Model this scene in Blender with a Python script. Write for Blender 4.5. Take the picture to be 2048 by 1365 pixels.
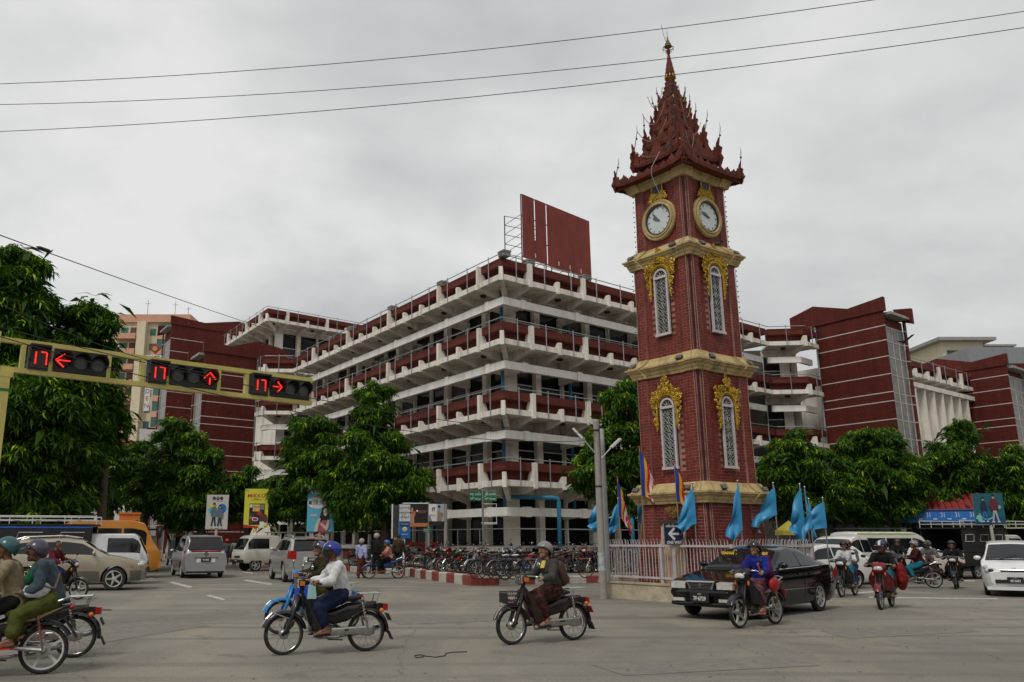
import bpy, bmesh, math, random
import numpy as np
from mathutils import Vector, Matrix, noise as mnoise
R = math.radians
random.seed(7); RNG = np.random.default_rng(7)
SC = bpy.context.scene
COL = SC.collection
for o in list(bpy.data.objects): bpy.data.objects.remove(o)

# ------------------------------------------------------------------ camera
cam = bpy.data.cameras.new('camera'); camo = bpy.data.objects.new('camera', cam); COL.objects.link(camo)
camo.location = (0, 0, 1.6); camo.rotation_euler = (R(90) + math.atan(397.5/1680), 0, 0)
cam.sensor_width = 36; cam.lens = 36*1680/2048; cam.shift_x = 144/2048
cam.clip_end = 4000; cam.clip_start = .1
SC.camera = camo
# ------------------------------------------------------------------ sky: overcast, a cloud deck in front of the daylight sky
W = bpy.data.worlds.new('World'); SC.world = W; W.use_nodes = True
nt = W.node_tree; nt.nodes.clear()
def wn(t, **k):
    n = nt.nodes.new(t)
    for a, b in k.items(): setattr(n, a, b)
    return n
out = wn('ShaderNodeOutputWorld'); bg = wn('ShaderNodeBackground'); bg.inputs[1].default_value = .1
sky = wn('ShaderNodeTexSky', sky_type='NISHITA', sun_disc=False)
sky.sun_elevation = R(52); sky.sun_rotation = R(150); sky.dust_density = 4; sky.air_density = 1.4
tc = wn('ShaderNodeTexCoord'); sep = wn('ShaderNodeSeparateXYZ'); nt.links.new(tc.outputs['Generated'], sep.inputs[0])
def wm(op, a, b=None):
    n = wn('ShaderNodeMath', operation=op)
    for i, v in enumerate((a, b)):
        if v is None: continue
        if isinstance(v, (int, float)): n.inputs[i].default_value = v
        else: nt.links.new(v, n.inputs[i])
    return n.outputs[0]
zc = wm('ADD', wm('MAXIMUM', sep.outputs[2], 0.0), .28)
comb = wn('ShaderNodeCombineXYZ')
nt.links.new(wm('DIVIDE', sep.outputs[0], zc), comb.inputs[0]); nt.links.new(wm('DIVIDE', sep.outputs[1], zc), comb.inputs[1])
comb.inputs[2].default_value = 3.7
n1 = wn('ShaderNodeTexNoise'); n1.inputs['Scale'].default_value = 1.15; n1.inputs['Detail'].default_value = 7; n1.inputs['Roughness'].default_value = .5; n1.inputs['Distortion'].default_value = .25
n2 = wn('ShaderNodeTexNoise'); n2.inputs['Scale'].default_value = 3.1; n2.inputs['Detail'].default_value = 5; n2.inputs['Roughness'].default_value = .5
nt.links.new(comb.outputs[0], n1.inputs[0]); nt.links.new(comb.outputs[0], n2.inputs[0])
mixv = wm('ADD', wm('MULTIPLY', n1.outputs[0], .75), wm('MULTIPLY', n2.outputs[0], .25))
cr = wn('ShaderNodeValToRGB'); nt.links.new(mixv, cr.inputs[0])
e = cr.color_ramp.elements
e[0].position = .36; e[0].color = (4.3, 4.35, 4.42, 1)
e[1].position = .62; e[1].color = (8.2, 8.2, 8.05, 1)
m = e.new(.48); m.color = (6.0, 6.05, 6.05, 1)
mx = wn('ShaderNodeMixRGB'); mx.inputs[0].default_value = .93
nt.links.new(sky.outputs[0], mx.inputs[1]); nt.links.new(cr.outputs[0], mx.inputs[2])
nt.links.new(mx.outputs[0], bg.inputs[0]); nt.links.new(bg.outputs[0], out.inputs[0])
# ------------------------------------------------------------------ sun, soft through the cloud
sl = bpy.data.lights.new('sun', 'SUN'); sl.energy = 1.5; sl.angle = R(14); sl.color = (1, .96, .9)
slo = bpy.data.objects.new('sun', sl); COL.objects.link(slo); slo.rotation_euler = (R(38), 0, R(-30)); slo.location = (0, 0, 40)
vs = SC.view_settings; vs.view_transform = 'Standard'; vs.look = 'None'; vs.exposure = 0; vs.gamma = 1; vs.use_curve_mapping = False
SC.render.engine = 'CYCLES'; SC.cycles.max_bounces = 6; SC.cycles.transparent_max_bounces = 8

# ================================================================== materials
MATS = {}
def mat(name, col, rough=.7, metal=0, var=.15, vs=3., bump=0, bs=40., spec=.4, dirt=None, dirt_amt=0, dscale=1.2, streak=False, emit=None, trans=0, coat=0):
    """plain procedural material: colour with noise variation, optional dirt colour and bump"""
    if name in MATS: return MATS[name]
    m = bpy.data.materials.new(name); m.use_nodes = True; t = m.node_tree; N = t.nodes; L = t.links
    b = N['Principled BSDF']; b.inputs['Roughness'].default_value = rough; b.inputs['Metallic'].default_value = metal
    b.inputs['Specular IOR Level'].default_value = spec
    if coat: b.inputs['Coat Weight'].default_value = coat; b.inputs['Coat Roughness'].default_value = .06
    c = (*col, 1)
    tcn = N.new('ShaderNodeTexCoord'); geo = N.new('ShaderNodeNewGeometry')
    last = None
    if var:
        nz = N.new('ShaderNodeTexNoise'); nz.inputs['Scale'].default_value = vs; nz.inputs['Detail'].default_value = 5; nz.inputs['Roughness'].default_value = .62
        L.new(geo.outputs['Position'], nz.inputs[0])
        mr = N.new('ShaderNodeMapRange'); mr.inputs[1].default_value = .3; mr.inputs[2].default_value = .7; mr.inputs[3].default_value = 1-var; mr.inputs[4].default_value = 1+var
        L.new(nz.outputs[0], mr.inputs[0])
        mu = N.new('ShaderNodeMixRGB'); mu.blend_type = 'MULTIPLY'; mu.inputs[0].default_value = 1; mu.inputs[1].default_value = c
        L.new(mr.outputs[0], mu.inputs[2]); last = mu.outputs[0]
    if dirt:
        nd = N.new('ShaderNodeTexNoise'); nd.inputs['Scale'].default_value = dscale; nd.inputs['Detail'].default_value = 8; nd.inputs['Roughness'].default_value = .68
        if streak:
            mp = N.new('ShaderNodeMapping'); mp.inputs['Scale'].default_value = (1.6, 1.6, .22); L.new(geo.outputs['Position'], mp.inputs[0]); L.new(mp.outputs[0], nd.inputs[0])
        else: L.new(geo.outputs['Position'], nd.inputs[0])
        rr = N.new('ShaderNodeMapRange'); rr.inputs[1].default_value = .48; rr.inputs[2].default_value = .72; rr.inputs[3].default_value = 0; rr.inputs[4].default_value = dirt_amt
        L.new(nd.outputs[0], rr.inputs[0])
        mu = N.new('ShaderNodeMixRGB'); mu.inputs[1].default_value = c; mu.inputs[2].default_value = (*dirt, 1); L.new(rr.outputs[0], mu.inputs[0])
        if last: L.new(last, mu.inputs[1])
        last = mu.outputs[0]
    if last: L.new(last, b.inputs['Base Color'])
    else: b.inputs['Base Color'].default_value = c
    if bump:
        nb = N.new('ShaderNodeTexNoise'); nb.inputs['Scale'].default_value = bs; nb.inputs['Detail'].default_value = 4
        L.new(geo.outputs['Position'], nb.inputs[0])
        bp = N.new('ShaderNodeBump'); bp.inputs['Strength'].default_value = bump; bp.inputs['Distance'].default_value = .02
        L.new(nb.outputs[0], bp.inputs['Height']); L.new(bp.outputs[0], b.inputs['Normal'])
    if emit: b.inputs['Emission Color'].default_value = (*emit[:3], 1); b.inputs['Emission Strength'].default_value = emit[3]
    MATS[name] = m
    return m

# ================================================================== mesh collecting
class MB:
    def __init__(s): s.v = []; s.f = []
    def add(s, vs, fs):
        n = len(s.v); s.v.extend([tuple(p) for p in vs]); s.f.extend([tuple(i+n for i in f) for f in fs]); return s
    def box(s, c, d, rz=0, M=None):
        x, y, z = (k/2 for k in d); vs = [(sx*x, sy*y, sz*z) for sz in (-1, 1) for sy in (-1, 1) for sx in (-1, 1)]
        if rz: ca, sa = math.cos(rz), math.sin(rz); vs = [(a*ca-b*sa, a*sa+b*ca, q) for a, b, q in vs]
        if M is not None: vs = [tuple(M @ Vector(p)) for p in vs]
        vs = [(p[0]+c[0], p[1]+c[1], p[2]+c[2]) for p in vs]
        return s.add(vs, [(0,2,3,1),(4,5,7,6),(0,1,5,4),(1,3,7,5),(3,2,6,7),(2,0,4,6)])
    def b2(s, lo, hi): return s.box([(a+b)/2 for a, b in zip(lo, hi)], [b-a for a, b in zip(lo, hi)])
    def bar(s, a, b, w, h=None, up=(0,0,1)):
        h = h or w; a = Vector(a); b = Vector(b); d = (b-a); L = d.length
        if L < 1e-6: return s
        d.normalize(); u = Vector(up)
        if abs(d.dot(u)) > .99: u = Vector((1,0,0))
        r = d.cross(u).normalized(); u = r.cross(d)
        vs = [p + r*(sx*w/2) + u*(sz*h/2) for p in (a, b) for sx, sz in ((-1,-1),(1,-1),(1,1),(-1,1))]
        return s.add(vs, [(3,2,1,0),(4,5,6,7),(0,1,5,4),(1,2,6,5),(2,3,7,6),(3,0,4,7)])
    def tube(s, pts, r, n=6, cap=True):
        pts = [Vector(p) for p in pts]; rs = r if isinstance(r, (list, tuple)) else [r]*len(pts)
        rings = []; pu = None
        for i, p in enumerate(pts):
            d = (pts[min(i+1, len(pts)-1)] - pts[max(i-1, 0)]).normalized()
            if pu is None: pu = Vector((0,0,1)) if abs(d.z) < .9 else Vector((1,0,0))
            x = d.cross(pu).normalized(); u = x.cross(d).normalized(); pu = u
            rings.append([p + (x*math.cos(k*2*math.pi/n) + u*math.sin(k*2*math.pi/n))*rs[i] for k in range(n)])
        vs = [q for g in rings for q in g]
        fs = [(i*n+k, i*n+(k+1)%n, (i+1)*n+(k+1)%n, (i+1)*n+k) for i in range(len(pts)-1) for k in range(n)]
        if cap: fs += [tuple(reversed(range(n))), tuple(range((len(pts)-1)*n, len(pts)*n))]
        return s.add(vs, fs)
    def lathe(s, prof, c=(0,0,0), n=16, axis='z', a0=0, cap=True):
        """prof: list of (radius, height along axis)"""
        vs = []
        for r, h in prof:
            for k in range(n):
                a = a0+k*2*math.pi/n; x, y = r*math.cos(a), r*math.sin(a)
                p = (x, y, h) if axis == 'z' else (x, h, y) if axis == 'y' else (h, x, y)
                vs.append((p[0]+c[0], p[1]+c[1], p[2]+c[2]))
        m = len(prof); fs = [(i*n+k, i*n+(k+1)%n, (i+1)*n+(k+1)%n, (i+1)*n+k) for i in range(m-1) for k in range(n)]
        if cap and prof[0][0] > 1e-4: fs.append(tuple(reversed(range(n))))
        if cap and prof[-1][0] > 1e-4: fs.append(tuple(range((m-1)*n, m*n)))
        return s.add(vs, fs)
    def ball(s, c, r, n=12, m=8, sc=(1,1,1)):
        pr = [(max(1e-4, math.sin(math.pi*i/m))*1.0, -math.cos(math.pi*i/m)) for i in range(m+1)]
        vs = [(c[0]+r*sc[0]*a*math.cos(2*math.pi*k/n), c[1]+r*sc[1]*a*math.sin(2*math.pi*k/n), c[2]+r*sc[2]*h) for a, h in pr for k in range(n)]
        return s.add(vs, [(i*n+k, i*n+(k+1)%n, (i+1)*n+(k+1)%n, (i+1)*n+k) for i in range(m) for k in range(n)])
    def prism(s, poly, t, M):
        """poly in local x,z; thickness t along local y (centred); M maps to place"""
        n = len(poly); vs = [M @ Vector((x, y, z)) for y in (-t/2, t/2) for x, z in poly]
        return s.add(vs, [tuple(range(n)), tuple(reversed(range(n, 2*n)))] + [(i, i+n, (i+1)%n+n, (i+1)%n) for i in range(n)])
    def grid(s, P):
        """P: rows of points"""
        r, c = len(P), len(P[0])
        return s.add([q for row in P for q in row], [(i*c+j, i*c+j+1, (i+1)*c+j+1, (i+1)*c+j) for i in range(r-1) for j in range(c-1)])
    def sweep(s, prof, pl, close=True):
        """closed profile [(o,z)] swept along plan polyline with mitres; o is to the outward (right-hand) side"""
        rings = []
        for i, p in enumerate(pl):
            m = mitre(pl, i); rings.append([(p[0]+m[0]*o, p[1]+m[1]*o, z) for o, z in prof])
        n = len(prof); vs = [q for g in rings for q in g]
        fs = [(i*n+k, (i+1)*n+k, (i+1)*n+(k+1)%n, i*n+(k+1)%n) for i in range(len(pl)-1) for k in range(n)]
        fs += [tuple(range(n)), tuple(reversed(range((len(pl)-1)*n, len(pl)*n)))]
        return s.add(vs, fs)
    def mesh(s, name, m=None, smooth=False):
        me = bpy.data.meshes.new(name); me.from_pydata([tuple(p) for p in s.v], [], s.f)
        if m: me.materials.append(m)
        if smooth: me.polygons.foreach_set('use_smooth', [True]*len(me.polygons))
        return me
    def build(s, name, m, parent=None, smooth=False, loc=None, flip=True, sharp=None, world=False):
        if world and parent is not None:
            q = parent.location; s.v = [(a-q.x, b-q.y, c-q.z) for a, b, c in s.v]
        me = s.mesh(name, m, smooth)
        if flip: fixn(me)
        if smooth and sharp: me.set_sharp_from_angle(angle=R(sharp))
        o = bpy.data.objects.new(name, me); COL.objects.link(o)
        if parent is not None: o.parent = parent
        if loc: o.location = loc
        return o
def fixn(me):
    bm = bmesh.new(); bm.from_mesh(me); bmesh.ops.recalc_face_normals(bm, faces=bm.faces); bm.to_mesh(me); bm.free()
def seg_n(a, b):
    d = Vector((b[0]-a[0], b[1]-a[1])).normalized(); return Vector((d.y, -d.x))
def mitre(pl, i):
    if i == 0: return seg_n(pl[0], pl[1])
    if i == len(pl)-1: return seg_n(pl[-2], pl[-1])
    a, b = seg_n(pl[i-1], pl[i]), seg_n(pl[i], pl[i+1]); m = (a+b); return m/ (1+a.dot(b))
def offset(pl, o): return [(p[0]+mitre(pl, i).x*o, p[1]+mitre(pl, i).y*o) for i, p in enumerate(pl)]
def link(o, parent=None):
    COL.objects.link(o)
    if parent is not None: o.parent = parent
    return o
def inst(me, name, parent=None, loc=(0,0,0), rot=(0,0,0), sc=(1,1,1)):
    o = bpy.data.objects.new(name, me); COL.objects.link(o)
    if parent is not None: o.parent = parent
    o.location = loc; o.rotation_euler = rot; o.scale = sc
    return o
def tag(o, label=None, cat=None, group=None, kind=None):
    if label: o['label'] = label
    if cat: o['category'] = cat
    if group: o['group'] = group
    if kind: o['kind'] = kind
    return o
def thing(name, label, cat, loc=(0,0,0), rz=0, group=None):
    o = bpy.data.objects.new(name, None); o.empty_display_size = .2; COL.objects.link(o); o.location = loc; o.rotation_euler = (0,0,rz)
    return tag(o, label, cat, group)
def copy_tree(o, parent=None):
    c = o.copy(); COL.objects.link(c); c.parent = parent
    for ch in o.children: copy_tree(ch, c)
    return c
FONT = None
def text_mesh(txt, size=1, ext=.003, align='CENTER', xs=1, bold=0):
    cu = bpy.data.curves.new('lettering', 'FONT'); cu.body = txt; cu.size = size; cu.extrude = ext; cu.align_x = align; cu.align_y = 'CENTER'; cu.offset = bold; cu.resolution_u = 2
    o = bpy.data.objects.new('lettering', cu)
    me = ev_mesh(o); bpy.data.objects.remove(o)
    if xs != 1: me.transform(Matrix.Diagonal((xs, 1, 1, 1)))
    return me
def lettering(txt, size, m, parent, loc, rot, xs=1, bold=0, name='lettering', ext=.003):
    """flat raised letters; text lies in local xy, facing +z before rot"""
    me = text_mesh(txt, size, ext, xs=xs, bold=bold); me.materials.clear(); me.materials.append(m)
    return inst(me, name, parent, loc, rot)
TMP = bpy.data.scenes.new('workbench')
def ev_mesh(o, extra=()):
    """evaluated mesh of an object with modifiers, worked out in a scratch scene"""
    for q in (o, *extra): TMP.collection.objects.link(q)
    vl = TMP.view_layers[0]; vl.update()
    me = bpy.data.meshes.new_from_object(o.evaluated_get(vl.depsgraph))
    for q in (o, *extra): TMP.collection.objects.unlink(q)
    return me
# pixel (2048-wide photograph) to place, used to lay things out at their real positions
PIT = math.atan(397.5/1680)
def ray(x, y):
    a = (x-880)/1680; b = -(y-682.5)/1680
    return Vector((a, math.cos(PIT)-b*math.sin(PIT), math.sin(PIT)+b*math.cos(PIT)))
def gnd(x, y, z=0):
    r = ray(x, y); return Vector((0,0,1.6)) + r*((z-1.6)/r.z)
def atY(x, y, Y):
    r = ray(x, y); return Vector((0,0,1.6)) + r*(Y/r.y)

# ------------------------------------------------------------------ shared materials
M_white = mat('painted_concrete', (.80,.76,.68), .8, var=.07, dirt=(.28,.23,.17), dirt_amt=.62, dscale=1.3, streak=True, bump=.15)
M_shade = mat('clean_white_paint', (.82,.80,.75), .75, var=.05, dirt=(.40,.36,.29), dirt_amt=.4, dscale=1.1, streak=True)
M_grey = mat('bare_concrete', (.36,.34,.31), .85, var=.16, dirt=(.14,.125,.11), dirt_amt=.7, streak=True, bump=.2)
M_redp = mat('red_parapet', (.135,.033,.024), .7, spec=.15, var=.2, dirt=(.07,.02,.018), dirt_amt=.6, streak=True)
M_glass = mat('dark_window', (.010,.010,.010), .15, var=.5, vs=.6, spec=.10)
M_steel = mat('galvanised_pipe', (.34,.35,.36), .45, metal=.7, var=.2, vs=8)
M_dark = mat('black_metal', (.02,.02,.021), .5, var=.2)
M_rubber = mat('rubber', (.018,.018,.019), .8, var=.2, vs=20, dirt=(.12,.1,.08), dirt_amt=.5, dscale=9)
M_chrome = mat('chrome', (.50,.50,.50), .22, metal=1, var=.08)
M_alu = mat('dull_aluminium', (.42,.41,.39), .38, metal=.9, var=.2, vs=14)
M_bluepipe = mat('blue_pipe', (.03,.20,.33), .5, var=.12)
M_whitep = mat('white_paint', (.72,.72,.70), .5, var=.08, dirt=(.35,.31,.26), dirt_amt=.5, dscale=3)
# ================================================================== ground and road
def asphalt():
    m = bpy.data.materials.new('asphalt'); m.use_nodes = True; t = m.node_tree; N = t.nodes; L = t.links; b = N['Principled BSDF']
    b.inputs['Roughness'].default_value = .82; b.inputs['Specular IOR Level'].default_value = .3
    geo = N.new('ShaderNodeNewGeometry')
    def noise(sc, det, ro, dis=0, mp=None):
        n = N.new('ShaderNodeTexNoise'); n.inputs['Scale'].default_value = sc; n.inputs['Detail'].default_value = det; n.inputs['Roughness'].default_value = ro; n.inputs['Distortion'].default_value = dis
        if mp:
            q = N.new('ShaderNodeMapping'); q.inputs['Scale'].default_value = mp; q.inputs['Rotation'].default_value = (0,0,.3); L.new(geo.outputs['Position'], q.inputs[0]); L.new(q.outputs[0], n.inputs[0])
        else: L.new(geo.outputs['Position'], n.inputs[0])
        return n.outputs[0]
    def mr(v, a, bb, c, d):
        n = N.new('ShaderNodeMapRange'); L.new(v, n.inputs[0])
        for i, k in enumerate((a, bb, c, d)): n.inputs[i+1].default_value = k
        return n.outputs[0]
    def mix(f, a, bb, bt='MIX'):
        n = N.new('ShaderNodeMixRGB'); n.blend_type = bt
        if isinstance(f, float): n.inputs[0].default_value = f
        else: L.new(f, n.inputs[0])
        for i, k in ((1, a), (2, bb)):
            if isinstance(k, tuple): n.inputs[i].default_value = (*k, 1)
            else: L.new(k, n.inputs[i])
        return n.outputs[0]
    big = mr(noise(.13, 6, .62, .9), .40, .60, 0, 1)
    c = mix(big, (.180,.165,.138), (.255,.234,.194))
    dust = mr(noise(.42, 6, .65, .8, (1, .35, 1)), .5, .75, 0, .75)
    c = mix(dust, c, (.32,.28,.215))
    tyre = mr(noise(.5, 6, .6, .5, (.12, 2.2, 1)), .50, .62, 0, .8)
    c = mix(tyre, c, (.150,.139,.120))
    fine = mr(noise(38, 5, .75), .3, .7, .62, 1.38)
    c = mix(1.0, c, fine, 'MULTIPLY')
    stain = mr(noise(.9, 7, .7, .4), .57, .70, 0, .75)
    c = mix(stain, c, (.115,.106,.09))
    v = N.new('ShaderNodeTexVoronoi'); v.feature = 'DISTANCE_TO_EDGE'; v.inputs['Scale'].default_value = .16
    w = N.new('ShaderNodeTexNoise'); w.inputs['Scale'].default_value = .9; w.inputs['Detail'].default_value = 6; L.new(geo.outputs['Position'], w.inputs[0])
    ad = N.new('ShaderNodeMixRGB'); ad.blend_type = 'ADD'; ad.inputs[0].default_value = 1.6; L.new(geo.outputs['Position'], ad.inputs[1]); L.new(w.outputs['Color'], ad.inputs[2]); L.new(ad.outputs[0], v.inputs[0])
    crack = mr(v.outputs[0], .0, .0035, .5, 0)
    spk = mr(noise(9, 4, .8), .66, .74, 0, .5)
    c = mix(spk, c, (.10,.09,.075))
    c = mix(crack, c, (.09,.08,.064))
    L.new(c, b.inputs['Base Color'])
    bp = N.new('ShaderNodeBump'); bp.inputs['Strength'].default_value = .35; bp.inputs['Distance'].default_value = .01
    L.new(noise(90, 3, .7), bp.inputs['Height']); L.new(bp.outputs[0], b.inputs['Normal'])
    return m
def plane_poly(name, pts, z, m, kind='structure', parent=None):
    o = MB().add([(x, y, z) for x, y in pts], [tuple(range(len(pts)))]).build(name, m, parent)
    if kind: o['kind'] = kind
    return o
tag(MB().add([(-900,-300,0),(900,-300,0),(900,1500,0),(-900,1500,0)], [(0,1,2,3)]).build('road', asphalt(), flip=False), 'grey dusty asphalt of the crossroads', None, None, 'structure')

M_paint = mat('worn_road_paint', (.50,.48,.44), .8, var=.3, vs=12, dirt=(.15,.135,.115), dirt_amt=.95, dscale=2.2)
marks = bpy.data.objects.new('road_markings', None); COL.objects.link(marks); marks['kind'] = 'structure'
def mark(px):
    P = [gnd(x, y) for x, y in px]
    MB().add([(p.x, p.y, .004) for p in P], [tuple(range(len(P)))]).build('painted_line', M_paint, marks)
for q in ([(280,1150),(308,1156),(303,1158),(274,1152)], [(345,1164),(386,1174),(379,1176.5),(338,1166)], [(494,1160),(545,1168),(540,1170.5),(487,1162)],
          [(478,1142),(507,1146),(504,1148),(474,1143.5)], [(420,1190),(452,1199),(445,1201),(412,1192)],
          [(1738,1194),(1995,1197),(1995,1199),(1738,1196.5)], [(1700,1187),(1745,1183),(1750,1185),(1706,1189)], [(1740,1162),(1762,1160),(1764,1161.5),(1742,1164)], [(1905,1160),(1950,1162),(1950,1164),(1905,1162)]):
    mark(q)
M_iron = mat('rusty_iron', (.06,.048,.04), .7, var=.3, dirt=(.14,.09,.06), dirt_amt=.6, dscale=8)
P = [gnd(*q) for q in ((180,1218),(222,1219),(224,1222),(182,1221))]
tag(MB().add([(p.x, p.y, .006) for p in P], [(0,1,2,3)]).build('drain_cover', M_iron), 'dark iron drain strip set in the asphalt beside the left motorbikes', 'drain cover')

# ------------------------------------------------------------------ plan of the market block
CE = Vector((3.18, 41.9))                                    # balcony edge at the street corner
UL = Vector((math.sin(R(-31)), math.cos(R(-31)))); UR = Vector((math.sin(R(52)), math.cos(R(52))))
NL = Vector((-UL.y, UL.x)); NR = Vector((UR.y, -UR.x))       # outward normals of the two fronts
# ------------------------------------------------------------------ raised pavement round the block
M_pave = mat('dusty_pavement', (.24,.205,.16), .9, var=.22, dirt=(.15,.12,.085), dirt_amt=.8, dscale=.9, bump=.5, bs=14)
kl = [Vector((-1.45, 39.9)) + UL*t for t in (70, 40, 20, 8)] + [Vector(p) for p in ((-1.45,39.9),(-.2,35.4),(1.25,31.3),(1.9,31.6),(6.2,33.6),(9.5,35.6))]
pv = kl + [Vector((9.5,35.6)) + UR*t for t in (10, 25, 45, 80)]
MBp = MB(); n = len(pv); inner = [Vector((20,90)) for _ in pv]
Z_PAVE = .22
MBp.add([(p.x, p.y, Z_PAVE) for p in pv] + [(60, 200, Z_PAVE), (-60, 200, Z_PAVE)], [tuple(range(n+2))])
tag(MBp.build('pavement', M_pave), 'dusty raised pavement round the market block', None, None, 'structure')
M_kr = mat('kerb_red', (.24,.045,.035), .8, var=.2, vs=9, dirt=(.17,.13,.10), dirt_amt=.6, dscale=4)
M_kw = mat('kerb_white', (.50,.47,.41), .8, var=.15, vs=9, dirt=(.22,.18,.14), dirt_amt=.7, dscale=4)
kerb = bpy.data.objects.new('kerb', None); COL.objects.link(kerb); kerb['kind'] = 'structure'
def kerb_run(a, b, h, w, step, k0=0):
    a = Vector(a); b = Vector(b); L = (b-a).length; n = max(1, round(L/step)); d = (b-a)/n
    ang = math.atan2(d.y, d.x); s = d.length
    for i in range(n):
        c = a + d*(i+.5)
        o = MB()
        hh, ww = h, w/2
        prof = [(-ww, 0), (ww, 0), (ww, hh-.03), (ww-.03, hh), (-ww+.03, hh), (-ww, hh-.03)]
        L2 = s/2-.006
        vs = [(x, y, z) for x in (-L2, L2) for y, z in prof]
        o.add(vs, [tuple(range(6)), tuple(range(11, 5, -1))] + [(j, j+6, (j+1) % 6+6, (j+1) % 6) for j in range(6)])
        q = o.build('kerb_stone', M_kr if (i+k0) % 2 else M_kw, kerb); q.location = (c.x, c.y, 0); q.rotation_euler = (0, 0, ang)
kerb_run((-1.45,39.9), (-.2,35.4), .36, .3, .9); kerb_run((-.2,35.4), (1.25,31.3), .36, .3, .9, 1)
kerb_run((1.40,31.36), (6.2,33.6), .27, .25, .8, 1); kerb_run((6.2,33.6), (9.5,35.6), .27, .25, .8)
for i in range(4, 0, -1): kerb_run(kl[i-1], kl[i], .27, .25, 1.0)
kerb_run((9.5,35.6), Vector((9.5,35.6))+UR*42, .27, .25, 1.0)

# ================================================================== market building
LV = [1.95, 5.43, 9.0, 12.63, 16.08]           # parapet tops
BAY = 2.1
M_tile = bpy.data.materials.new('red_wall_tile')
def _tile(m, c1, c2, cm, bw, bh):
    m.use_nodes = True; N = m.node_tree.nodes; L = m.node_tree.links; b = N['Principled BSDF']; b.inputs['Roughness'].default_value = .6; b.inputs['Specular IOR Level'].default_value = .12
    tcn = N.new('ShaderNodeTexCoord'); br = N.new('ShaderNodeTexBrick'); br.offset = 0
    br.inputs['Color1'].default_value = (*c1, 1); br.inputs['Color2'].default_value = (*c2, 1); br.inputs['Mortar'].default_value = (*cm, 1)
    br.inputs['Scale'].default_value = 1; br.inputs['Mortar Size'].default_value = .006; br.inputs['Brick Width'].default_value = bw; br.inputs['Row Height'].default_value = bh
    geo = N.new('ShaderNodeNewGeometry'); sp = N.new('ShaderNodeSeparateXYZ'); cb = N.new('ShaderNodeCombineXYZ'); ad = N.new('ShaderNodeMath'); ad.operation = 'ADD'
    L.new(geo.outputs['Position'], sp.inputs[0]); L.new(sp.outputs[0], ad.inputs[0]); L.new(sp.outputs[1], ad.inputs[1]); L.new(ad.outputs[0], cb.inputs[0]); L.new(sp.outputs[2], cb.inputs[1])
    L.new(cb.outputs[0], br.inputs[0])
    nz = N.new('ShaderNodeTexNoise'); nz.inputs['Scale'].default_value = .9; nz.inputs['Detail'].default_value = 8; nz.inputs['Roughness'].default_value = .7
    mp = N.new('ShaderNodeMapping'); mp.inputs['Scale'].default_value = (1.5,1.5,.3); L.new(geo.outputs['Position'], mp.inputs[0]); L.new(mp.outputs[0], nz.inputs[0])
    mr = N.new('ShaderNodeMapRange'); mr.inputs[1].default_value = .3; mr.inputs[2].default_value = .7; mr.inputs[3].default_value = .75; mr.inputs[4].default_value = 1.25; L.new(nz.outputs[0], mr.inputs[0])
    mu = N.new('ShaderNodeMixRGB'); mu.blend_type = 'MULTIPLY'; mu.inputs[0].default_value = 1; L.new(br.outputs[0], mu.inputs[1]); L.new(mr.outputs[0], mu.inputs[2])
    # chipped tiles
    vz = N.new('ShaderNodeTexNoise'); vz.inputs['Scale'].default_value = 5; vz.inputs['Detail'].default_value = 3; L.new(geo.outputs['Position'], vz.inputs[0])
    m2 = N.new('ShaderNodeMapRange'); m2.inputs[1].default_value = .735; m2.inputs[2].default_value = .75; m2.inputs[3].default_value = 0; m2.inputs[4].default_value = .7; L.new(vz.outputs[0], m2.inputs[0])
    m3 = N.new('ShaderNodeMixRGB'); L.new(m2.outputs[0], m3.inputs[0]); L.new(mu.outputs[0], m3.inputs[1]); m3.inputs[2].default_value = (.42,.36,.32,1)
    L.new(m3.outputs[0], b.inputs['Base Color'])
_tile(M_tile, (.118,.024,.017), (.095,.019,.014), (.06,.016,.012), .22, .08)

def fin_mesh(h, w, dep, name='bracket'):
    # stands on the balcony edge; local +x along front, -y outwards
    o = MB(); pr = [(-.42, .0), (-.42, h*.35), (-.10, h), (.10, h), (.10, -.1), (-.3, -.1)]
    vs = [(x, -y, z) for x in (-w/2, w/2) for y, z in pr]; n = len(pr)
    o.add(vs, [tuple(range(n)), tuple(reversed(range(n, 2*n)))] + [(i, i+n, (i+1)%n+n, (i+1)%n) for i in range(n)])
    me = o.mesh(name, M_white); fixn(me); return me
FIN_T = fin_mesh(1.20, .23, .5); FIN_S = fin_mesh(.58, .19, .4)
def beam_mesh():
    pr = [(-2.0, .0), (.0, .0), (.0, -.12), (-1.95, -.72)]; o = MB(); w = .22
    vs = [(x, -y, z) for x in (-w/2, w/2) for y, z in pr]
    o.add(vs, [(0,1,2,3),(7,6,5,4)] + [(i, i+4, (i+1)%4+4, (i+1)%4) for i in range(4)]); me = o.mesh('cantilever_beam', M_white); fixn(me); return me
BEAM = beam_mesh()
LAMPM = MB().lathe([(.17,0),(.2,-.05),(.15,-.13),(.001,-.14)], n=12).mesh('ceiling_lamp', mat('old_lamp', (.05,.05,.05), .6), True)
def post_mesh(h):
    o = MB(); o.tube([(0,.16,.02),(0,-.06,-.02),(0,-.06,h)], .028, 6); return o.mesh('rail_post', M_steel)
POST = post_mesh(1.42)
def pane_mesh(w, h, name='pane'): return MB().box((0,0,h/2), (w, .02, h)).mesh(name, M_glass)
PANES = {}; PRND = random.Random(4)
PALT = [mat('brown_blind', (.035,.027,.022), .5, var=.3), mat('grey_curtain', (.06,.057,.05), .7, var=.3), mat('green_shutter', (.04,.065,.06), .6, var=.3), mat('dusty_pane', (.035,.035,.034), .3, var=.4, spec=.2)]
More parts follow.
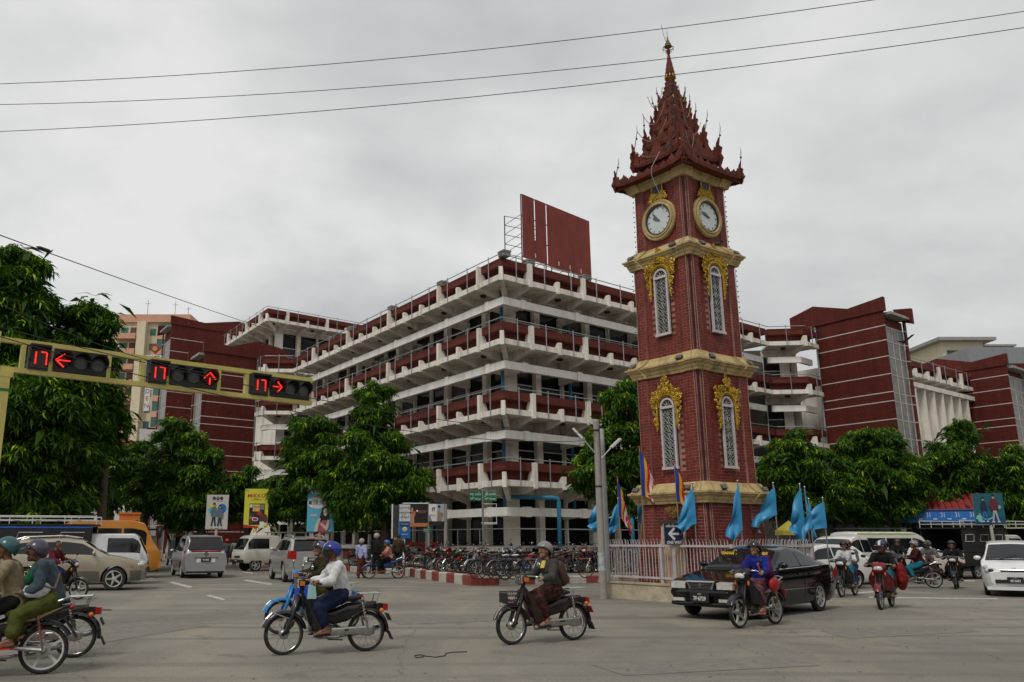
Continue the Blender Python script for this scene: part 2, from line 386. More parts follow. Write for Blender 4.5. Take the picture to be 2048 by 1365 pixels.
def pane(w, h, parent, loc, ang):
    k = (round(w, 2), round(h, 2))
    if k not in PANES: PANES[k] = pane_mesh(*k)
    o = inst(PANES[k], 'pane', parent, loc, (0,0,ang)); u = PRND.random()
    if u < .16: o.material_slots[0].link = 'OBJECT'; o.material_slots[0].material = PALT[int(u*1000) % len(PALT)]
    return o
FRAMES = {}
def frame_mesh(w, h, t=.06, trans=()):
    k = (round(w, 2), round(h, 2), tuple(trans))
    if k in FRAMES: return FRAMES[k]
    o = MB()
    o.box((-w/2+t/2, 0, h/2), (t, .08, h)); o.box((w/2-t/2, 0, h/2), (t, .08, h)); o.box((0,0,t/2), (w-2*t, .076, t)); o.box((0,0,h-t/2), (w-2*t, .076, t))
    for z in trans: o.box((0,0,z), (w-2*t, .07, .05))
    FRAMES[k] = o.mesh('window_frame', M_whitep); return FRAMES[k]

def put(mb, name, m, root, loc, ang=0, smooth=False):
    o = mb.build(name, m, root, smooth); o.location = loc; o.rotation_euler = (0,0,ang); return o
def pts_on(pl, spacing, first=0, last=0):
    """(point, angle, index, segment) every spacing along each straight run"""
    for si in range(len(pl)-1):
        a = Vector(pl[si]); b = Vector(pl[si+1]); L = (b-a).length; d = (b-a)/L; ang = math.atan2(d.y, d.x)
        yield si, a, d, L, ang
def facade(root, pl, levels, talls, shorts, roof=True, windows=True, bands=True, rails=True, drop=None, wall_in=2.0, mid=True, bottom=None):
    """balconied front along plan polyline pl (outer balcony edge, walked so that the street lies to the right-hand side)"""
    q = root.location
    def loc(p, z): return (p.x-q.x, p.y-q.y, z-q.z)
    wl = offset(pl, -wall_in)
    z0 = levels[0]
    # wall behind, as a solid band between lowest and top slab
    for li, zt in enumerate(levels):
        zs = zt-1.2                                        # slab underside
        if not (li == 0 and drop):
            MB().sweep([(-.62,zt),(.0,zt),(.0,zt-.42),(-.46,zt-.44),(-.46,zt-.93),(-.62,zt-.93)], offset(pl,-.10)).build('parapet', M_redp, root, world=True)
            MB().sweep([(-.4,zt-.93),(.02,zt-.93),(.02,zs-.02),(-.4,zs-.02)], pl).build('slab_edge', M_white, root, world=True)
            MB().sweep([(-wall_in,zs+.14),(-.39,zs+.14),(-.39,zs+.02),(-wall_in,zs+.02)], pl).build('balcony_slab', M_white, root, world=True)
            if rails:
                ro = MB()
                for pa in range(len(pl)-1):
                    A = [(p[0], p[1], zt+.13) for p in offset(pl, .06)]
                ro.tube(A, .028, 6).build('top_rail', M_steel, root, world=True)
    for si, a, d, L, ang in pts_on(pl, BAY):
        nrm = Vector((d.y, -d.x))
        rev = (si == 0 and len(pl) > 2 and L > 10 and pl is FRONT)
        n = max(1, int(round(L/BAY))); bay = L/n
        for li, zt in enumerate(levels):
            zs = zt-1.2
            lowest = (li == 0 and drop)
            for i in range(n+1):
                k = (n-i) if si == 0 else i                 # counted from the corner
                p = a + d*(i*bay)
                interior = not (i in (0, n))
                if not lowest and (interior or (si > 0 and i == 0)):
                    tall = (k == 1) or (k % 3 == 0)
                    if not interior:
                        m = mitre(pl, si); pang = math.atan2(-m.x, m.y) + math.pi   # face the corner bisector
                        pp = a; an = math.atan2(m.y, m.x)+math.pi/2
                        inst(FIN_S, 'bracket', root, loc(pp + m.normalized()*.0, zs), (0,0,an), (1.1,1,1.1))
                        inst(BEAM, 'cantilever_beam', root, loc(pp, zs+.02), (0,0,an))
                    else:
                        inst(FIN_T if tall else FIN_S, 'bracket', root, loc(p, zs), (0,0,ang))
                        inst(BEAM, 'cantilever_beam', root, loc(p, zs+.02), (0,0,ang))
                if i < n and not lowest:
                    c = p + d*(bay/2)
                    if rails: inst(POST, 'rail_post', root, loc(c, zs+.02), (0,0,ang))
                    if i % 2 == 0: inst(LAMPM, 'ceiling_lamp', root, loc(c - nrm*1.0, zs+.02))
            # storey under this slab
            if li == 0 and not drop: continue
        # wall line between storeys
        wa = Vector(wl[si]); wb = Vector(wl[si+1]); WL = (wb-wa).length; wn = max(1, int(round(WL/BAY))); wbay = WL/wn
        for li in range(len(levels)-1):
            zf = levels[li]-1.06; zc = levels[li+1]-1.2
            if bottom is not None and li == 0: zf = bottom
            H = zc-zf
            # lintel
            A = wa; B = wb
            c = (wa+wb)/2 - nrm*.14
            put(MB().box((0,0,0), (WL+.02, .22, .42)), 'lintel', M_white, root, loc(c, zc-.19), ang)
            for i in range(wn):
                c = wa + d*((i+.5)*wbay)
                k = (wn-i-.5) if si == 0 else i+.5
                w = wbay-.12; h = H-.42
                f = inst(frame_mesh(w, h, .045, (h*.36, h*.64)), 'window', root, loc(c-nrm*.12, zf), (0,0,ang))
                pm = pane(round(w-.12,2), round(h*.36-.085,2), f, (0, .01, .06), 0)
                pm = pane(round(w-.12,2), round(h*.28-.05,2), f, (0, .01, h*.36+.025), 0)
                pm = pane(round(w-.12,2), round(h*.36-.085,2), f, (0, .01, h*.64+.025), 0)
            for i in range(wn+1):
                k = (wn-i) if si == 0 else i
                p = wa + d*(i*wbay)
                if i in (0,): 
                    if si == 0: continue
                    m = mitre(pl, si); big = .75
                    put(MB().box((0,0,H/2), (.62,.62,H)), 'column', M_white, root, loc(p-m*.12, zf), math.atan2(m.y,m.x)+R(45)); continue
                if i == wn and si < len(pl)-2: continue
                tall = (k == 1) or (k % 3 == 0)
                put(MB().box((0,0,H/2), (.40 if tall else .10, .5 if tall else .24, H)), 'column' if tall else 'mullion', M_white, root, loc(p-nrm*.06, zf), ang)
    # sunshade band at mid storey
    if bands:
        for li in range(len(levels)-1):
            zf = levels[li]-1.06; zc = levels[li+1]-1.2; zm = zc-.95 if li else zc-1.25
            MB().sweep([(-.80,zm+.21),(-.55,zm+.21),(-.55,zm-.21),(-.80,zm-.21)], pl).build('sunshade', M_shade, root, world=True)
            for si, a, d, L, ang in pts_on(pl, BAY):
                n = max(1, int(round(L/BAY))); bay = L/n; nrm = Vector((d.y, -d.x))
                for i in range(1, n):
                    k = (n-i) if si == 0 else i
                    if (k == 1) or (k % 3 == 0):
                        p = a + d*(i*bay) - nrm*.66
                        inst(SHB, 'sunshade_bracket', root, loc(p, zm), (0,0,ang)); inst(SHA, 'sunshade_arm', root, loc(p, zm), (0,0,ang))
SHB = MB().box((0,0,0), (.36,.34,.50)).mesh('sunshade_bracket', M_shade)
SHA = MB().add([(-.12,.17,-.18),(.12,.17,-.18),(.12,1.42,-.32),(-.12,1.42,-.32),(-.12,.17,.18),(.12,.17,.18),(.12,1.42,.18),(-.12,1.42,.18)], [(0,1,2,3),(4,5,6,7),(0,1,5,4),(1,2,6,5),(2,3,7,6),(3,0,4,7)]).mesh('sunshade_arm', M_white); fixn(SHA)

PLEND = CE + UL*29.4; PREND = CE + UR*25.2
FRONT = [tuple(PLEND), tuple(CE), tuple(PREND)]
bld = thing('market_building', 'white concrete corner market building with red parapets and balconies on four storeys', 'building', (CE.x, CE.y, 0))
facade(bld, FRONT, LV, None, None, drop=True, bottom=1.25)
# podium, roof and core
wl = offset(FRONT, -2.3)
def poly_block(name, pts, z0, z1, m, root):
    n = len(pts); o = MB(); o.add([(p[0],p[1],z) for z in (z0,z1) for p in pts], [tuple(range(n)), tuple(reversed(range(n,2*n)))] + [(i,(i+1)%n,(i+1)%n+n,i+n) for i in range(n)])
    return o.build(name, m, root, world=True)
core = [wl[0], wl[1], wl[2], (wl[2][0]-NR.x*16, wl[2][1]-NR.y*16), (wl[0][0]-NL.x*16, wl[0][1]-NL.y*16)]
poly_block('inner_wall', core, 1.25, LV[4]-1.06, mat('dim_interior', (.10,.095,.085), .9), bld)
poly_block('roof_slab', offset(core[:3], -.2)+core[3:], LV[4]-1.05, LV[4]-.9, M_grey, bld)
pod = offset(FRONT, .25)
MB().sweep([(-2.6,1.25),(.2,1.25),(.2,1.05),(0,1.05),(0,.2),(-2.6,.2)], FRONT).build('podium', M_grey, bld, world=True)
MB().sweep([(0.012,.98),(.06,.98),(.06,.42),(0.012,.42)], FRONT).build('podium_red_band', M_redp, bld, world=True)
MB().tube([(p[0],p[1],2.12) for p in offset(FRONT,.1)], .028, 6).build('top_rail', M_steel, bld, world=True)
for si, a, d, L, ang in pts_on(FRONT, BAY):
    n = int(round(L/BAY)); bay = L/n; nrm = Vector((d.y,-d.x))
    for i in range(n+1):
        p = a + d*(i*bay) + nrm*.1
        if i < n or si: MB().tube([(0,0,.3),(0,0,2.12)], .028, 6).build('rail_post', M_steel, bld).location = (p.x-CE.x, p.y-CE.y, 0)
        k = (n-i) if si == 0 else i
        if 0 < i < n and (k == 1 or k % 3 == 0): put(MB().box((0,0,.72), (.5,.34,1.1)), 'podium_pier', M_grey, bld, (p.x-CE.x, p.y-CE.y, 0), ang)
# water pipes
for t in (1.55, 6.75, 13.0, 19.4):
    p = CE + UR*t - NR*1.7; r = MB()
    r.tube([(p.x, p.y, 3.0), (p.x, p.y, 14.9)], .09, 8)
    r.build('down_pipe', M_bluepipe, bld, True, world=True)
p = CE + UR*1.55 - NR*1.7; p2 = CE + UR*3.5 + NR*.25
MB().tube([(p.x,p.y,4.6),(p.x,p.y,3.95),(p.x+.1,p.y-.3,3.75),(p2.x-.35,p2.y-.05,3.7),(p2.x-.05,p2.y,3.66),(p2.x,p2.y,3.5),(p2.x,p2.y,.3)], .11, 10).build('down_pipe', M_bluepipe, bld, True, world=True)
p2 = CE + UR*9.2 + NR*.25
MB().tube([(p2.x,p2.y,4.2),(p2.x,p2.y,.3)], .11, 10).build('down_pipe', M_bluepipe, bld, True, world=True)
# concrete knobs on the roof edge
M_knob = mat('mossy_concrete', (.22,.21,.19), .9, var=.3, dirt=(.06,.06,.05), dirt_amt=.9, dscale=6)
for u, nn, ts in ((UL, NL, (0, 6.3, 12.6, 18.9)), (UR, NR, (2.3, 6.7, 12.8, 19))):
    for t in ts:
        p = CE + u*t - nn*.25
        MB().box((0,0,.12), (.5,.45,.24), rz=math.atan2(u.y,u.x)).box((0,0,.27), (.56,.5,.09), rz=math.atan2(u.y,u.x)).build('roof_knob', M_knob, bld).location = (p.x-CE.x, p.y-CE.y, LV[4]+.01)
# air conditioners in the left front windows
M_ac = mat('cream_plastic', (.55,.52,.44), .6, var=.1, dirt=(.25,.22,.18), dirt_amt=.6)
for t, zf in ((12.2,13.7),(13.6,13.7),(16.9,13.7),(18.2,13.7),(12.2,13.15),(13.6,13.15),(17.5,10.1)):
    p = CE + UL*t - NL*1.95; ang = math.atan2(UL.y, UL.x)
    a = MB().box((0,0,0), (.75,.4,.45), rz=ang).build('air_conditioner', M_ac, bld); a.location = (p.x-CE.x, p.y-CE.y, zf)
    g = MB()
    for k in range(5): g.box((0,0,-.16+k*.08), (.6,.03,.03), rz=ang)
    g.build('grille', M_dark, a).location = (NL.x*.21, NL.y*.21, 0)

# ------------------------------------------------------------------ red tiled stair blocks
M_line = mat('pale_joint', (.55,.50,.47), .7, var=.15)
M_strip = mat('dusty_glass', (.19,.185,.175), .35, var=.35, vs=1.5, spec=.3)
def red_block(name, label, base, inward, along, side_w, front_w, top, lines, zig=True, glass_z=None, ground=0, over=2.0):
    """base: plan point at the back of the side wall; inward: unit vector of side wall towards the street; along: unit vector of the front"""
    b = Vector(base); iv = Vector(inward); al = Vector(along)
    root = thing(name, label, 'building', (b.x, b.y, ground))
    P0 = b; P1 = b + iv*side_w; P2 = P1 + al*front_w; P3 = b + al*front_w
    th = .25
    poly_block('core', [tuple(q) for q in (P0+al*.3, P1+al*.3-iv*.3, P2-iv*.3, P3)], ground, top-1.2, M_redp, root)
    # the side wall, one panel between each pair of pale joints
    nout = -al
    lines = [z for z in lines if z < top-1.5]
    zs = [ground] + lines + [top-.9]
    ang = math.atan2(iv.y, iv.x)
    def wallbox(nm, m, p, q, z0, z1, n, t, inset=0):
        d = (q-p); L = d.length; d.normalize(); c = (p+q)/2 + n*(t/2+inset)
        o = MB().box((0,0,(z1-z0)/2), (L, t, z1-z0)).build(nm, m, root); o.location = (c.x-b.x, c.y-b.y, z0-ground); o.rotation_euler = (0,0,math.atan2(d.y,d.x)); return o
    for z0, z1 in zip(zs[:-1], zs[1:]):
        wallbox('tile_panel', M_tile, P0, P1, z0+.03, z1-.03, nout, .12, -.02)
        wallbox('tile_panel', M_tile, P1, P1+al*.32, z0+.03, z1-.03, iv, .1, -.3)
        wallbox('tile_panel', M_tile, P2-al*.34, P2, z0+.03, z1-.03, iv, .1, -.1)
    for z in lines: 
        wallbox('joint_strip', M_line, P0, P1+iv*.02, z-.03, z+.03, nout, .13, -.02)
        wallbox('joint_strip', M_line, P2-al*.36, P2, z-.03, z+.03, iv, .12, -.1)
    # glass strip on the front with its bars
    g0 = P1 + al*.34 - iv*.18; g1 = P2 - al*.34 - iv*.18
    zz = lines; nb = 3; gl = (g1-g0).length; ga = math.atan2(al.y, al.x)
    zz2 = [ground+1] + lines
    for z0, z1 in zip(zz2[:-1], zz2[1:]):
        for k in range(nb):
            c = g0 + al*(gl*(k+.5)/nb)
            o = MB().box((0,0,(z1-z0)/2), (gl/nb-.05, .03, z1-z0-.05)).build('pane', M_strip, root); o.location = (c.x-b.x, c.y-b.y, z0+.025-ground); o.rotation_euler = (0,0,ga)
        o = MB().box((0,0,0), (gl, .07, .06)).build('glazing_bar', M_line, root); c = (g0+g1)/2; o.location = (c.x-b.x, c.y-b.y, z1-ground); o.rotation_euler = (0,0,ga)
    for k in range(nb+1):
        c = g0 + al*(gl*k/nb)
        o = MB().box((0,0,(zz2[-1]-zz2[0])/2), (.06, .085, zz2[-1]-zz2[0])).build('glazing_bar', M_line, root); o.location = (c.x-b.x, c.y-b.y, zz2[0]-ground); o.rotation_euler = (0,0,ga)
    # folded parapet: zigzag plate over the side wall, leaning out over the balcony
    if zig:
        h = 1.0; S = side_w; z = top-.9
        pr = [(-over, z+h*1.05), (0, z+h*1.5), (S*.52, z+h*.7), (S+.15, z+h*.95), (S+.15, z), (0, z), (-over*.1, z-.35), (-over, z-.25)]
        Mx = Matrix(((iv.x, -nout.x, 0, 0), (iv.y, -nout.y, 0, 0), (0,0,1,0), (0,0,0,1))); Mx.translation = Vector((nout.x*.05, nout.y*.05, -ground))
        MB().prism(pr, .3, Mx).build('folded_parapet', M_tile, root)
        pr2 = [(S-.7, z+.75), (S+.6, z+.55), (S+.6, z-.55), (S-.2, z-.25)]
        M2 = Mx.copy(); M2.translation = Vector((al.x*(front_w-.15), al.y*(front_w-.15), -ground)); MB().prism(pr2, .25, M2).build('gable_plate', M_tile, root)
        c = P1 + al*(front_w/2); o = MB().box((0,0,0), (front_w-.3, 1.0, .18)).build('canopy_slab', M_grey, root); o.location = (c.x-b.x-iv.x*.1, c.y-b.y-iv.y*.1, z-.15-ground); o.rotation_euler = (0,0,ga)
        c = P0+al*1.0; o = MB().box((0,0,0), (over, 1.6, .15)).build('canopy_slab', M_grey, root); c = P0 - iv*over*.4 + al*.95; o.location = (c.x-b.x, c.y-b.y, z-.18-ground); o.rotation_euler = (0,0,ang)
    c = P0 - nout*0 + nout*.2; MB().tube([(nout.x*.2,nout.y*.2,0),(nout.x*.2,nout.y*.2,top-ground-1)], .07, 6).build('drain_pipe', M_steel, root)
    return root
def lines_for(px_x, ys, Y): return sorted(atY(px_x, y, Y).z for y in ys)
# right-hand wing: bent balconies, block, louvres, second block
rA = PREND; rB = rA + Vector((2.5, -.25)); rC = rB + Vector((1.5, 1.3))
wingR = thing('market_wing', 'bent balcony bays of the market between the clock tower and red block', 'building', (rA.x, rA.y, 0))
RW = [tuple(rA+Vector((.03,.02))), tuple(rB), tuple(rC)]
facade(wingR, RW, LV, None, None, drop=True, bottom=1.25)
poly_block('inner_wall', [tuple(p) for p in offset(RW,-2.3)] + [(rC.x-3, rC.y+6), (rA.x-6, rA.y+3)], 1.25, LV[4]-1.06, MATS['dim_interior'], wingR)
MB().sweep([(-2.6,1.25),(.2,1.25),(.2,.2),(-2.6,.2)], RW).build('podium', M_grey, wingR, world=True)
b1 = rC + Vector((.2,.5))
nR = Vector((NR.x, NR.y))
ivR = Vector((math.sin(R(149)), math.cos(R(149)))); 
linesR = [2.2,3.4,5.0,6.2,6.9,8.1,9.3,10.5,11.1,12.3,13.5,14.6,15.6,16.7]
red_block('stair_block', 'red tiled block with pale joint lines right behind the clock tower', b1, ivR, UR, 5.1, 3.2, 17.5, linesR)
# balconied link with tall white louvres
lk0 = b1 + UR*3.2 + ivR*2.6; lk1 = lk0 + UR*17.0
link_ = thing('louvred_link', 'balconied market section with tall white louvres between two red blocks', 'building', (lk0.x, lk0.y, 0))
LK = [tuple(lk0), tuple(lk1)]
facade(link_, LK, [14.9], None, None, bands=False, windows=False)
poly_block('inner_wall', [tuple(lk0-nR*1.4), tuple(lk1-nR*1.4), tuple(lk1-nR*7), tuple(lk0-nR*7)], 0, 14.2, M_white, link_)
LOUV = MB().box((0,0,4.6), (.16,1.1,9.2)).mesh('louvre', M_white)
for i in range(10):
    p = lk0 + UR*(1.2+i*1.6) - nR*.55
    inst(LOUV, 'louvre', link_, (p.x-lk0.x, p.y-lk0.y, 3.6), (0,0,math.atan2(UR.y,UR.x)))
c = (lk0+lk1)/2 - nR*.2; o = MB().box((0,0,0), (16.9,.5,.35)).build('louvre_head', M_white, link_); o.location = (c.x-lk0.x, c.y-lk0.y, 13.0); o.rotation_euler = (0,0,math.atan2(UR.y,UR.x))
b2 = lk1 + UR*.1 - ivR*2.6
red_block('stair_block', 'farther red tiled block with pale joint lines at the right edge', b2, ivR, UR, 5.4, 4.2, 16.3, linesR)
# left-hand wing
lA = PLEND; lB = lA + Vector((-2.3, -.05)); lC = lB + Vector((-.9, 1.2))
wingL = thing('market_wing', 'bent balcony bays of the market beside the left red block', 'building', (lA.x, lA.y, 0))
LW = [tuple(lC), tuple(lB), tuple(lA+Vector((-.03,0)))]
facade(wingL, LW, LV, None, None, drop=True, bottom=1.25)
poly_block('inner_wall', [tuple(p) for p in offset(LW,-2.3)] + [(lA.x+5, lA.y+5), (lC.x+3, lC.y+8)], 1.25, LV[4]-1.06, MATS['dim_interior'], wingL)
MB().sweep([(-2.6,1.25),(.2,1.25),(.2,.2),(-2.6,.2)], LW).build('podium', M_grey, wingL, world=True)
ivL = Vector((math.sin(R(232)), math.cos(R(232))))
b3 = lC + Vector((-.1,.4))
red_block('stair_block', 'nearer red tiled block with pale joint lines left of the corner market', b3, ivL, UL, 4.6, 3.0, 17.2, [2.2,3.4,5.0,6.2,6.9,8.1,9.3,10.5,11.1,12.3,13.5,14.6], over=2.6)
b4 = Vector((-22.8, 92)); 
red_block('stair_block', 'taller red tiled block farther left with jagged roof edge', b4, ivL, UL, 7.6, 4.0, 25.0, [3,5,7,9,11,12.6,13.6,15.2,16.8,18.4,20,21.2,22.6], over=3.0)
b5 = b4 + Vector((-6.0, 12)); red_block('stair_block', 'lowest red tiled block at the far left behind the roadside trees', b5, ivL, UL, 7.5, 3.5, 15.5, [3,5,7,8.6,10,11.4,13], zig=False)
# rear block, taller, behind the left front
rc = Vector((-16.2, 76.0)); RBK = [tuple(rc+UL*14), tuple(rc), tuple(rc+UR*26)]
rear = thing('rear_block', 'taller rear block of the market with railed red parapet above the roof line', 'building', (rc.x, rc.y, 0))
facade(rear, RBK, [18.2, 22.8], None, None, bands=False)
poly_block('inner_wall', [tuple(p) for p in offset(RBK,-2.3)] + [tuple(rc+UR*24-NR*14), tuple(rc+UL*13-NL*10)], 0, 21.7, M_white, rear)
# ================================================================== clock tower
TWC = Vector((7.33, 24.1)); TWA = R(35)      # local +x runs along the right-hand face, -y faces the right-hand street front
# local frame: x axis = UR' (az 55), y axis = az -35 (away to the left); near corner at (-,-)
M_brick = mat('glazed_red_brick', (.185,.030,.022), .5, var=.42, vs=5.5, dirt=(.07,.018,.014), dirt_amt=.75, dscale=1.3, spec=.22, streak=True)
M_mortar = mat('pale_mortar', (.30,.165,.14), .9, var=.3, dirt=(.13,.06,.05), dirt_amt=.8, dscale=1.0)
M_cream = mat('cream_stucco', (.50,.38,.18), .8, spec=.2, var=.16, dirt=(.13,.10,.06), dirt_amt=.9, dscale=2.5, streak=True, bump=.2)
M_gold = mat('gold_leaf_paint', (.52,.33,.03), .45, metal=.35, var=.3, vs=9, dirt=(.13,.075,.015), dirt_amt=.9, dscale=5)
M_roofr = mat('rust_red_iron', (.135,.034,.021), .6, var=.3, vs=3, dirt=(.03,.012,.010), dirt_amt=.9, dscale=2.4, spec=.2)
tower = thing('clock_tower', 'tall red brick clock tower with gold ornaments and tiered spire', 'clock tower', (TWC.x, TWC.y, 0), 0)
tower.rotation_euler = (0, 0, R(35))
# tower sections: z0, z1, half-width bottom, half-width top, pilaster width
SECT = [(0, 2.6, 1.37, 1.17, .50), (3.1, 6.2, 1.145, 1.135, .42), (6.72, 9.55, 1.085, 1.075, .40), (10.05, 12.2, .985, .975, .38)]
BW, BH, BD = .235, .085, .05
brick_me = MB().box((0,0,0), (BW-.014, .06, BH-.013)).mesh('brick', M_brick)
half_me = MB().box((0,0,0), (BW/2-.014, .06, BH-.014)).mesh('brick', M_brick)
single = []; rest = MB(); NB = 0
FACES = [(0, Vector((0,-1,0)), Vector((1,0,0))), (1, Vector((-1,0,0)), Vector((0,-1,0))), (2, Vector((0,1,0)), Vector((-1,0,0))), (3, Vector((1,0,0)), Vector((0,1,0)))]
wins = {1: (3.50, 5.25), 2: (7.32, 9.08)}
WHW = .25
for si, (z0, z1, h0, h1, pw) in enumerate(SECT):
    core = MB(); e = .075
    core.add([(sx*(h-e), sy*(h-e), z) for z, h in ((z0,h0),(z1,h1)) for sx, sy in ((-1,-1),(1,-1),(1,1),(-1,1))], [(0,1,2,3),(4,5,6,7),(0,1,5,4),(1,2,6,5),(2,3,7,6),(3,0,4,7)])
    core.build('wall', M_mortar, tower)
    for sx in (-1,1):
        for sy in (-1,1):                                   # corner piers: two legs with a sunk strip on the arris
            pil = MB()
            q = [(pw, .015), (.10, .015), (.10, .10), (.015, .10), (.015, pw), (.10, pw+.0), (pw, .10)]
            q = [(pw, .014), (.10, .014), (.10, .10), (.014, .10), (.014, pw), (pw, pw)]
            nq = len(q)
            pil.add([(sx*(h-a), sy*(h-b), z) for z, h in ((z0,h0),(z1,h1)) for a, b in q], [tuple(range(nq)), tuple(range(2*nq-1,nq-1,-1))]+[(k,(k+1)%nq,(k+1)%nq+nq,k+nq) for k in range(nq)])
            pil.build('corner_pier', M_mortar, tower)
            st = MB(); st.add([(sx*(h-a), sy*(h-b), z) for z, h in ((z0,h0),(z1,h1)) for a, b in ((.13,.13),(.05,.13),(.05,.05),(.13,.05))], [(0,1,2,3),(4,5,6,7),(0,1,5,4),(1,2,6,5),(2,3,7,6),(3,0,4,7)])
            st.build('arris_strip', mat('dark_red_strip', (.09,.012,.012), .6), tower)
    rows = int((z1-z0)/BH)
    for fi, n, u in FACES:
        for r in range(rows):
            z = z0 + (r+.5)*BH; t = (z-z0)/(z1-z0); h = h0+(h1-h0)*t
            for x0, x1, front in ((-h+.105, -h+pw, h-.010), (-h+pw+.004, h-pw-.004, h-.069), (h-pw, h-.105, h-.010)):
                x = x0 - (BW/2 if r % 2 else 0)
                while x < x1-.02:
                    a, b = max(x, x0), min(x+BW, x1); x += BW
                    if b-a < .03: continue
                    c = (a+b)/2; skip = False
                    if si in wins:
                        w0, w1 = wins[si]
                        if abs(c) < WHW+.10 and w0-.02 < z < w1: skip = True
                        if z >= w1-.02 and c*c + (z-w1)**2 < (WHW+.06)**2: skip = True
                    if si == 3 and (c*c + (z-10.87)**2) < .5**2: skip = True
                    if skip: continue
                    p = n*(front-.03) + u*c
                    if fi in (0, 1) and b-a > BW-.002: single.append((si, fi, p.x, p.y, z, r))
                    else: rest.box((p.x, p.y, z), (b-a-.014, .06, BH-.013), rz=math.atan2(u.y, u.x))
# the nearest 300 bricks stand as single pieces
single.sort(key=lambda b: (abs(b[4]-4.6) > 1.4, random.random()))
for k, (si, fi, x, y, z, r) in enumerate(single):
    a = math.atan2(FACES[fi][2].y, FACES[fi][2].x)
    if k < 300: inst(brick_me, 'brick', tower, (x + random.uniform(-.002,.002), y + random.uniform(-.002,.002), z), (0,0,a))
    else: rest.box((x, y, z), (BW-.014, .06, BH-.013), rz=a)
tag(rest.build('brickwork', M_brick, tower, flip=False), None, None, None, 'stuff')
# cornices with ressauts over the piers
def ring(h, pw, pr):
    """plan outline at half-width h with projecting corners"""
    q = h+pr; a = h-pw
    return [(-q,-q),(-a,-q),(-a+.03,-h),(a-.03,-h),(a,-q),(q,-q),(q,-a),(h,-a+.03),(h,a-.03),(q,a),(q,q),(a,q),(a-.03,h),(-a+.03,h),(-a,q),(-q,q),(-q,a),(-h,a-.03),(-h,-a+.03),(-q,-a)]
def cornice(zs, hs, pw, name='cornice'):
    o = MB(); n = 20; rg = []
    for z, h in zip(zs, hs): rg.append([(x, y, z) for x, y in ring(h, pw, .06)])
    vs = [p for g in rg for p in g]; fs = [(i*n+k, i*n+(k+1)%n, (i+1)*n+(k+1)%n, (i+1)*n+k) for i in range(len(zs)-1) for k in range(n)]
    fs += [tuple(range(n)), tuple(range((len(zs)-1)*n, len(zs)*n))]
    return o.add(vs, fs).build(name, M_cream, tower)
for zb, hb, ht, pw in ((2.56, 1.19, 1.13, .5), (6.15, 1.12, 1.06, .42), (9.50, 1.06, .96, .40)):
    cornice([zb, zb+.07, zb+.09, zb+.17, zb+.20, zb+.25, zb+.26, zb+.31, zb+.32, zb+.46, zb+.56], [hb, hb+.02, hb+.04, hb+.06, hb+.11, hb+.12, hb+.16, hb+.16, hb+.10, ht+.05, ht+.0], pw)
cornice([11.98, 12.06, 12.1, 12.2, 12.24, 12.34], [.99, 1.01, 1.04, 1.06, 1.10, 1.12], .38)
# arched windows with wrought grilles and gold surrounds
M_wframe = mat('mauve_white_frame', (.56,.50,.50), .6, var=.1)
M_grille = mat('iron_grille', (.36,.37,.355), .5, metal=.3, var=.2)
M_pdark = mat('window_dark', (.02,.022,.02), .35, var=.4, vs=3)
def FM(fi, h):
    """local x = along face (left to right seen from outside), y = outwards negative, z up"""
    n = FACES[fi][1]; u = FACES[fi][2]
    m = Matrix(((u.x, -n.x, 0, n.x*h), (u.y, -n.y, 0, n.y*h), (0,0,1,0), (0,0,0,1))); return m
def curl(mb, M, cx, cz, r, a0, turns, t=.022, y=-.05, sgn=1):
    pts = []; rr = []
    for k in range(9):
        f = k/8; a = a0 + sgn*turns*2*math.pi*f; q = r*(1-.75*f)
        pts.append(M @ Vector((cx+q*math.cos(a), y-.02*f, cz+q*math.sin(a)))); rr.append(t*(1-.35*f))
    mb.tube(pts, rr, 4)
def arch_pts(hw, z0, z1, n=10): return [(-hw, z0)] + [(-hw*math.cos(k*math.pi/n), z1+hw*math.sin(k*math.pi/n)) for k in range(n+1)] + [(hw, z0)]
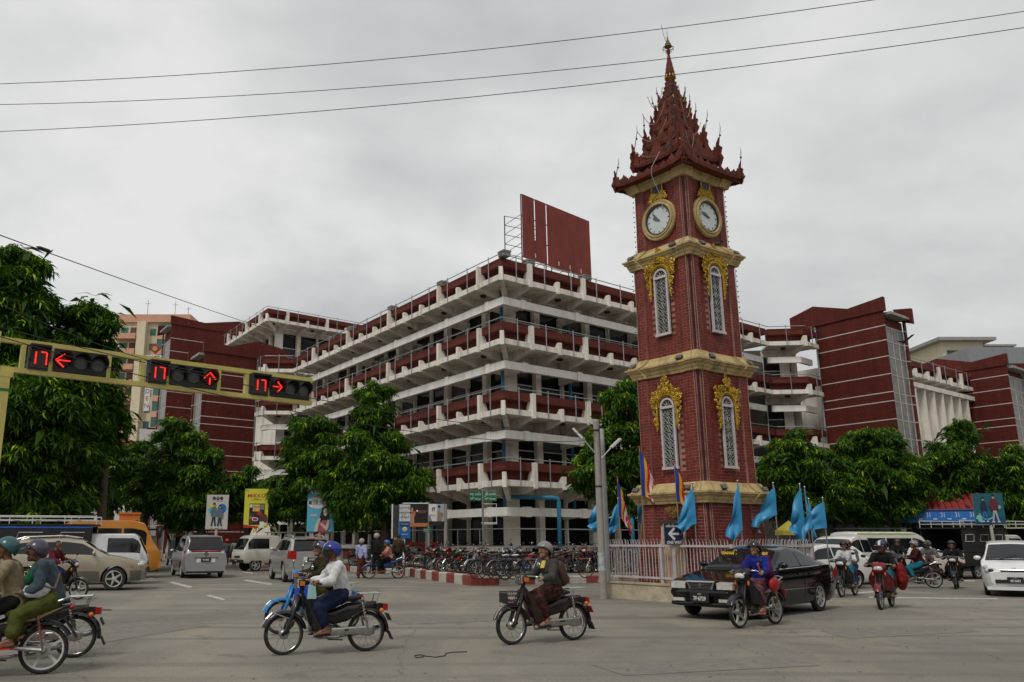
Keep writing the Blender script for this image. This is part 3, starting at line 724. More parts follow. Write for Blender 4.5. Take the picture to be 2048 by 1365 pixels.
for si in (1, 2):
    z0, z1, h0, h1, pw = SECT[si]; w0, w1 = wins[si]; h = (h0+h1)/2-.045
    for fi in (0, 1):
        M = FM(fi, h); hw = WHW
        back = MB(); a = arch_pts(hw+.02, w0, w1); back.prism(a, .02, M @ Matrix.Translation((0,.0,0))); win = back.build('window', M_pdark, tower)
        fr = MB(); A = arch_pts(hw, w0, w1); B = arch_pts(hw-.055, w0+.05, w1)
        nA = len(A); vs = [M @ Vector((x, y, z)) for y in (-.07, -.012) for x, z in A+B]
        fs = []
        for k in range(nA-1):
            fs += [(k, k+1, nA+k+1, nA+k), (2*nA+k, 2*nA+nA+k, 2*nA+nA+k+1, 2*nA+k+1), (k, 2*nA+k, 2*nA+k+1, k+1), (nA+k, nA+k+1, 3*nA+k+1, 3*nA+k)]
        fr.add(vs, fs)
        fr.box((0,0,0), (0,0,0)) if False else None
        for zz, t in ((w0+.03, .07), (w1-.02, .07)):
            fr.prism([(-hw-.03 if zz < w1-.1 else -hw+.02, zz-t/2), (hw+.03 if zz < w1-.1 else hw-.02, zz-t/2), (hw+.03 if zz < w1-.1 else hw-.02, zz+t/2), (-hw-.03 if zz < w1-.1 else -hw+.02, zz+t/2)], .07, M @ Matrix.Translation((0,-.055,0)))
        fr.build('frame', M_wframe, win)
        g = MB()
        for k in range(1, 5):
            a = k*math.pi/5; g.tube([M @ Vector((-.05*math.cos(a), -.03, w1+.05*math.sin(a))), M @ Vector((-(hw-.04)*math.cos(a), -.03, w1+(hw-.04)*math.sin(a)))], .012, 4)
        nrow = 7; dz = (w1-w0-.1)/nrow
        for r in range(nrow):
            zc = w0+.07+(r+.5)*dz
            for sx in (-1, 1):
                cx = sx*.095
                g.tube([M @ Vector((cx+.09*math.cos(t), -.03, zc+dz*.45*math.sin(t))) for t in np.linspace(0, 2*math.pi, 13)], .009, 4, False)
                g.tube([M @ Vector((cx-.09, -.03, zc-dz*.45)), M @ Vector((cx+.09, -.03, zc+dz*.45))], .007, 4); g.tube([M @ Vector((cx+.09, -.03, zc-dz*.45)), M @ Vector((cx-.09, -.03, zc+dz*.45))], .007, 4)
                curl(g, M, cx, zc, .055, 0, 1.4, .009, -.03, sx)
        g.build('grille', M_grille, win)
        # gold surround: arch band, scrolls in a crown, tails down the sides
        Mo = FM(fi, h+.02)
        gb = MB(); rb = hw+.10
        band = [Mo @ Vector((-rb*math.cos(t), -.06, w1+rb*math.sin(t))) for t in np.linspace(-.25, math.pi+.25, 18)]
        gb.tube([Mo @ Vector((-rb-.02, -.05, w1-.62))] + band + [Mo @ Vector((rb+.02, -.05, w1-.62))], .032, 5)
        gb.tube([Mo @ Vector((-(rb-.05)*math.cos(t), -.05, w1+(rb-.05)*math.sin(t))) for t in np.linspace(0, math.pi, 14)], .018, 4)
        gb.build('gold_arch', M_gold, tower)
        sc = MB(); rnd = random.Random(si*10+fi)
        outer = [(-.52,-.10),(-.52,.25),(-.54,.48),(-.40,.34),(-.26,.50),(-.16,.62),(-.10,.80),(0,.92),(.10,.80),(.16,.62),(.26,.50),(.40,.34),(.54,.48),(.52,.25),(.52,-.10)]
        def inside(x, z):
            if x*x+z*z < (rb+.03)**2 and z > 0: return False
            ax = abs(x)
            if z < 0:
                return rb+.0 < ax < rb+.0+.17*(1+z/.75) and z > -.75
            top = .62-.9*(ax-.16) if .16 < ax < .40 else (.95-2.0*ax if ax <= .16 else .36+1.0*(ax-.40))
            return ax < .53 and z < min(top, .93)
        nn = 0; tries = 0
        while nn < 95 and tries < 4000:
            tries += 1
            x = rnd.uniform(-.55,.0); z = rnd.uniform(-.75,.95)
            if not inside(x, z): continue
            nn += 1; r = rnd.uniform(.035,.07) if z > 0 else rnd.uniform(.03,.05); a0 = rnd.uniform(0, 6.28); y = rnd.uniform(-.09,-.04); tt = rnd.uniform(.014,.022)
            for sx in (1, -1):
                Mm = Mo @ Matrix.Diagonal((sx,1,1,1)); curl(sc, Mm, x, w1+z, r, a0, rnd.choice((.7,.9,1.1)) if sx == 1 else .9, tt, y)
        # raised leaf tips along the crown
        for x, z, r in ((0,.86,.07),(0,.72,.08),(-.11,.66,.06),(-.2,.5,.06),(-.32,.38,.06),(-.47,.42,.06),(-.5,.28,.06),(-.5,.08,.06),(-.47,-.12,.05),(-.44,-.3,.045),(-.41,-.48,.04),(-.38,-.66,.035)):
            for sx in (1, -1): sc.ball(Mo @ Vector((sx*x, -.05, w1+z)), r*.75, 6, 4, (.8,.8,1.1))
        sc.build('gold_scrollwork', M_gold, tower, flip=False)['kind'] = 'stuff'
# clocks
M_face = mat('clock_glass', (.58,.63,.62), .25, var=.06, vs=4)
for fi in (0, 1):
    M = FM(fi, .925); zc = 10.87
    def disc(rad, y, nn=36): return [M @ Vector((rad*math.cos(t), y, zc+rad*math.sin(t))) for t in np.linspace(0, 2*math.pi, nn, endpoint=False)]
    def ringmesh(prof, name, m, par):
        o = MB(); nn = 36; rg = [disc(r, y, nn) for r, y in prof]; vs = [p for g in rg for p in g]
        o.add(vs, [(i*nn+k, i*nn+(k+1)%nn, (i+1)*nn+(k+1)%nn, (i+1)*nn+k) for i in range(len(prof)-1) for k in range(nn)])
        return o.build(name, m, par, True, sharp=40)
    clk = ringmesh([(.62,.02),(.63,-.08),(.60,-.12),(.54,-.10),(.53,-.14),(.49,-.15),(.46,-.09),(.45,.0)], 'clock', M_cream, tower)
    tag(clk, 'clock set in cream moulded ring with gold crest')
    ringmesh([(.46,-.06),(.46,-.11),(.425,-.11),(.425,-.06)], 'bezel', M_dark, clk)
    o = MB(); o.add(disc(.43, -.07), [tuple(range(36))]).build('dial', M_face, clk)
    tk = MB()
    for k in range(12):
        a = k*math.pi/6; tk.tube([M @ Vector((.34*math.cos(a), -.078, zc+.34*math.sin(a))), M @ Vector((.395*math.cos(a), -.078, zc+.395*math.sin(a)))], .011, 4)
    tk.build('hour_marks', M_dark, clk)
    hm = mat('grey_hand', (.10,.115,.115), .5)
    for nm, aa, L, w in (('hour_hand', R(90+62) if fi == 0 else R(90+60), .24, .045), ('minute_hand', R(90+72) if fi == 0 else R(90+38), .35, .03)):
        hd = MB(); d = Vector((math.cos(aa), 0, math.sin(aa))); q = Vector((-d.z, 0, d.x))
        pts = [(-.06,-w*.4),(L*.35,-w*.9),(L*.6,-w),(L,0),(L*.6,w),(L*.35,w*.9),(-.06,w*.4)]
        P = [d*a+q*b for a, b in pts]
        y = -.085 if nm[0] == 'h' else -.095
        hd.add([M @ Vector((p.x, y, zc+p.z)) for p in P] + [M @ Vector((p.x, y-.008, zc+p.z)) for p in P], [tuple(range(7)), tuple(range(13,6,-1))] + [(k, k+7, (k+1)%7+7, (k+1)%7) for k in range(7)]).build(nm, hm, clk)
    sc = MB(); rnd = random.Random(fi+3); nn = 0
    Mo = FM(fi, .93)
    while nn < 120:
        x = rnd.uniform(-.6,0); z = rnd.uniform(-.1, 1.05)
        if x*x+z*z < .66**2 or abs(x) > .62-.50*max(0,z-.05)/1.0 or (x*x+(z-1.0)**2) < .2**2: continue
        nn += 1; r = rnd.uniform(.035,.06); a0 = rnd.uniform(0,6.28); y = rnd.uniform(-.08,-.03); tt = rnd.uniform(.014,.022)
        for sx in (1,-1): curl(sc, Mo @ Matrix.Diagonal((sx,1,1,1)), x, zc+z, r, a0, .9, tt, y)
    sc.build('gold_scrollwork', M_gold, tower, flip=False)['kind'] = 'stuff'
    o = MB(); nn = 20; o.add([Mo @ Vector((.19*math.cos(t), y, zc+1.0+.22*math.sin(t))) for y in (.0,-.06) for t in np.linspace(0,2*math.pi,nn,endpoint=False)], [tuple(range(nn)), tuple(range(nn,2*nn))]+[(k,(k+1)%nn,(k+1)%nn+nn,k+nn) for k in range(nn)]).build('medallion', mat('dark_medallion', (.035,.028,.026), .5), tower)
    o = MB(); o.tube([Mo @ Vector((.2*math.cos(t), -.06, zc+1.0+.23*math.sin(t))) for t in np.linspace(0,2*math.pi,21)], .022, 5).build('medallion_rim', M_gold, tower)
# eaves slab and tiered roof
def flame(w, h, lean=0):
    """flame shaped outline, x across, z up"""
    return [(-w/2,0),(-w*.62,h*.18),(-w*.42,h*.30),(-w*.50,h*.42),(-w*.26,h*.52),(-w*.28,h*.66),(-w*.08,h*.78),(lean,h),(w*.10,h*.78),(w*.30,h*.66),(w*.26,h*.52),(w*.50,h*.42),(w*.42,h*.30),(w*.62,h*.18),(w/2,0)]
def tier(z, he, hw_next, zn, lift, spike, ndent, body):
    """one roof tier: flared eave at half-width he, sloping up to half-width hw_next at zn, with spiked corner finials"""
    o = MB(); N = 7
    for fi, n, u in FACES:
        rows = []
        for t, (hh, zz) in enumerate(((he, z), (he+.02, z+.10), (he*.82+hw_next*.18, z+.17), (he*.45+hw_next*.55, z+(zn-z)*.55), (hw_next, zn))):
            row = []
            for k in range(N+1):
                s = -1+2*k/N; l = lift*abs(s)**4*(1 if t < 2 else .5 if t == 2 else 0); p = n*hh + u*(s*hh); row.append((p.x*(1+.05*l), p.y*(1+.05*l), zz+l))
            rows.append(row)
        o.grid(rows)
    # underside
    o.add([(sx*he, sy*he, z+.02) for sx, sy in ((-1,-1),(1,-1),(1,1),(-1,1))], [(0,1,2,3)])
    o.build('roof_tier', M_roofr, tower)
    if body: MB().box((0,0,(zn+body)/2), (hw_next*2*.94, hw_next*2*.94, body-zn+.3)).build('tier_wall', mat('dark_red_wall', (.085,.02,.016), .7), tower)
    fr = MB()
    for fi, n, u in FACES:
        for k in range(ndent):
            s = -1+2*(k+.5)/ndent
            hgt = spike*(.14+.34*abs(s)**2.5)*random.uniform(.7,1.15)
            p = n*(he-.02) + u*(s*he); lz = lift*abs(s)**4
            Mx = Matrix(((u.x, n.x, 0, p.x), (u.y, n.y, 0, p.y), (0,0,1,z+.06+lz), (0,0,0,1))); w = 2*he/ndent*1.15
            fr.prism(flame(w, hgt+.1), .03, Mx)
    fr.build('eave_cresting', M_roofr, tower)
    for sx, sy in ((-1,-1),(1,-1),(1,1),(-1,1)):
        c = MB(); d = Vector((sx, sy, 0)).normalized(); p = Vector((sx*he*.94, sy*he*.94, z+lift*.6))
        for (ux, uy) in ((sx,0),(0,sy)):                   # two flame plates meeting at the corner
            uu = Vector((-ux,-uy,0)); nn = Vector((-uu.y, uu.x, 0))
            Mx = Matrix(((uu.x, nn.x, 0, p.x), (uu.y, nn.y, 0, p.y), (0,0,1,p.z), (0,0,0,1)))
            S = spike
            pr = [(-.10*S,-.12),(-.22*S,.12*S),(-.14*S,.30*S),(-.20*S,.5*S),(-.08*S,.62*S),(-.10*S,.9*S),(.02*S,.72*S),(.06*S,.5*S),(.16*S,.55*S),(.18*S,.36*S),(.30*S,.38*S),(.32*S,.22*S),(.44*S,.26*S),(.46*S,.10*S),(.62*S,.12*S),(.66*S,-.05),(.3*S,-.1)]
            c.prism(pr, .035, Mx)
        c.build('corner_finial', M_roofr, tower)
        r = MB(); b = p + d*.03; lean = Vector((random.uniform(-.22,.22), random.uniform(-.22,.22), 0))*spike
        r.tube([b + Vector((0,0,.45*spike)), b + Vector((0,0,1.3*spike))*1 + lean, b + Vector((0,0,1.55*spike)) + lean], [.015,.011,.003], 5)
        r.ball(b + Vector((0,0,1.05*spike)) + lean*.8, .035, 6, 4); r.build('finial_rod', M_dark, tower)
        g = MB(); q = p + d*.035
        for k in range(5): g.ball(q + Vector((0,0,.02+k*.07*spike)), .045-.004*k, 6, 4, (.9,.9,1.2))
        g.build('gold_guardian', M_gold, tower, flip=False)
tier(12.2, 1.39, .90, 12.58, .10, .66, 9, 0)
TI = [(12.80, .94, .66, 13.2, .92, 13.5), (13.42, .65, .47, 13.8, .80, 14.05), (13.98, .48, .35, 14.3, .68, 14.5), (14.45, .37, .27, 14.72, .56, 14.95), (14.9, .28, .20, 15.12, .46, 15.3)]
MB().box((0,0,12.65), (1.62,1.62,.6)).build('tier_wall', M_roofr, tower)
for z, he, hn, zn, sp, body in TI:
    tier(z, he, hn, zn, .14*he, sp, 7, body)
    g = MB()
    for fi, n, u in FACES:
        p = n*(he*.93); Mx = Matrix(((u.x, n.x, 0, p.x), (u.y, n.y, 0, p.y), (0,0,1,z+.03), (0,0,0,1))); g.prism(flame(he*.62, sp*.8), .05, Mx)
        for sx in (-1,1):
            p = n*(he*.88)+u*(sx*he*.52); Mx = Matrix(((u.x, n.x, 0, p.x), (u.y, n.y, 0, p.y), (0,0,1,z+.03), (0,0,0,1))); g.prism(flame(he*.55, sp*.72), .05, Mx)
    g.build('gable_plate', M_roofr, tower)['kind'] = 'stuff'
MB().lathe([(.30,15.12),(.34,15.22),(.24,15.28),(.28,15.40),(.20,15.46),(.23,15.58),(.17,15.64),(.19,15.74),(.13,15.8)], n=4, a0=math.pi/4).build('spire_base', M_roofr, tower)
MB().lathe([(.13,15.78),(.15,15.85),(.17,15.98),(.14,16.02),(.155,16.08),(.125,16.18),(.13,16.22),(.10,16.33),(.105,16.37),(.075,16.5),(.05,16.66),(.04,16.74),(.065,16.80),(.07,16.86),(.05,16.93),(.03,17.0)], n=12).build('spire', M_roofr, tower, True, sharp=35)
g = MB()
for k in range(10):
    a = k*math.pi/5; g.ball((.165*math.cos(a), .165*math.sin(a), 15.93), .032, 6, 4, (.7,.7,2.4))
g.build('gold_lotus', M_gold, tower, flip=False)
MB().lathe([(.03,17.0),(.13,17.02),(.09,17.08),(.10,17.11),(.055,17.18),(.06,17.21),(.025,17.27),(.028,17.33),(.01,17.4),(.004,17.7)], n=12).build('umbrella_finial', mat('tarnished_gold', (.20,.14,.04), .5, metal=.4, var=.3), tower, True, sharp=30)
um = MB(); um.tube([(.16*math.cos(t), .16*math.sin(t), 16.98+.02*math.sin(5*t)) for t in np.linspace(0,2*math.pi,21)], .012, 4)
for k in range(10): a = k*math.pi/5; um.tube([(.16*math.cos(a), .16*math.sin(a), 16.98), (.17*math.cos(a), .17*math.sin(a), 16.88)], .008, 4)
um.build('umbrella_fringe', M_dark, tower)
MB().tube([(-.02,.02,17.1),(-.06,.10,17.5),(-.05,.16,17.85),(-.03,.19,17.88)], .008, 4).build('lightning_wire', M_dark, tower)
# loose light cables and floodlights
M_cab = mat('tan_cable', (.30,.23,.15), .7)
rnd = random.Random(5)
def cable(pts, r=.010, m=M_cab, name='light_cable'): return MB().tube(pts, r, 4).build(name, m, tower)
for fi, n, u in FACES[:2]:
    for sx in (-1, 1):
        pts = []
        for z0, z1, h0, h1, pw in SECT:
            for t in (.02,.5,.98): h = h0+(h1-h0)*t+.022; x = sx*(h-.15); p = n*h + u*x; pts.append((p.x+rnd.uniform(-.015,.015), p.y+rnd.uniform(-.015,.015), z0+(z1-z0)*t))
            h = h1+.28; p = n*h+u*(sx*(h-.3)); pts.append((p.x, p.y, z1+.2))
        cable(pts[:-1])
    for k in range(4):                                      # swags on the roof
        he = 1.0-.15*k; z = 12.9+.6*k; a = -he*.8; b = rnd.uniform(-.1,.8)*he
        cable([tuple(n*(he*(.95-.25*f)+.1) + u*(a+(b-a)*f) + Vector((0,0,z+.55*(2*f-1)**2+.15*f))) for f in np.linspace(0,1,9)], .011)
cable([tuple(FACES[1][1]*h + FACES[1][2]*x + Vector((0,0,z))) for h, x, z in ((1.0,.2,13.0),(1.44,.22,12.35),(1.42,.2,12.1),(1.12,.24,11.5),(1.05,.24,11.1))], .009, mat('grey_cable', (.4,.4,.38), .6))
ARR = MB()
for sx, sy in ((-1,-1),(1,-1),(-1,1)):
    for z0, z1, h0, h1, pw in SECT[1:]:
        for k in range(int((z1-z0)/.16)):
            z = z0+.1+k*.16; h = h0+.0; ARR.ball((sx*(h-.02), sy*(h-.02), z), .022, 5, 3)
ARR.build('bulb_string', M_dark, tower, flip=False)['kind'] = 'stuff'
FL = MB().box((0,0,.10), (.30,.16,.20), M=Matrix.Rotation(R(-35),3,'X')).box((0,.02,.02), (.22,.05,.05)).box((0,-.09,.17), (.34,.03,.20), M=Matrix.Rotation(R(-35),3,'X'))
FLM = FL.mesh('floodlight', mat('grey_lamp_housing', (.10,.10,.095), .5, var=.3))
for zz, hh in ((2.88, 1.27), (6.47, 1.19), (9.82, 1.12)):
    for fi, n, u in FACES[:2]:
        for x in ((0, .92*hh) if fi == 0 else (-.92*hh, 0)):
            if x == 0: x = -.5*hh if fi == 0 else .5*hh
            p = n*hh + u*x; inst(FLM, 'floodlight', tower, (p.x, p.y, zz), (0,0,math.atan2(u.y,u.x)), (.62,.62,.62))
# notice board on the left face and its gilt crest
M = FM(1, 1.38)
bo = MB(); bo.prism([(-.36,.35),(.46,.35),(.46,2.0),(-.36,2.0)], .05, M @ Matrix.Translation((0,-.02,0)) @ Matrix.Rotation(R(-4.4),4,'X')); nb = bo.build('notice_board', mat('peach_board', (.52,.34,.22), .7, var=.1, vs=3, dirt=(.35,.24,.16), dirt_amt=.5), tower)
bo = MB(); bo.prism([(-.42,2.0),(.52,2.0),(.52,2.12),(-.42,2.12)], .10, M @ Matrix.Translation((0,.12,0))); bo.build('board_head', mat('dark_wood', (.05,.035,.02), .6), nb)
cr2 = MB()
for k in range(26):
    a = rnd.uniform(0,6.28); curl(cr2, M, rnd.uniform(-.22,.25)*.8, 2.2+rnd.uniform(0,.25), .05, a, .9, .018, .13)
cr2.build('board_crest', mat('dull_gilt', (.22,.14,.03), .5, metal=.2), nb, flip=False)

# ------------------------------------------------------------------ fence round the tower
FD = Vector((math.sin(R(55)), math.cos(R(55)))); FLd = Vector((math.sin(R(-35)), math.cos(R(-35))))
fL = Vector((4.68, 25.20)); fN = fL - FLd*4.5; fR = fN + FD*3.4; fB = fL + FD*3.4
M_stucco = mat('flaking_cream_wall', (.47,.40,.28), .85, var=.2, dirt=(.22,.19,.15), dirt_amt=.9, dscale=2.4, bump=.6, bs=9)
M_fence = mat('pale_lilac_paint', (.50,.46,.47), .6, var=.12, dirt=(.25,.20,.18), dirt_amt=.6, dscale=5)
wallr = thing('plinth_wall', 'low flaking cream wall carrying the fence round the clock tower', 'wall', (fN.x, fN.y, 0))
def wseg(a, b, h=.42, t=.28):
    d = b-a; c = (a+b)/2; L = d.length; n = max(1, round(L/1.3))
    for i in range(n):
        q = a + d*((i+.5)/n)
        put(MB().box((0,0,h/2), (L/n-.004, t, h)), 'wall_segment', M_stucco, wallr, (q.x-fN.x, q.y-fN.y, 0), math.atan2(d.y,d.x))
        put(MB().box((0,0,h+.02), (L/n-.004, t+.05, .05)), 'coping', M_stucco, wallr, (q.x-fN.x, q.y-fN.y, 0), math.atan2(d.y,d.x))
wseg(fL, fN); wseg(fN, fR); wseg(fR, fB); wseg(fB, fL)
plane_poly('plinth_floor', [tuple(p) for p in (fL, fN, fR, fB)], .3, M_pave)
fence = thing('picket_fence', 'pale painted steel picket fence with curled tips round the clock tower', 'fence', (fN.x, fN.y, 0))
pk = MB(); pk.tube([(0,0,.50),(0,0,1.50),(0,-.012,1.57),(0,-.05,1.61)], [.012,.012,.011,.007], 5); PK = pk.mesh('picket', M_fence)
def frun(a, b, posts):
    d = b-a; L = d.length; ang = math.atan2(d.y,d.x); n = int(L/.105)
    for i in range(1, n):
        q = a + d*(i/n); o = inst(PK, 'picket', fence, (q.x-fN.x, q.y-fN.y, random.uniform(-.015,.015)), (random.uniform(-.008,.008), random.uniform(-.008,.008), ang))
    c = (a+b)/2
    for z in (.60, 1.44): put(MB().box((0,0,0), (L, .045, .055)), 'rail', M_fence, fence, (c.x-fN.x+d.normalized().y*.03, c.y-fN.y-d.normalized().x*.03, z), ang)
    for f in posts:
        q = a + d*f; put(MB().box((0,0,.93), (.085,.085,1.12)), 'post', M_fence, fence, (q.x-fN.x, q.y-fN.y, 0), ang)
frun(fL, fN, (0,.5)); frun(fN, fR, (0,.5,1)); frun(fR, fB, (.5,1)); frun(fB, fL, (.5,))
# ================================================================== trees: narrow drooping leaves in clumps
def leaf_mat(name, dark, light):
    m = bpy.data.materials.new(name); m.use_nodes = True; N = m.node_tree.nodes; L = m.node_tree.links; b = N['Principled BSDF']
    b.inputs['Roughness'].default_value = .48; b.inputs['Specular IOR Level'].default_value = .16
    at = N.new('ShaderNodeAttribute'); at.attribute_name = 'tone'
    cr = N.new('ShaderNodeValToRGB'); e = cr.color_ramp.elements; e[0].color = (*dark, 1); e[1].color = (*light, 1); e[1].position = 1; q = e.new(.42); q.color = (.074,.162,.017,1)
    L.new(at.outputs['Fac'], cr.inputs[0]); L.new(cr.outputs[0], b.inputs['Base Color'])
    tr = N.new('ShaderNodeBsdfTranslucent'); mx = N.new('ShaderNodeMixShader'); mx.inputs[0].default_value = .22
    sc = N.new('ShaderNodeMixRGB'); sc.blend_type = 'MULTIPLY'; sc.inputs[0].default_value = 1; sc.inputs[2].default_value = (1.3,1.5,.5,1); L.new(cr.outputs[0], sc.inputs[1]); L.new(sc.outputs[0], tr.inputs[0])
    L.new(b.outputs[0], mx.inputs[1]); L.new(tr.outputs[0], mx.inputs[2]); L.new(mx.outputs[0], N['Material Output'].inputs[0])
    return m
M_leafA = leaf_mat('mango_leaves', (.027,.068,.011), (.40,.54,.03))
M_leafB = leaf_mat('street_tree_leaves', (.028,.070,.012), (.38,.53,.03))
M_bark = mat('bark', (.10,.08,.06), .9, var=.3, vs=6, bump=.8, bs=12)
def leaves(centres, rad, nper, size, seed, droop=.55, tones=None):
    """each clump: a spray of narrow leaves hanging from a twig end; returns verts, faces, tone"""
    rng = np.random.default_rng(seed); n = len(centres)
    C = np.repeat(centres, nper, 0); m = len(C)
    az = rng.uniform(0, 2*np.pi, m); el = rng.normal(-droop, .38, m)
    D = np.stack([np.cos(az)*np.cos(el), np.sin(az)*np.cos(el), np.sin(el)], 1)
    S = np.stack([-np.sin(az), np.cos(az), np.zeros(m)], 1) + rng.normal(0, .25, (m,3)); S /= np.linalg.norm(S, axis=1)[:,None]
    L = size*rng.uniform(.65, 1.25, m)[:,None]; Wd = L*rng.uniform(.085,.135, m)[:,None]
    B = C + rng.normal(0, rad, (m,3))
    mid = B + D*L*.5 + np.array([0,0,1.])*L*.05; tip = B + D*L - np.array([0,0,1.])*L*.14
    V = np.empty((m*4,3)); V[0::4] = B; V[1::4] = mid - S*Wd; V[2::4] = tip; V[3::4] = mid + S*Wd
    F = np.arange(m*4).reshape(m,4)
    tc = np.repeat(np.clip(rng.beta(1.3,3.0,n)*.40 + (tones if tones is not None else .2), 0, 1), nper)
    tone = np.clip(tc + rng.normal(0,.07,m), 0, 1)
    return V, F, np.repeat(tone, 4)
def mesh_np(name, V, F, tone, m):
    me = bpy.data.meshes.new(name); nv, nf = len(V), len(F)
    me.vertices.add(nv); me.vertices.foreach_set('co', V.astype(np.float32).ravel())
    me.loops.add(nf*4); me.loops.foreach_set('vertex_index', F.astype(np.int32).ravel())
    me.polygons.add(nf); me.polygons.foreach_set('loop_start', np.arange(0, nf*4, 4, dtype=np.int32)); me.polygons.foreach_set('loop_total', np.full(nf, 4, np.int32))
    a = me.attributes.new('tone', 'FLOAT', 'POINT'); a.data.foreach_set('value', tone.astype(np.float32))
    me.update(); me.materials.append(m); return me
def crown_points(blobs, dens, rng, inner=.22):
    """blobs: (centre, radii). Each blob is covered with smaller boughs; points lie on the boughs' outer shells"""
    out = []; tones = []
    for c, r in blobs:
        c = np.array(c); r = np.array(r); nb = int(np.clip(np.prod(r)**.667*3.6, 12, 46))
        g = np.arange(nb)+.5; ph = np.arccos(1-2*g/nb); th = np.pi*(1+5**.5)*g
        D = np.stack([np.cos(th)*np.sin(ph), np.sin(th)*np.sin(ph), np.cos(ph)], 1) + rng.normal(0,.13,(nb,3))
        for d in D:
            if d[2] < -.9: continue
            bc = c + d*r*rng.uniform(.62,.86); br = np.array([1,1,.72])*r.mean()*rng.uniform(.26,.42)
            area = 4*np.pi*br[0]**2; n = int(area*dens*.85)
            q = rng.normal(0,1,(n,3)); q /= np.linalg.norm(q,axis=1)[:,None]
            q[:,2] = np.where(rng.random(n) < .55, np.abs(q[:,2]), q[:,2])
            k = np.where(rng.random(n) < inner, rng.uniform(.3,.8,n), rng.normal(.98,.10,n))
            out.append(bc + q*k[:,None]*br); tones.append(np.clip(.02 + .22*np.maximum(q[:,2],0)*np.minimum(k,1) + rng.uniform(0,.12) + .62*(rng.random(n) < .10)*(k > .85), 0, 1))  # painted top light: tone rises on upward sides; random bright sprays are young leaves
    return np.concatenate(out), np.concatenate(tones)
def tree(name, label, base, blobs, dens, size, seed, m=None, trunk_r=.16, nper=9, group='street trees round the market', rad=None, droop=.55):
    rng = np.random.default_rng(seed)
    root = thing(name, label, 'tree', base, 0, group)
    P, tn = crown_points(blobs, dens, rng)
    V, F, t = leaves(P, rad or size*.16, nper, size, seed+1, droop, tn)
    # a coarse inner mass of leaves closes the crown, shade painted into its tone
    Q = []
    for c, r in blobs:
        nn = int(np.prod(r)**.667*14); d = rng.normal(0,1,(nn,3)); d /= np.linalg.norm(d,axis=1)[:,None]; Q.append(np.array(c)+d*np.array(r)*rng.uniform(.35,.86,nn)[:,None])
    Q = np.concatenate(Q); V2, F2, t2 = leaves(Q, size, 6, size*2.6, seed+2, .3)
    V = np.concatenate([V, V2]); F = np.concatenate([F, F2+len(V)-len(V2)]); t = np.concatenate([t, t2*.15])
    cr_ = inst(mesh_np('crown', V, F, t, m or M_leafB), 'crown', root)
    cz = np.mean([c[2] for c, r in blobs]); top = max(c[2]+r[2]*.5 for c, r in blobs)
    tr = MB(); tr.tube([(0,0,-.05),(.03,.02,cz*.35),(-.04,.05,cz*.7),(.02,0,top*.9)], [trunk_r*1.25, trunk_r, trunk_r*.8, trunk_r*.25], 8)
    for c, r in blobs:
        z0 = cz*.45; tr.tube([(0,0,z0), (c[0]*.5, c[1]*.5, (z0+c[2])/2+.2), (c[0]*.9, c[1]*.9, c[2])], [trunk_r*.55, trunk_r*.4, trunk_r*.12], 6)
    for k in range(10):
        c, r = blobs[k % len(blobs)]; a = rng.uniform(0,6.28); tr.tube([(0,0,cz*.6), (c[0]+r[0]*.5*math.cos(a), c[1]+r[1]*.5*math.sin(a), c[2]+r[2]*rng.uniform(-.3,.5))], [trunk_r*.3, trunk_r*.06], 5)
    tr.build('trunk', M_bark, root, True)
    return root
def blob_px(base, items):
    """items: photo pixel centre, half-width px, half-height px, extra depth -> ellipsoids relative to base"""
    out = []; bx, by, bz = base
    for x, y, hx, hy, dy in items:
        p = atY(x, y, by+dy); dep = p.y*math.cos(PIT)+(p.z-1.6)*math.sin(PIT); s = dep/1680
        rx, rz = hx*s, hy*s; out.append(((p.x-bx, p.y-by, p.z), (rx, (rx+rz)*.5 if rx < rz else rx*.85, rz)))
    return out
def tree_px(name, label, base, items, *a, **k): return tree(name, label, base, blob_px(base, items), *a, **k)
GT = 'street trees round the market'
# large tree at the left edge, two crowns, and those lining the left street
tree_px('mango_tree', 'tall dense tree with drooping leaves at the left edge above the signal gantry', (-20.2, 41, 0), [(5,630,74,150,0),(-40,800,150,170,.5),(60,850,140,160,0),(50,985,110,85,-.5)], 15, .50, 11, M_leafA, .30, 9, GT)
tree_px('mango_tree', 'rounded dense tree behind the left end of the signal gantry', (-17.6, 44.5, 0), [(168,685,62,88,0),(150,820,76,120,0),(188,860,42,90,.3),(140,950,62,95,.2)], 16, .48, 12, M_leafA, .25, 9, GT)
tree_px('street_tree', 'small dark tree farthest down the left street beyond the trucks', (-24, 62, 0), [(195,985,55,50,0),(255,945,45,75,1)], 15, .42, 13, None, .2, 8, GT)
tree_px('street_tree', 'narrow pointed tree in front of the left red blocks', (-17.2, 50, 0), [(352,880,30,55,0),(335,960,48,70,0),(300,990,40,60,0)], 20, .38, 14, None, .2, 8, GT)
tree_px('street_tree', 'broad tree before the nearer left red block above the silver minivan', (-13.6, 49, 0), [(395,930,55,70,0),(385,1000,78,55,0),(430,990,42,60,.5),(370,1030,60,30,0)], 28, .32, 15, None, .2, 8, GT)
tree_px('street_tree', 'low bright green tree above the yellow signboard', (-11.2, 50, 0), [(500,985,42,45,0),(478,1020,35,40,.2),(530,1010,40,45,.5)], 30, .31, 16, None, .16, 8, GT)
tree_px('street_tree', 'tree with rounded crown left of the tallest street tree', (-7.2, 47.5, 0), [(625,890,50,70,0),(610,960,68,70,0),(655,960,60,75,.4),(590,1010,60,42,.2),(660,1025,60,35,.2)], 32, .31, 17, None, .2, 8, GT)
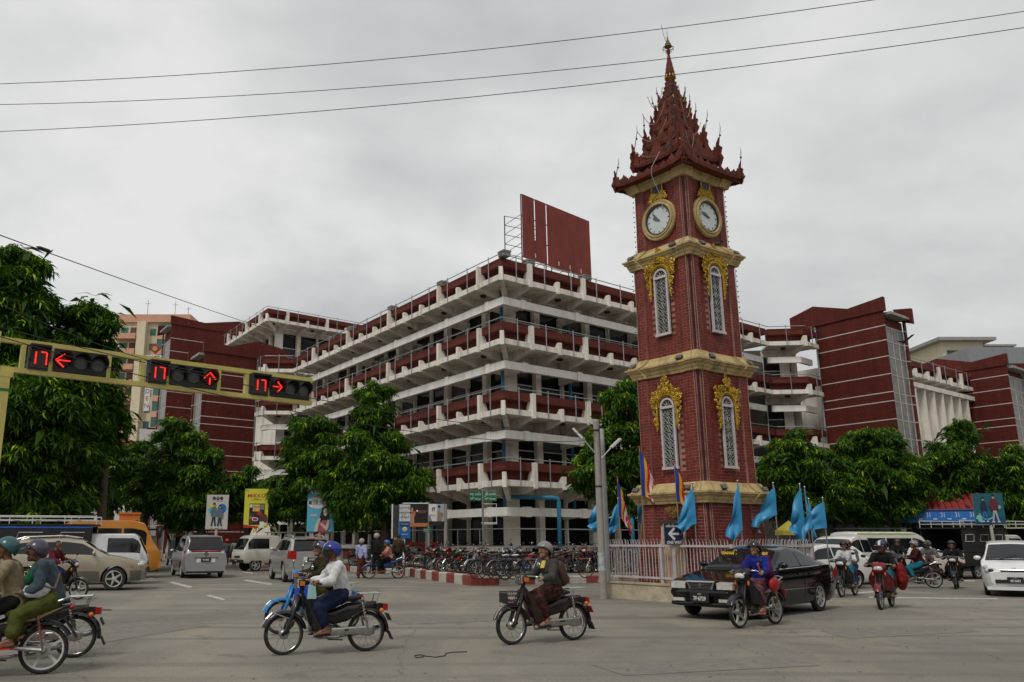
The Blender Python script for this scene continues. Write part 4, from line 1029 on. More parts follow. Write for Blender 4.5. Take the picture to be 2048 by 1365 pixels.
tree_px('street_tree', 'tallest street tree with pointed crown in front of the left market front', (-2.9, 44.5, 0), [(745,825,38,60,0),(740,900,80,75,0),(775,975,92,62,-.3),(690,970,60,60,.3),(815,970,50,50,.2),(740,1025,75,32,0)], 34, .30, 18, None, .22, 8, GT)
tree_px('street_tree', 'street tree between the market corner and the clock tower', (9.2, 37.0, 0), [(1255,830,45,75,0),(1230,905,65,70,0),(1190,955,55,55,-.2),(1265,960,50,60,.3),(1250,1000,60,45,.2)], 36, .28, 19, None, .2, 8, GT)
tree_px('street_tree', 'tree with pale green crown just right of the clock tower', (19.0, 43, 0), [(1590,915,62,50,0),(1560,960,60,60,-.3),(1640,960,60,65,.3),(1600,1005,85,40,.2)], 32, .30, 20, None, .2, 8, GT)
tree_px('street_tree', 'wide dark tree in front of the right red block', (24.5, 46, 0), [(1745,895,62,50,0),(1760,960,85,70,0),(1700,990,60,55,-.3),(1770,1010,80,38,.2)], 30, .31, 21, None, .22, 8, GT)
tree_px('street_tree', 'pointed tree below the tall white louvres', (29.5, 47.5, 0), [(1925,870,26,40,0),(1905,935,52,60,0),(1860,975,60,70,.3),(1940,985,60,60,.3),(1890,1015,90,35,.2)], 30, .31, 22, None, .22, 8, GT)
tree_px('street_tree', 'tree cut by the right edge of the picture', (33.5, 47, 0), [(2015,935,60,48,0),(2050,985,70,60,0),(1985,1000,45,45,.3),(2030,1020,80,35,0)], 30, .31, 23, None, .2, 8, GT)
# ================================================================== far buildings
M_peach = mat('peach_render', (.54,.30,.20), .8, var=.1, dirt=(.35,.16,.10), dirt_amt=.4)
M_creamw = mat('cream_render', (.62,.54,.38), .8, var=.08, dirt=(.42,.36,.26), dirt_amt=.5, streak=True)
M_tealg = mat('teal_glass', (.035,.13,.11), .15, var=.5, vs=.3, spec=.35)
M_greeng = mat('green_glass', (.012,.07,.045), .12, var=.4, vs=.3, spec=.3)
def boxat(root, nm, m, x0, x1, y0, y1, z0, z1):
    q = root.location; return MB().b2((x0-q.x, y0-q.y, z0-q.z), (x1-q.x, y1-q.y, z1-q.z)).build(nm, m, root)
hb = thing('apartment_tower', 'cream and peach high-rise with teal glass bays behind the left trees', 'building', (-53, 150, 0))
XA, XB = -64.0, -46.5; YF = 150; ZT = atY(285, 628, YF).z
boxat(hb, 'wall', M_creamw, XA, XB, YF+1, YF+16, 0, ZT-1.5)
boxat(hb, 'roof_band', M_peach, XA-.3, XB+.3, YF+.4, YF+16.3, ZT-1.5, ZT)
boxat(hb, 'pier', M_creamw, -55.6, -54.0, YF-.6, YF+1, 0, ZT-1.6); boxat(hb, 'pier', M_creamw, XB-1.0, XB, YF-.3, YF+1, 0, ZT-1.6)
nfl = 14; fh = (ZT-2)/nfl
for k in range(nfl):
    z = ZT-2-fh*(k+1)
    if z < 10: break
    boxat(hb, 'balcony', M_peach, -59.5, -55.7, YF-.9, YF+1, z, z+1.0)
    w = boxat(hb, 'window', M_creamw, -59.3, -55.9, YF+.8, YF+1, z+1.0, z+fh-.2); q = MB().b2((.25+(-59.3-hb.location.x), .78, z+1.05), (-59.3-hb.location.x+1.7, .8, z+fh-.4)).build('pane', M_tealg, w)
    MB().b2((-57.3-hb.location.x, .78, z+1.05), (-56.1-hb.location.x, .8, z+fh-.4)).build('pane', mat('brown_pane', (.10,.055,.03), .4), w)
    w = boxat(hb, 'window', M_tealg, -53.6, -52.6, YF+.9, YF+1.06, z+1.0, z+fh-.6)
    boxat(hb, 'bay_spandrel', M_peach, -52.0, XB-1.2, YF-.2, YF+1, z, z+1.1)
    for j in range(4):
        a = -51.9+j*1.05; boxat(hb, 'pane', M_tealg, a, a+.98, YF-.1, YF+.1, z+1.13, z+fh-.03)
    for j in range(2): 
        boxat(hb, 'window', M_tealg, -63.5+j*1.6, -62.4+j*1.6, YF+.9, YF+1.06, z+1.2, z+fh-.9)
for x, h in ((-55.2,3.5),(-50,3.2),(-47.5,2.2)):
    MB().tube([(x-hb.location.x, 3, ZT),(x-hb.location.x, 3, ZT+h)], .06, 5).tube([(x-hb.location.x-.5, 3, ZT+h*.8),(x-hb.location.x+.5, 3, ZT+h*.8)], .04, 4).build('aerial', M_steel, hb)
# vertical hotel sign on the red block
vsn = thing('vertical_sign', 'white vertical sign with red and blue characters on the farther left red block', 'sign', tuple(atY(303, 765, 80)))
sc_ = 80/1680
vsn.scale = (.52,.52,.52)
boardm = mat('sign_white', (.62,.60,.58), .6, var=.06)
MB().box((-.55,0,-.2), (1.0,.25,10.4)).build('panel', boardm, vsn)
MB().box((0,0,4.3), (3.0,.3,1.7)).build('panel', boardm, vsn)
MB().box((.2,0,6.4), (1.5,.3,1.5), M=Matrix.Rotation(R(45),3,'Y')).build('emblem', mat('sign_red', (.28,.03,.03), .5), vsn)
MB().lathe([(.45,-.02),(.45,.02)], axis='y', c=(.2,-.18,6.4), n=16).build('emblem_disc', mat('sign_gold', (.5,.28,.04), .5), vsn)
lettering('東華', 1.35, MATS['sign_red'], vsn, (0,-.17,4.3), (R(90),0,0))
M_sblue = mat('sign_blue', (.03,.09,.25), .5)
for k, ch in enumerate('GOLDEN'):
    lettering(ch, 1.15, M_sblue if k in (0,3) else MATS['sign_red'], vsn, (-.55,-.14,2.3-k*1.35), (R(90),0,0))
w2 = thing('wall_sign', 'small white sign board with red lettering hanging on the red block', 'sign', tuple(atY(308, 876, 78)))
MB().box((0,0,0), (2.6,.2,1.5), rz=R(25)).build('panel', boardm, w2)
# buildings beyond the right wing
cb = thing('office_building', 'cream office building with flat overhanging roof beyond the right red block', 'building', (86, 134, 0))
ZC = atY(1890, 672, 130).z
p0 = atY(1876, 700, 130); p1 = atY(2010, 700, 130)
boxat(cb, 'wall', M_creamw, p0.x+.6, p0.x+7.2, 130, 150, 0, ZC-1); boxat(cb, 'roof', mat('roof_grey', (.28,.27,.24), .8), p0.x-.5, p0.x+8.6, 128.6, 151, ZC-1, ZC-.5)
boxat(cb, 'stair_head', M_creamw, p0.x+8, p0.x+13, 133, 145, 0, ZC-1.2); boxat(cb, 'stair_roof', MATS['roof_grey'], p0.x+7.5, p0.x+14, 132, 146, ZC-1.2, ZC-.9)
for k in range(4): boxat(cb, 'window', M_greeng, p0.x+1.4+k*1.3, p0.x+2.6+k*1.3, 129.9, 130.2, ZC-3.7, ZC-2.4)
gb_ = thing('glass_office', 'grey clad office with green glazing at the right edge', 'building', (88, 112, 0))
ZG = atY(1990, 690, 108).z; g0 = atY(1938, 720, 110)
cl = mat('grey_cladding', (.36,.38,.40), .5, var=.08)
boxat(gb_, 'wall', cl, g0.x, g0.x+40, 110, 140, 0, ZG-2.2); boxat(gb_, 'parapet', mat('dark_cladding', (.22,.23,.24), .5, var=.1), g0.x-.3, g0.x+40, 109.4, 140, ZG-2.2, ZG)
for r in range(7):
    z1 = ZG-3.2-r*5.2
    boxat(gb_, 'window_surround', M_whitep, g0.x+5.0, g0.x+30, 109.8, 110.1, z1-4.8, z1)
    for c in range(9):
        for k in range(2): boxat(gb_, 'pane', M_greeng, g0.x+5.3+c*2.2, g0.x+7.35+c*2.2, 109.7, 109.95, z1-4.5+k*2.15, z1-4.5+k*2.15+2.05)
MB().lathe([(.7,0),(.7,1.3),(.3,1.7),(.001,1.75)], n=12, c=(2.5,2,ZG)).build('water_tank', M_sblue, gb_, True)
# white building and shop at the far end of the left street
fs = thing('far_office', 'pale office block glimpsed low between the left trees', 'building', (-47, 112, 0))
boxat(fs, 'wall', mat('pale_wall', (.58,.57,.53), .8, var=.1), -62, -36.5, 112, 130, 0, 14)
for k in range(3):
    for j in range(9): boxat(fs, 'window', M_glass, -60+j*2.6, -58.2+j*2.6, 111.85, 112.1, 3+k*3.6, 5+k*3.6)
boxat(fs, 'sign_band', mat('orange_band', (.5,.10,.05), .6), -50, -37, 111.6, 112, 12.2, 14.4); boxat(fs, 'sign_band', mat('teal_band', (.04,.25,.25), .6), -50, -37, 111.6, 112, 9.6, 12)

# ================================================================== rooftop hoarding
M_hoard = mat('rusty_red_sheet', (.20,.026,.014), .62, var=.22, vs=.9, dirt=(.115,.016,.01), dirt_amt=.8, dscale=1.4, streak=True)
hp0 = atY(1043, 388, 49.5); hp1 = atY(1181, 549, 53.6)
ha = Vector((hp0.x, 49.5)); hz1 = hp0.z; hz0 = atY(1047, 515, 49.5).z
hbx = Vector((atY(1180, 490, 54.2).x, 54.2)); hd = (hbx-ha); hL = hd.length; hd.normalize(); hang = math.atan2(hd.y, hd.x)
hr = thing('rooftop_hoarding', 'large rusty red sheet hoarding standing on the market roof', 'billboard', (ha.x, ha.y, hz0), hang)
HH = hz1-hz0; npan = 6; pw_ = hL/npan
gaps = {1: (.40, 1.0), 2: (.03, 1.0)}
for k in range(npan):
    gp = .11 if k in (1, 2) else .015
    nrow = 3
    for r in range(nrow):
        g = 0
        if k == 1: g = .11 if r >= 1 else .012
        elif k == 2: g = .11
        else: g = .012
        MB().box((k*pw_+pw_/2+g/2, 0, (r+.5)*HH/nrow), (pw_-g, .03, HH/nrow-.004)).build('sheet', M_hoard, hr)
for x in (pw_, pw_*3, pw_*4, pw_*5): MB().box((x+.02, -.02, .38), (.07,.012,.28)).build('hole_patch', mat('pale_patch', (.6,.6,.6), .8), hr)
fr = MB()
for x in (0, hL*.33, hL*.66, hL):
    fr.tube([(x,.08,-1.2),(x,.08,HH)], .04, 5); fr.tube([(x,1.5,-1.2),(x,1.5,HH*.75)], .035, 5)
    for k in range(5): z = k*HH*.15; fr.tube([(x,.08,z),(x,1.5,z+HH*.15)], .02, 4); fr.tube([(x,1.5,z),(x,.08,z+HH*.08)], .02, 4)
for z in (.1, HH*.33, HH*.66, HH-.02): fr.tube([(0,.08,z),(hL,.08,z)], .035, 5)
fr.build('frame', M_dark, hr)

# ================================================================== traffic signal gantry
M_yel = mat('pale_yellow_paint', (.56,.48,.14), .5, var=.1, vs=5, dirt=(.32,.27,.12), dirt_amt=.5, dscale=3)
M_hous = mat('signal_housing', (.022,.022,.022), .55, var=.3)
M_lens = mat('unlit_lens', (.10,.11,.11), .3, var=.4, vs=30)
M_led = mat('lit_red_led', (.8,.05,.03), .5, emit=(1,.028,.022,1.15), var=0)
GA = Vector((-8.05, 15.0)); GB = Vector((-2.99, 19.05)); GD = (GB-GA); GL = GD.length; GD.normalize(); gang = math.atan2(GD.y, GD.x); GZ = 4.91
gan = thing('signal_gantry', 'pale yellow steel gantry arm on a post carrying traffic signals at the left', 'gantry', (GA.x, GA.y, 0), gang)
def g_s(px):                       # distance along the arm seen at photo column px
    lo, hi = -3., GL+2
    for _ in range(40):
        m_ = (lo+hi)/2; p = GA+GD*m_; dep = p.y*math.cos(PIT)+(GZ-1.6)*math.sin(PIT)
        if 880+1680*p.x/dep < px: lo = m_
        else: hi = m_
    return lo
s0 = -2.2; s1 = g_s(622)
for z, nm in ((GZ-.27,'lower_chord'),(GZ+.27,'upper_chord')): MB().b2((s0,-.06,z-.045),(s1,.06,z+.045)).build(nm, M_yel, gan)
for px in (45,101,216,283,335,436,492,534,618): s = g_s(px); MB().b2((s-.04,-.055,GZ-.225),(s+.04,.055,GZ+.225)).build('strut', M_yel, gan)
for s in (-.45,-.25,-.05): MB().b2((s-.02,-.09,GZ-.40),(s+.02,-.065,GZ+.40)).build('clamp_bar', M_yel, gan)
MB().b2((s0,-.09,GZ-.42),(.25,.09,GZ-.32)).build('bracket_beam', M_yel, gan)
MB().box((.12,0,(GZ-.42)/2), (.17,.17,GZ-.42)).build('post', M_yel, gan)
for z in (4.25, 2.35): MB().box((.12,0,z), (.18,.18,.05)).build('green_band', mat('green_tape', (.02,.16,.05), .6), gan)
def seg_digit(mb, ch, cx, cz, w, h, y):
    S = {'1':'bc','7':'abc'}[ch]; t = .012
    co = {'a':((-w,h),(w,h)),'b':((w,h),(w,0)),'c':((w,0),(w,-h))}
    if ch == '1': co = {'b':((0,h),(0,0)),'c':((0,0),(0,-h))}
    for s in S:
        (xa,za),(xb,zb) = co[s]
        k = .9; mx_, mz_ = (xa+xb)/2, (za+zb)/2
        mb.bar((cx+mx_+(xa-mx_)*k, y, cz+mz_+(za-mz_)*k), (cx+mx_+(xb-mx_)*k, y, cz+mz_+(zb-mz_)*k), t*2, t*2)
def counter(pxa, pxb, nm_label):
    a, b = g_s(pxa), g_s(pxb); c = (a+b)/2; w = b-a
    r = thing('countdown_display', nm_label, 'signal', tuple(GA+GD*c)+(GZ,), gang, 'countdown displays on the gantry')
    MB().box((0,0,0), (w,.16,.46)).build('housing', M_hous, r)
    v = MB(); v.b2((-w/2-.01,-.22,.20),(w/2+.01,-.05,.235)); v.b2((-w/2-.012,-.2,-.05),(-w/2+.008,-.05,.22)); v.b2((w/2-.008,-.2,-.05),(w/2+.012,-.05,.22)); v.build('visor', M_hous, r)
    MB().b2((-w/2+.04,-.09,-.19),(w/2-.04,-.081,.15)).build('screen', mat('dark_screen', (.05,.042,.038), .5, var=.2), r)
    d = MB(); seg_digit(d, '1', -.06, -.01, .0, .12, -.10); seg_digit(d, '7', .075, -.01, .055, .12, -.10); d.build('digits', M_led, r)
def signal(pxa, pxb, arrow, lit, nm_label):
    a, b = g_s(pxa), g_s(pxb); c = (a+b)/2; w = b-a; n = 3; lw = w/n
    r = thing('traffic_signal', nm_label, 'signal', tuple(GA+GD*c)+(GZ,), gang, 'horizontal traffic signals on the gantry')
    MB().box((0,0,0), (w,.14,.43)).build('housing', M_hous, r)
    R_ = .15
    for k in range(n):
        cx = -w/2+lw*(k+.5)
        ln = MB().lathe([(R_,-.072),(R_*.8,-.085),(R_*.4,-.092),(.001,-.094)], axis='y', c=(cx,0,0), n=20).build('lens', M_lens if k != lit else mat('lens_dark_red', (.05,.012,.01), .4), r, True)
        v = MB(); nn = 20; arc = [math.radians(t) for t in np.linspace(-25, 205, nn)]
        for rr in (R_+.012,):
            P0 = [(cx+rr*math.cos(t), -.07, rr*math.sin(t)) for t in arc]; P1 = [(cx+rr*math.cos(t), -.07-.22*max(.1,math.sin(t)*.5+.5), rr*math.sin(t)) for t in arc]
            P2 = [(cx+(rr+.012)*math.cos(t), -.07-.22*max(.1,math.sin(t)*.5+.5), (rr+.012)*math.sin(t)) for t in arc]; P3 = [(cx+(rr+.012)*math.cos(t), -.07, (rr+.012)*math.sin(t)) for t in arc]
            v.grid([P0,P1,P2,P3])
        v.build('visor', M_hous, r)
        if k == lit:
            d = MB(); y = -.105
            def stroke(x0,z0,x1,z1): d.bar((cx+x0,y,z0),(cx+x1,y,z1),.030,.02)
            if arrow == 'l': stroke(-.13,0,.02,.13); stroke(-.13,0,.02,-.13); stroke(-.08,0,.13,0)
            if arrow == 'u': stroke(0,.13,-.13,-.01); stroke(0,.13,.13,-.01); stroke(0,.03,0,-.13)
            if arrow == 'r': stroke(.11,0,-.0,.12); stroke(.11,0,-.0,-.12); stroke(.04,0,-.11,0)
            d.build('arrow', M_led, r)
counter(56,95,'countdown display showing 17 beside the left-arrow signal'); signal(105,211,'l',0,'traffic signal with lit red left arrow on the gantry')
counter(295,331,'countdown display showing 17 beside the straight-ahead signal'); signal(337,431,'u',2,'traffic signal with lit red upward arrow on the gantry')
counter(499,533,'countdown display showing 17 beside the right-arrow signal'); signal(537,616,'r',0,'traffic signal with lit red right arrow at the gantry tip')

# ================================================================== wires
M_wire = mat('black_wire', (.02,.02,.022), .6)
def wire(name, label, A, B, sag, r, n=24, knot=None):
    pts = [A.lerp(B, t) + Vector((0,0,-sag*4*t*(1-t))) for t in np.linspace(0,1,n)]
    o = MB().tube(pts, r, 5).build(name, M_wire)
    if knot is not None:
        p = A.lerp(B, knot); d = (B-A).normalized(); MB().tube([p-d*.28,p-d*.14,p+d*.14,p+d*.28], [.012,.032,.032,.012], 8).build('insulator', M_wire, o)
    return tag(o, label, 'wire', 'overhead wires')
wire('overhead_wire', 'topmost overhead wire crossing the sky above the spire', atY(-150,172,26), atY(2250,-80,19), .75, .011)
wire('overhead_wire', 'middle overhead wire crossing the sky behind the spire tip', atY(-150,211,27), atY(2250,-8,20), .8, .011)
wire('overhead_wire', 'lowest overhead wire crossing the sky at the top of the spire', atY(-150,269,26), atY(2250,25,19), .6, .011)
wire('stay_wire', 'stay wire with a dark insulator slanting down at the upper left', atY(-60,449,12), atY(700,705,60), .2, .010, knot=.048)
wire('stay_wire', 'upper thin wire in front of the left tree', atY(-40,590,11), atY(420,748,17), .15, .007)
wire('stay_wire', 'lower thin wire across the signal gantry', atY(-40,645,11.5), atY(1200,868,24.6), .35, .008)
wire('stay_wire', 'wire running to the concrete pole below the gantry', atY(-40,662,11.5), atY(1200,880,24.6), .55, .008)
wire('stay_wire', 'short wire from the concrete pole to the clock tower', atY(1200,856,24.8), atY(1300,862,23.3), .06, .006)

# ================================================================== concrete poles and lamps
M_pole = mat('concrete_pole', (.33,.31,.28), .85, var=.14, dirt=(.15,.13,.11), dirt_amt=.7, dscale=3, bump=.3)
M_lampw = mat('lamp_white', (.60,.60,.58), .4, var=.08)
def lamp_head(root, base, az, up, L):
    d = Vector((math.sin(az), math.cos(az), 0))*math.cos(up) + Vector((0,0,math.sin(up))); b = Vector(base); e = b+d*L
    a = MB().tube([b, e], .02, 6).build('lamp_arm', M_steel, root)
    d2 = (d+Vector((0,0,-.1))).normalized()
    MB().bar(e-d2*.05, e+d2*.36, .15, .055).build('lamp_head', M_lampw, root); MB().bar(e+d2*.02+Vector((0,0,-.04)), e+d2*.33+Vector((0,0,-.035)), .12, .02).build('lamp_lens', M_dark, root)
up_ = gnd(1207,1198); up_.z = 0
pl_ = thing('utility_pole', 'concrete utility pole with two small street lamps left of the fence', 'pole', up_)
ztop = atY(1196,842,up_.y).z
MB().tube([(0,0,-.1),(0,0,ztop*.5),(0,0,ztop)], [.115,.095,.08], 14).build('shaft', M_pole, pl_, True, sharp=40)
for z in (ztop-.28, ztop*.62): MB().lathe([(.104,-.02),(.104,.02)], n=14, c=(0,0,z)).build('band', M_dark, pl_)
MB().lathe([(.114,0),(.114,.5)], n=14, c=(0,0,.75)).build('pasted_bill', mat('pasted_paper', (.36,.40,.40), .8, var=.5, vs=9), pl_)
lamp_head(pl_, (-.06,-.05,atY(1190,908,up_.y).z), R(-70), R(52), .62); lamp_head(pl_, (.1,-.05,atY(1204,918,up_.y).z), R(75), R(45), .5)
p = up_ + Vector((.26,.50,0)); pl2 = thing('utility_pole', 'paler slimmer pole standing just behind the concrete utility pole', 'pole', p)
MB().tube([(0,0,-.1),(0,0,atY(1204,858,p.y).z)], [.08,.06], 12).build('shaft', mat('pale_pole', (.40,.42,.42), .7, var=.1), pl2, True, sharp=40)
p = gnd(1657,1130); p = Vector((p.x*.82, p.y*.82, 0)); pr_ = thing('street_lamp', 'concrete street lamp post with arm reaching right beside the blue flags', 'street lamp', p)
zt = atY(1648,945,p.y).z; MB().tube([(0,0,0),(0,0,zt)], [.13,.09], 12).build('shaft', M_pole, pr_, True); lamp_head(pr_, (.05,0,zt-.15), R(80), R(24), 1.6)

# ================================================================== boards: local x right, z up, face towards -y
def board(name, label, cat, px, Y, yaw, base_z=0):
    """px: x0,y0,x1,y1 of the face in the photograph; returns root (at ground below) and a drawing helper"""
    x0, y0, x1, y1 = px; c = atY((x0+x1)/2, (y0+y1)/2, Y); dep = c.y*math.cos(PIT)+(c.z-1.6)*math.sin(PIT); s = dep/1680
    w = (x1-x0)*s/max(.3, math.cos(yaw)); h = (y1-y0)*s*1.01
    root = thing(name, label, cat, (c.x, c.y, base_z), yaw)
    class B: pass
    b = B(); b.root = root; b.w = w; b.h = h; b.z = c.z-base_z; b.n = 0
    def art(poly, m, nm='print', lay=None):
        """poly in unit board coordinates (0..1, 0..1 from lower left)"""
        b.n += 1; t = .0025*(lay if lay is not None else b.n)
        MB().add([((u-.5)*w, -.031-t, b.z+(v-.5)*h) for u, v in poly], [tuple(range(len(poly)))]).build(nm, m, b.panel, flip=False)
    b.art = art
    b.panel = MB().box((0,0,b.z), (w,.06,h)).build('panel', mat('board_edge', (.3,.3,.3), .6), root)
    def txt(t, u, v, size, m, xs=1, bold=0): b.n += 1; lettering(t, size*h, m, b.panel, ((u-.5)*w, -.033-.0025*b.n, b.z+(v-.5)*h), (R(90),0,0), xs, bold, ext=.001)
    b.txt = txt
    return b
def rect(u0,v0,u1,v1): return [(u0,v0),(u1,v0),(u1,v1),(u0,v1)]
def oval(u,v,a,b,n=18): return [(u+a*math.cos(t), v+b*math.sin(t)) for t in np.linspace(0,2*math.pi,n,endpoint=False)]
def flat(n, c): return mat(n, c, .55, var=.05)
c_white = flat('print_white', (.66,.66,.64)); c_black = flat('print_black', (.015,.014,.014)); c_yel = flat('print_yellow', (.60,.56,.04)); c_red = flat('print_red', (.38,.025,.025)); c_skin = flat('print_skin', (.45,.27,.19))
c_brown = flat('print_brown', (.09,.035,.02)); c_blue = flat('print_blue', (.02,.14,.42)); c_sky = flat('print_sky_blue', (.10,.42,.58)); c_denim = flat('print_denim', (.10,.15,.20)); c_navy = flat('print_navy', (.012,.02,.06)); c_green = flat('print_green', (.01,.13,.06)); c_teal = flat('print_teal', (.01,.10,.13)); c_mint = flat('print_mint', (.20,.50,.36)); c_org = flat('print_orange', (.50,.17,.05)); c_grey = flat('print_grey', (.20,.21,.22)); c_maroon = flat('print_maroon', (.13,.015,.03)); c_pink = flat('print_pink', (.50,.14,.18))
def figure(b, u, v, s, top, leg, hair=c_black, lean=0, asp=1.):
    """printed standing figure: feet at (u,v), height s in board heights"""
    a = asp*s
    for k in (-1,1): b.art([(u+a*(.02*k-.03),v+s*.45),(u+a*(.02*k+.035),v+s*.45),(u+a*(.09*k+.03),v+.02),(u+a*(.09*k-.03),v+.02)], leg)
    b.art([(u-a*.09,v+s*.42),(u+a*.09,v+s*.42),(u+a*.11,v+s*.78),(u+a*.04,v+s*.83),(u-a*.04,v+s*.83),(u-a*.11,v+s*.78)], top)
    for k in (-1,1): b.art([(u+a*k*.10,v+s*.78),(u+a*k*.15,v+s*.6),(u+a*k*.11,v+s*.45),(u+a*k*.075,v+s*.46),(u+a*k*.10,v+s*.6)], top)
    b.art(oval(u+a*lean, v+s*.91, a*.045, s*.065), c_skin); b.art([(u+a*(lean-.055),v+s*.92),(u+a*(lean+.055),v+s*.92),(u+a*(lean+.05),v+s*.985),(u+a*lean,v+s*1.01),(u+a*(lean-.05),v+s*.985)], hair)
    for k in (-1,1): b.art(rect(u+a*(.09*k-.05),v,u+a*(.09*k+.05),v+.03), c_white)
def post_under(b, m, r=.07, x=0): MB().tube([(x,.05,0),(x,.05,b.z-b.h/2+.1)], r, 10).build('post', m, b.root, True)
b = board('fashion_poster', 'hanging poster of two people in denim left of the yellow sign', 'billboard', (413,991,456,1058), 46.5, R(4))
b.art(rect(0,0,1,1), flat('poster_cream', (.50,.49,.46))); b.art(oval(.72,.60,.2,.14), c_blue); b.art(oval(.3,.63,.2,.12), c_yel); b.art(oval(.25,.55,.16,.09), c_sky); b.art(oval(.62,.35,.2,.1), flat('print_sand', (.50,.40,.24)))
for k in range(3): b.art(oval(.33+k*.17,.90,.075,.05), c_black)
for k, ch in enumerate('OM2'): b.txt(ch, .33+k*.17, .90, .07, c_org if k != 1 else c_white)
b.art(rect(.4,.815,.75,.825), c_grey); figure(b, .36, .05, .72, c_denim, c_black, asp=1.5); figure(b, .64, .05, .66, c_denim, c_navy, asp=1.5); post_under(b, M_pole, .08)
b = board('coffee_billboard', 'yellow coffee billboard on a yellow and white pole', 'billboard', (489,979,536,1055), 46.8, R(4))
b.art(rect(0,0,1,1), c_yel); b.txt('MIKKO', .5, .815, .135, c_red, 1.12, .004); b.txt('SPECIAL', .5, .745, .03, c_brown); b.txt('COFFEEMIX', .5, .715, .035, c_brown, 1.5)
b.art([(.0,.97),(.12,.93),(.2,.94),(.06,1),(0,1)], flat('print_lime', (.25,.45,.2)))
b.art([(0,0),(.62,0),(.62,.04),(.3,.06),(0,.09)], c_red); b.art(rect(.22,.08,.86,.62), c_black); b.art(rect(.36,.42,.66,.60), flat('print_peach', (.62,.40,.12))); b.txt('MIKKO', .51, .53, .05, c_brown); b.art(rect(.24,.52,.34,.60), c_white); b.art(rect(.69,.46,.84,.60), c_grey)
b.art(rect(.24,.1,.40,.36), c_brown); b.txt('3in1', .34, .26, .07, c_white); b.art(oval(.48,.22,.13,.05), c_white); b.art(oval(.48,.22,.10,.035), c_red); b.art(rect(.55,.32,.75,.42), c_red); b.art(oval(.82,.24,.17,.13), c_brown); b.art(rect(.68,.0,.86,.16), c_white); b.art(oval(.90,.09,.06,.045), c_white); b.art(oval(.90,.09,.035,.025), c_yel)
post_under(b, flat('pole_yellow', (.52,.33,.02)), .075); MB().tube([(0,.05,1.3),(0,.05,2.0)], .08, 10).build('white_band', c_white, b.root, True)
b = board('soap_billboard', 'pale blue advertisement board with a dark haired figure half behind leaves', 'billboard', (615,972,668,1062), 45.5, R(5))
b.art(rect(0,0,1,1), c_sky); b.art([(0,1),(1,1),(1,.86),(.7,.8),(.45,.82),(.2,.80),(.05,.88),(0,.86)], c_white); b.txt('Ve Ve', .42, .905, .12, c_pink, .95); b.art(oval(.36,.62,.36,.13), c_white); b.art(rect(.05,.58,.16,.66), c_green)
for k in range(4): b.art(rect(.2+k*.11,.57+.01*(k%2),.28+k*.11,.67+.02*(k%2)), c_grey if k % 2 else flat('print_silver', (.42,.46,.46)))
b.art(rect(.13,.32,.38,.37), flat('print_palepink', (.52,.45,.48)))
b.art([(.45,.24),(.55,.50),(.68,.56),(.80,.50),(.84,.28),(.76,.2),(.6,.2)], c_black); b.art(oval(.68,.42,.075,.085), flat('print_fair', (.60,.50,.44)))
b.art([(.42,0),(.46,.17),(.58,.24),(.80,.24),(.86,.12),(.74,.0)], flat('print_rose', (.40,.10,.12))); b.art([(.28,.0),(.30,.12),(.42,.28),(.52,.28),(.44,.14),(.40,.0)], MATS['print_fair']); b.art([(.50,.16),(.72,.02),(.80,.06),(.84,.24),(.78,.26),(.70,.11),(.55,.19)], MATS['print_fair'])
post_under(b, flat('pole_orange', (.42,.12,.03)), .09)
for x in (-.45,.35): MB().box((x,.1,(b.z-b.h/2)/2), (.22,.12,b.z-b.h/2)).build('leg', M_grey, b.root)
b = board('notice_pillar', 'white lettered notice above a blue advert on a slim pole', 'billboard', (798,1010,820,1076), 40.6, R(22))
b.art(rect(0,0,1,1), c_blue); b.art(rect(.02,.5,.98,.99), c_white)
for k, t in enumerate(('စည်းကမ်းရှိမှ', 'ယာဉ်စည်းကမ်း', 'လိုက်နာပါ')): b.txt(t, .5, .90-.14*k, .085, c_black, .8)
b.art(rect(.12,.36,.88,.46), c_navy); b.txt('POWER', .5, .41, .07, c_white); b.art(oval(.5,.27,.22,.07), c_white); b.art(oval(.5,.255,.18,.04), c_yel); b.txt('washing', .5, .12, .06, c_white)
post_under(b, M_whitep, .05); MB().box((-b.w*.75,.12,b.z), (b.w*.5,.05,b.h*.96)).build('side_panel', mat('panel_back', (.05,.05,.05), .6), b.root); MB().box((-b.w*1.02,.12,b.z), (.05,.07,b.h)).build('frame_bar', M_whitep, b.root)
b = board('beauty_billboard', 'black and terracotta beauty advertisement board behind the notice pillar', 'billboard', (808,1009,855,1053), 42.2, R(6))
b.art(rect(0,0,1,1), c_black); b.art(rect(0,0,1,.16), c_org); b.art([(.22,.16),(.24,.5),(.32,.6),(.42,.55),(.44,.16)], flat('print_peachskin', (.46,.24,.16))); b.art(oval(.33,.72,.06,.12), MATS['print_peachskin']); b.art([(.26,.74),(.28,.88),(.38,.88),(.40,.7),(.36,.84)], c_brown); b.art(rect(.40,.45,.48,.68), c_org)
b.art(oval(.555,.69,.04,.05), c_white); b.txt('အလှအပ', .78, .68, .11, c_pink, .9); b.art(rect(.62,.60,.92,.615), c_org)
for x in (-b.w*.5-.03, b.w*.5+.06): MB().tube([(x,.05,0),(x,.05,b.z+b.h*.55)], .06, 8).build('post', M_pole, b.root)
MB().box((0,-.02,b.z+b.h/2+.03), (b.w+.06,.1,.05)).build('frame_bar', M_whitep, b.root)
b = board('jewel_billboard', 'white portrait advertisement board beside the black and terracotta one', 'billboard', (857.5,1009,888,1051), 42.2, R(6))
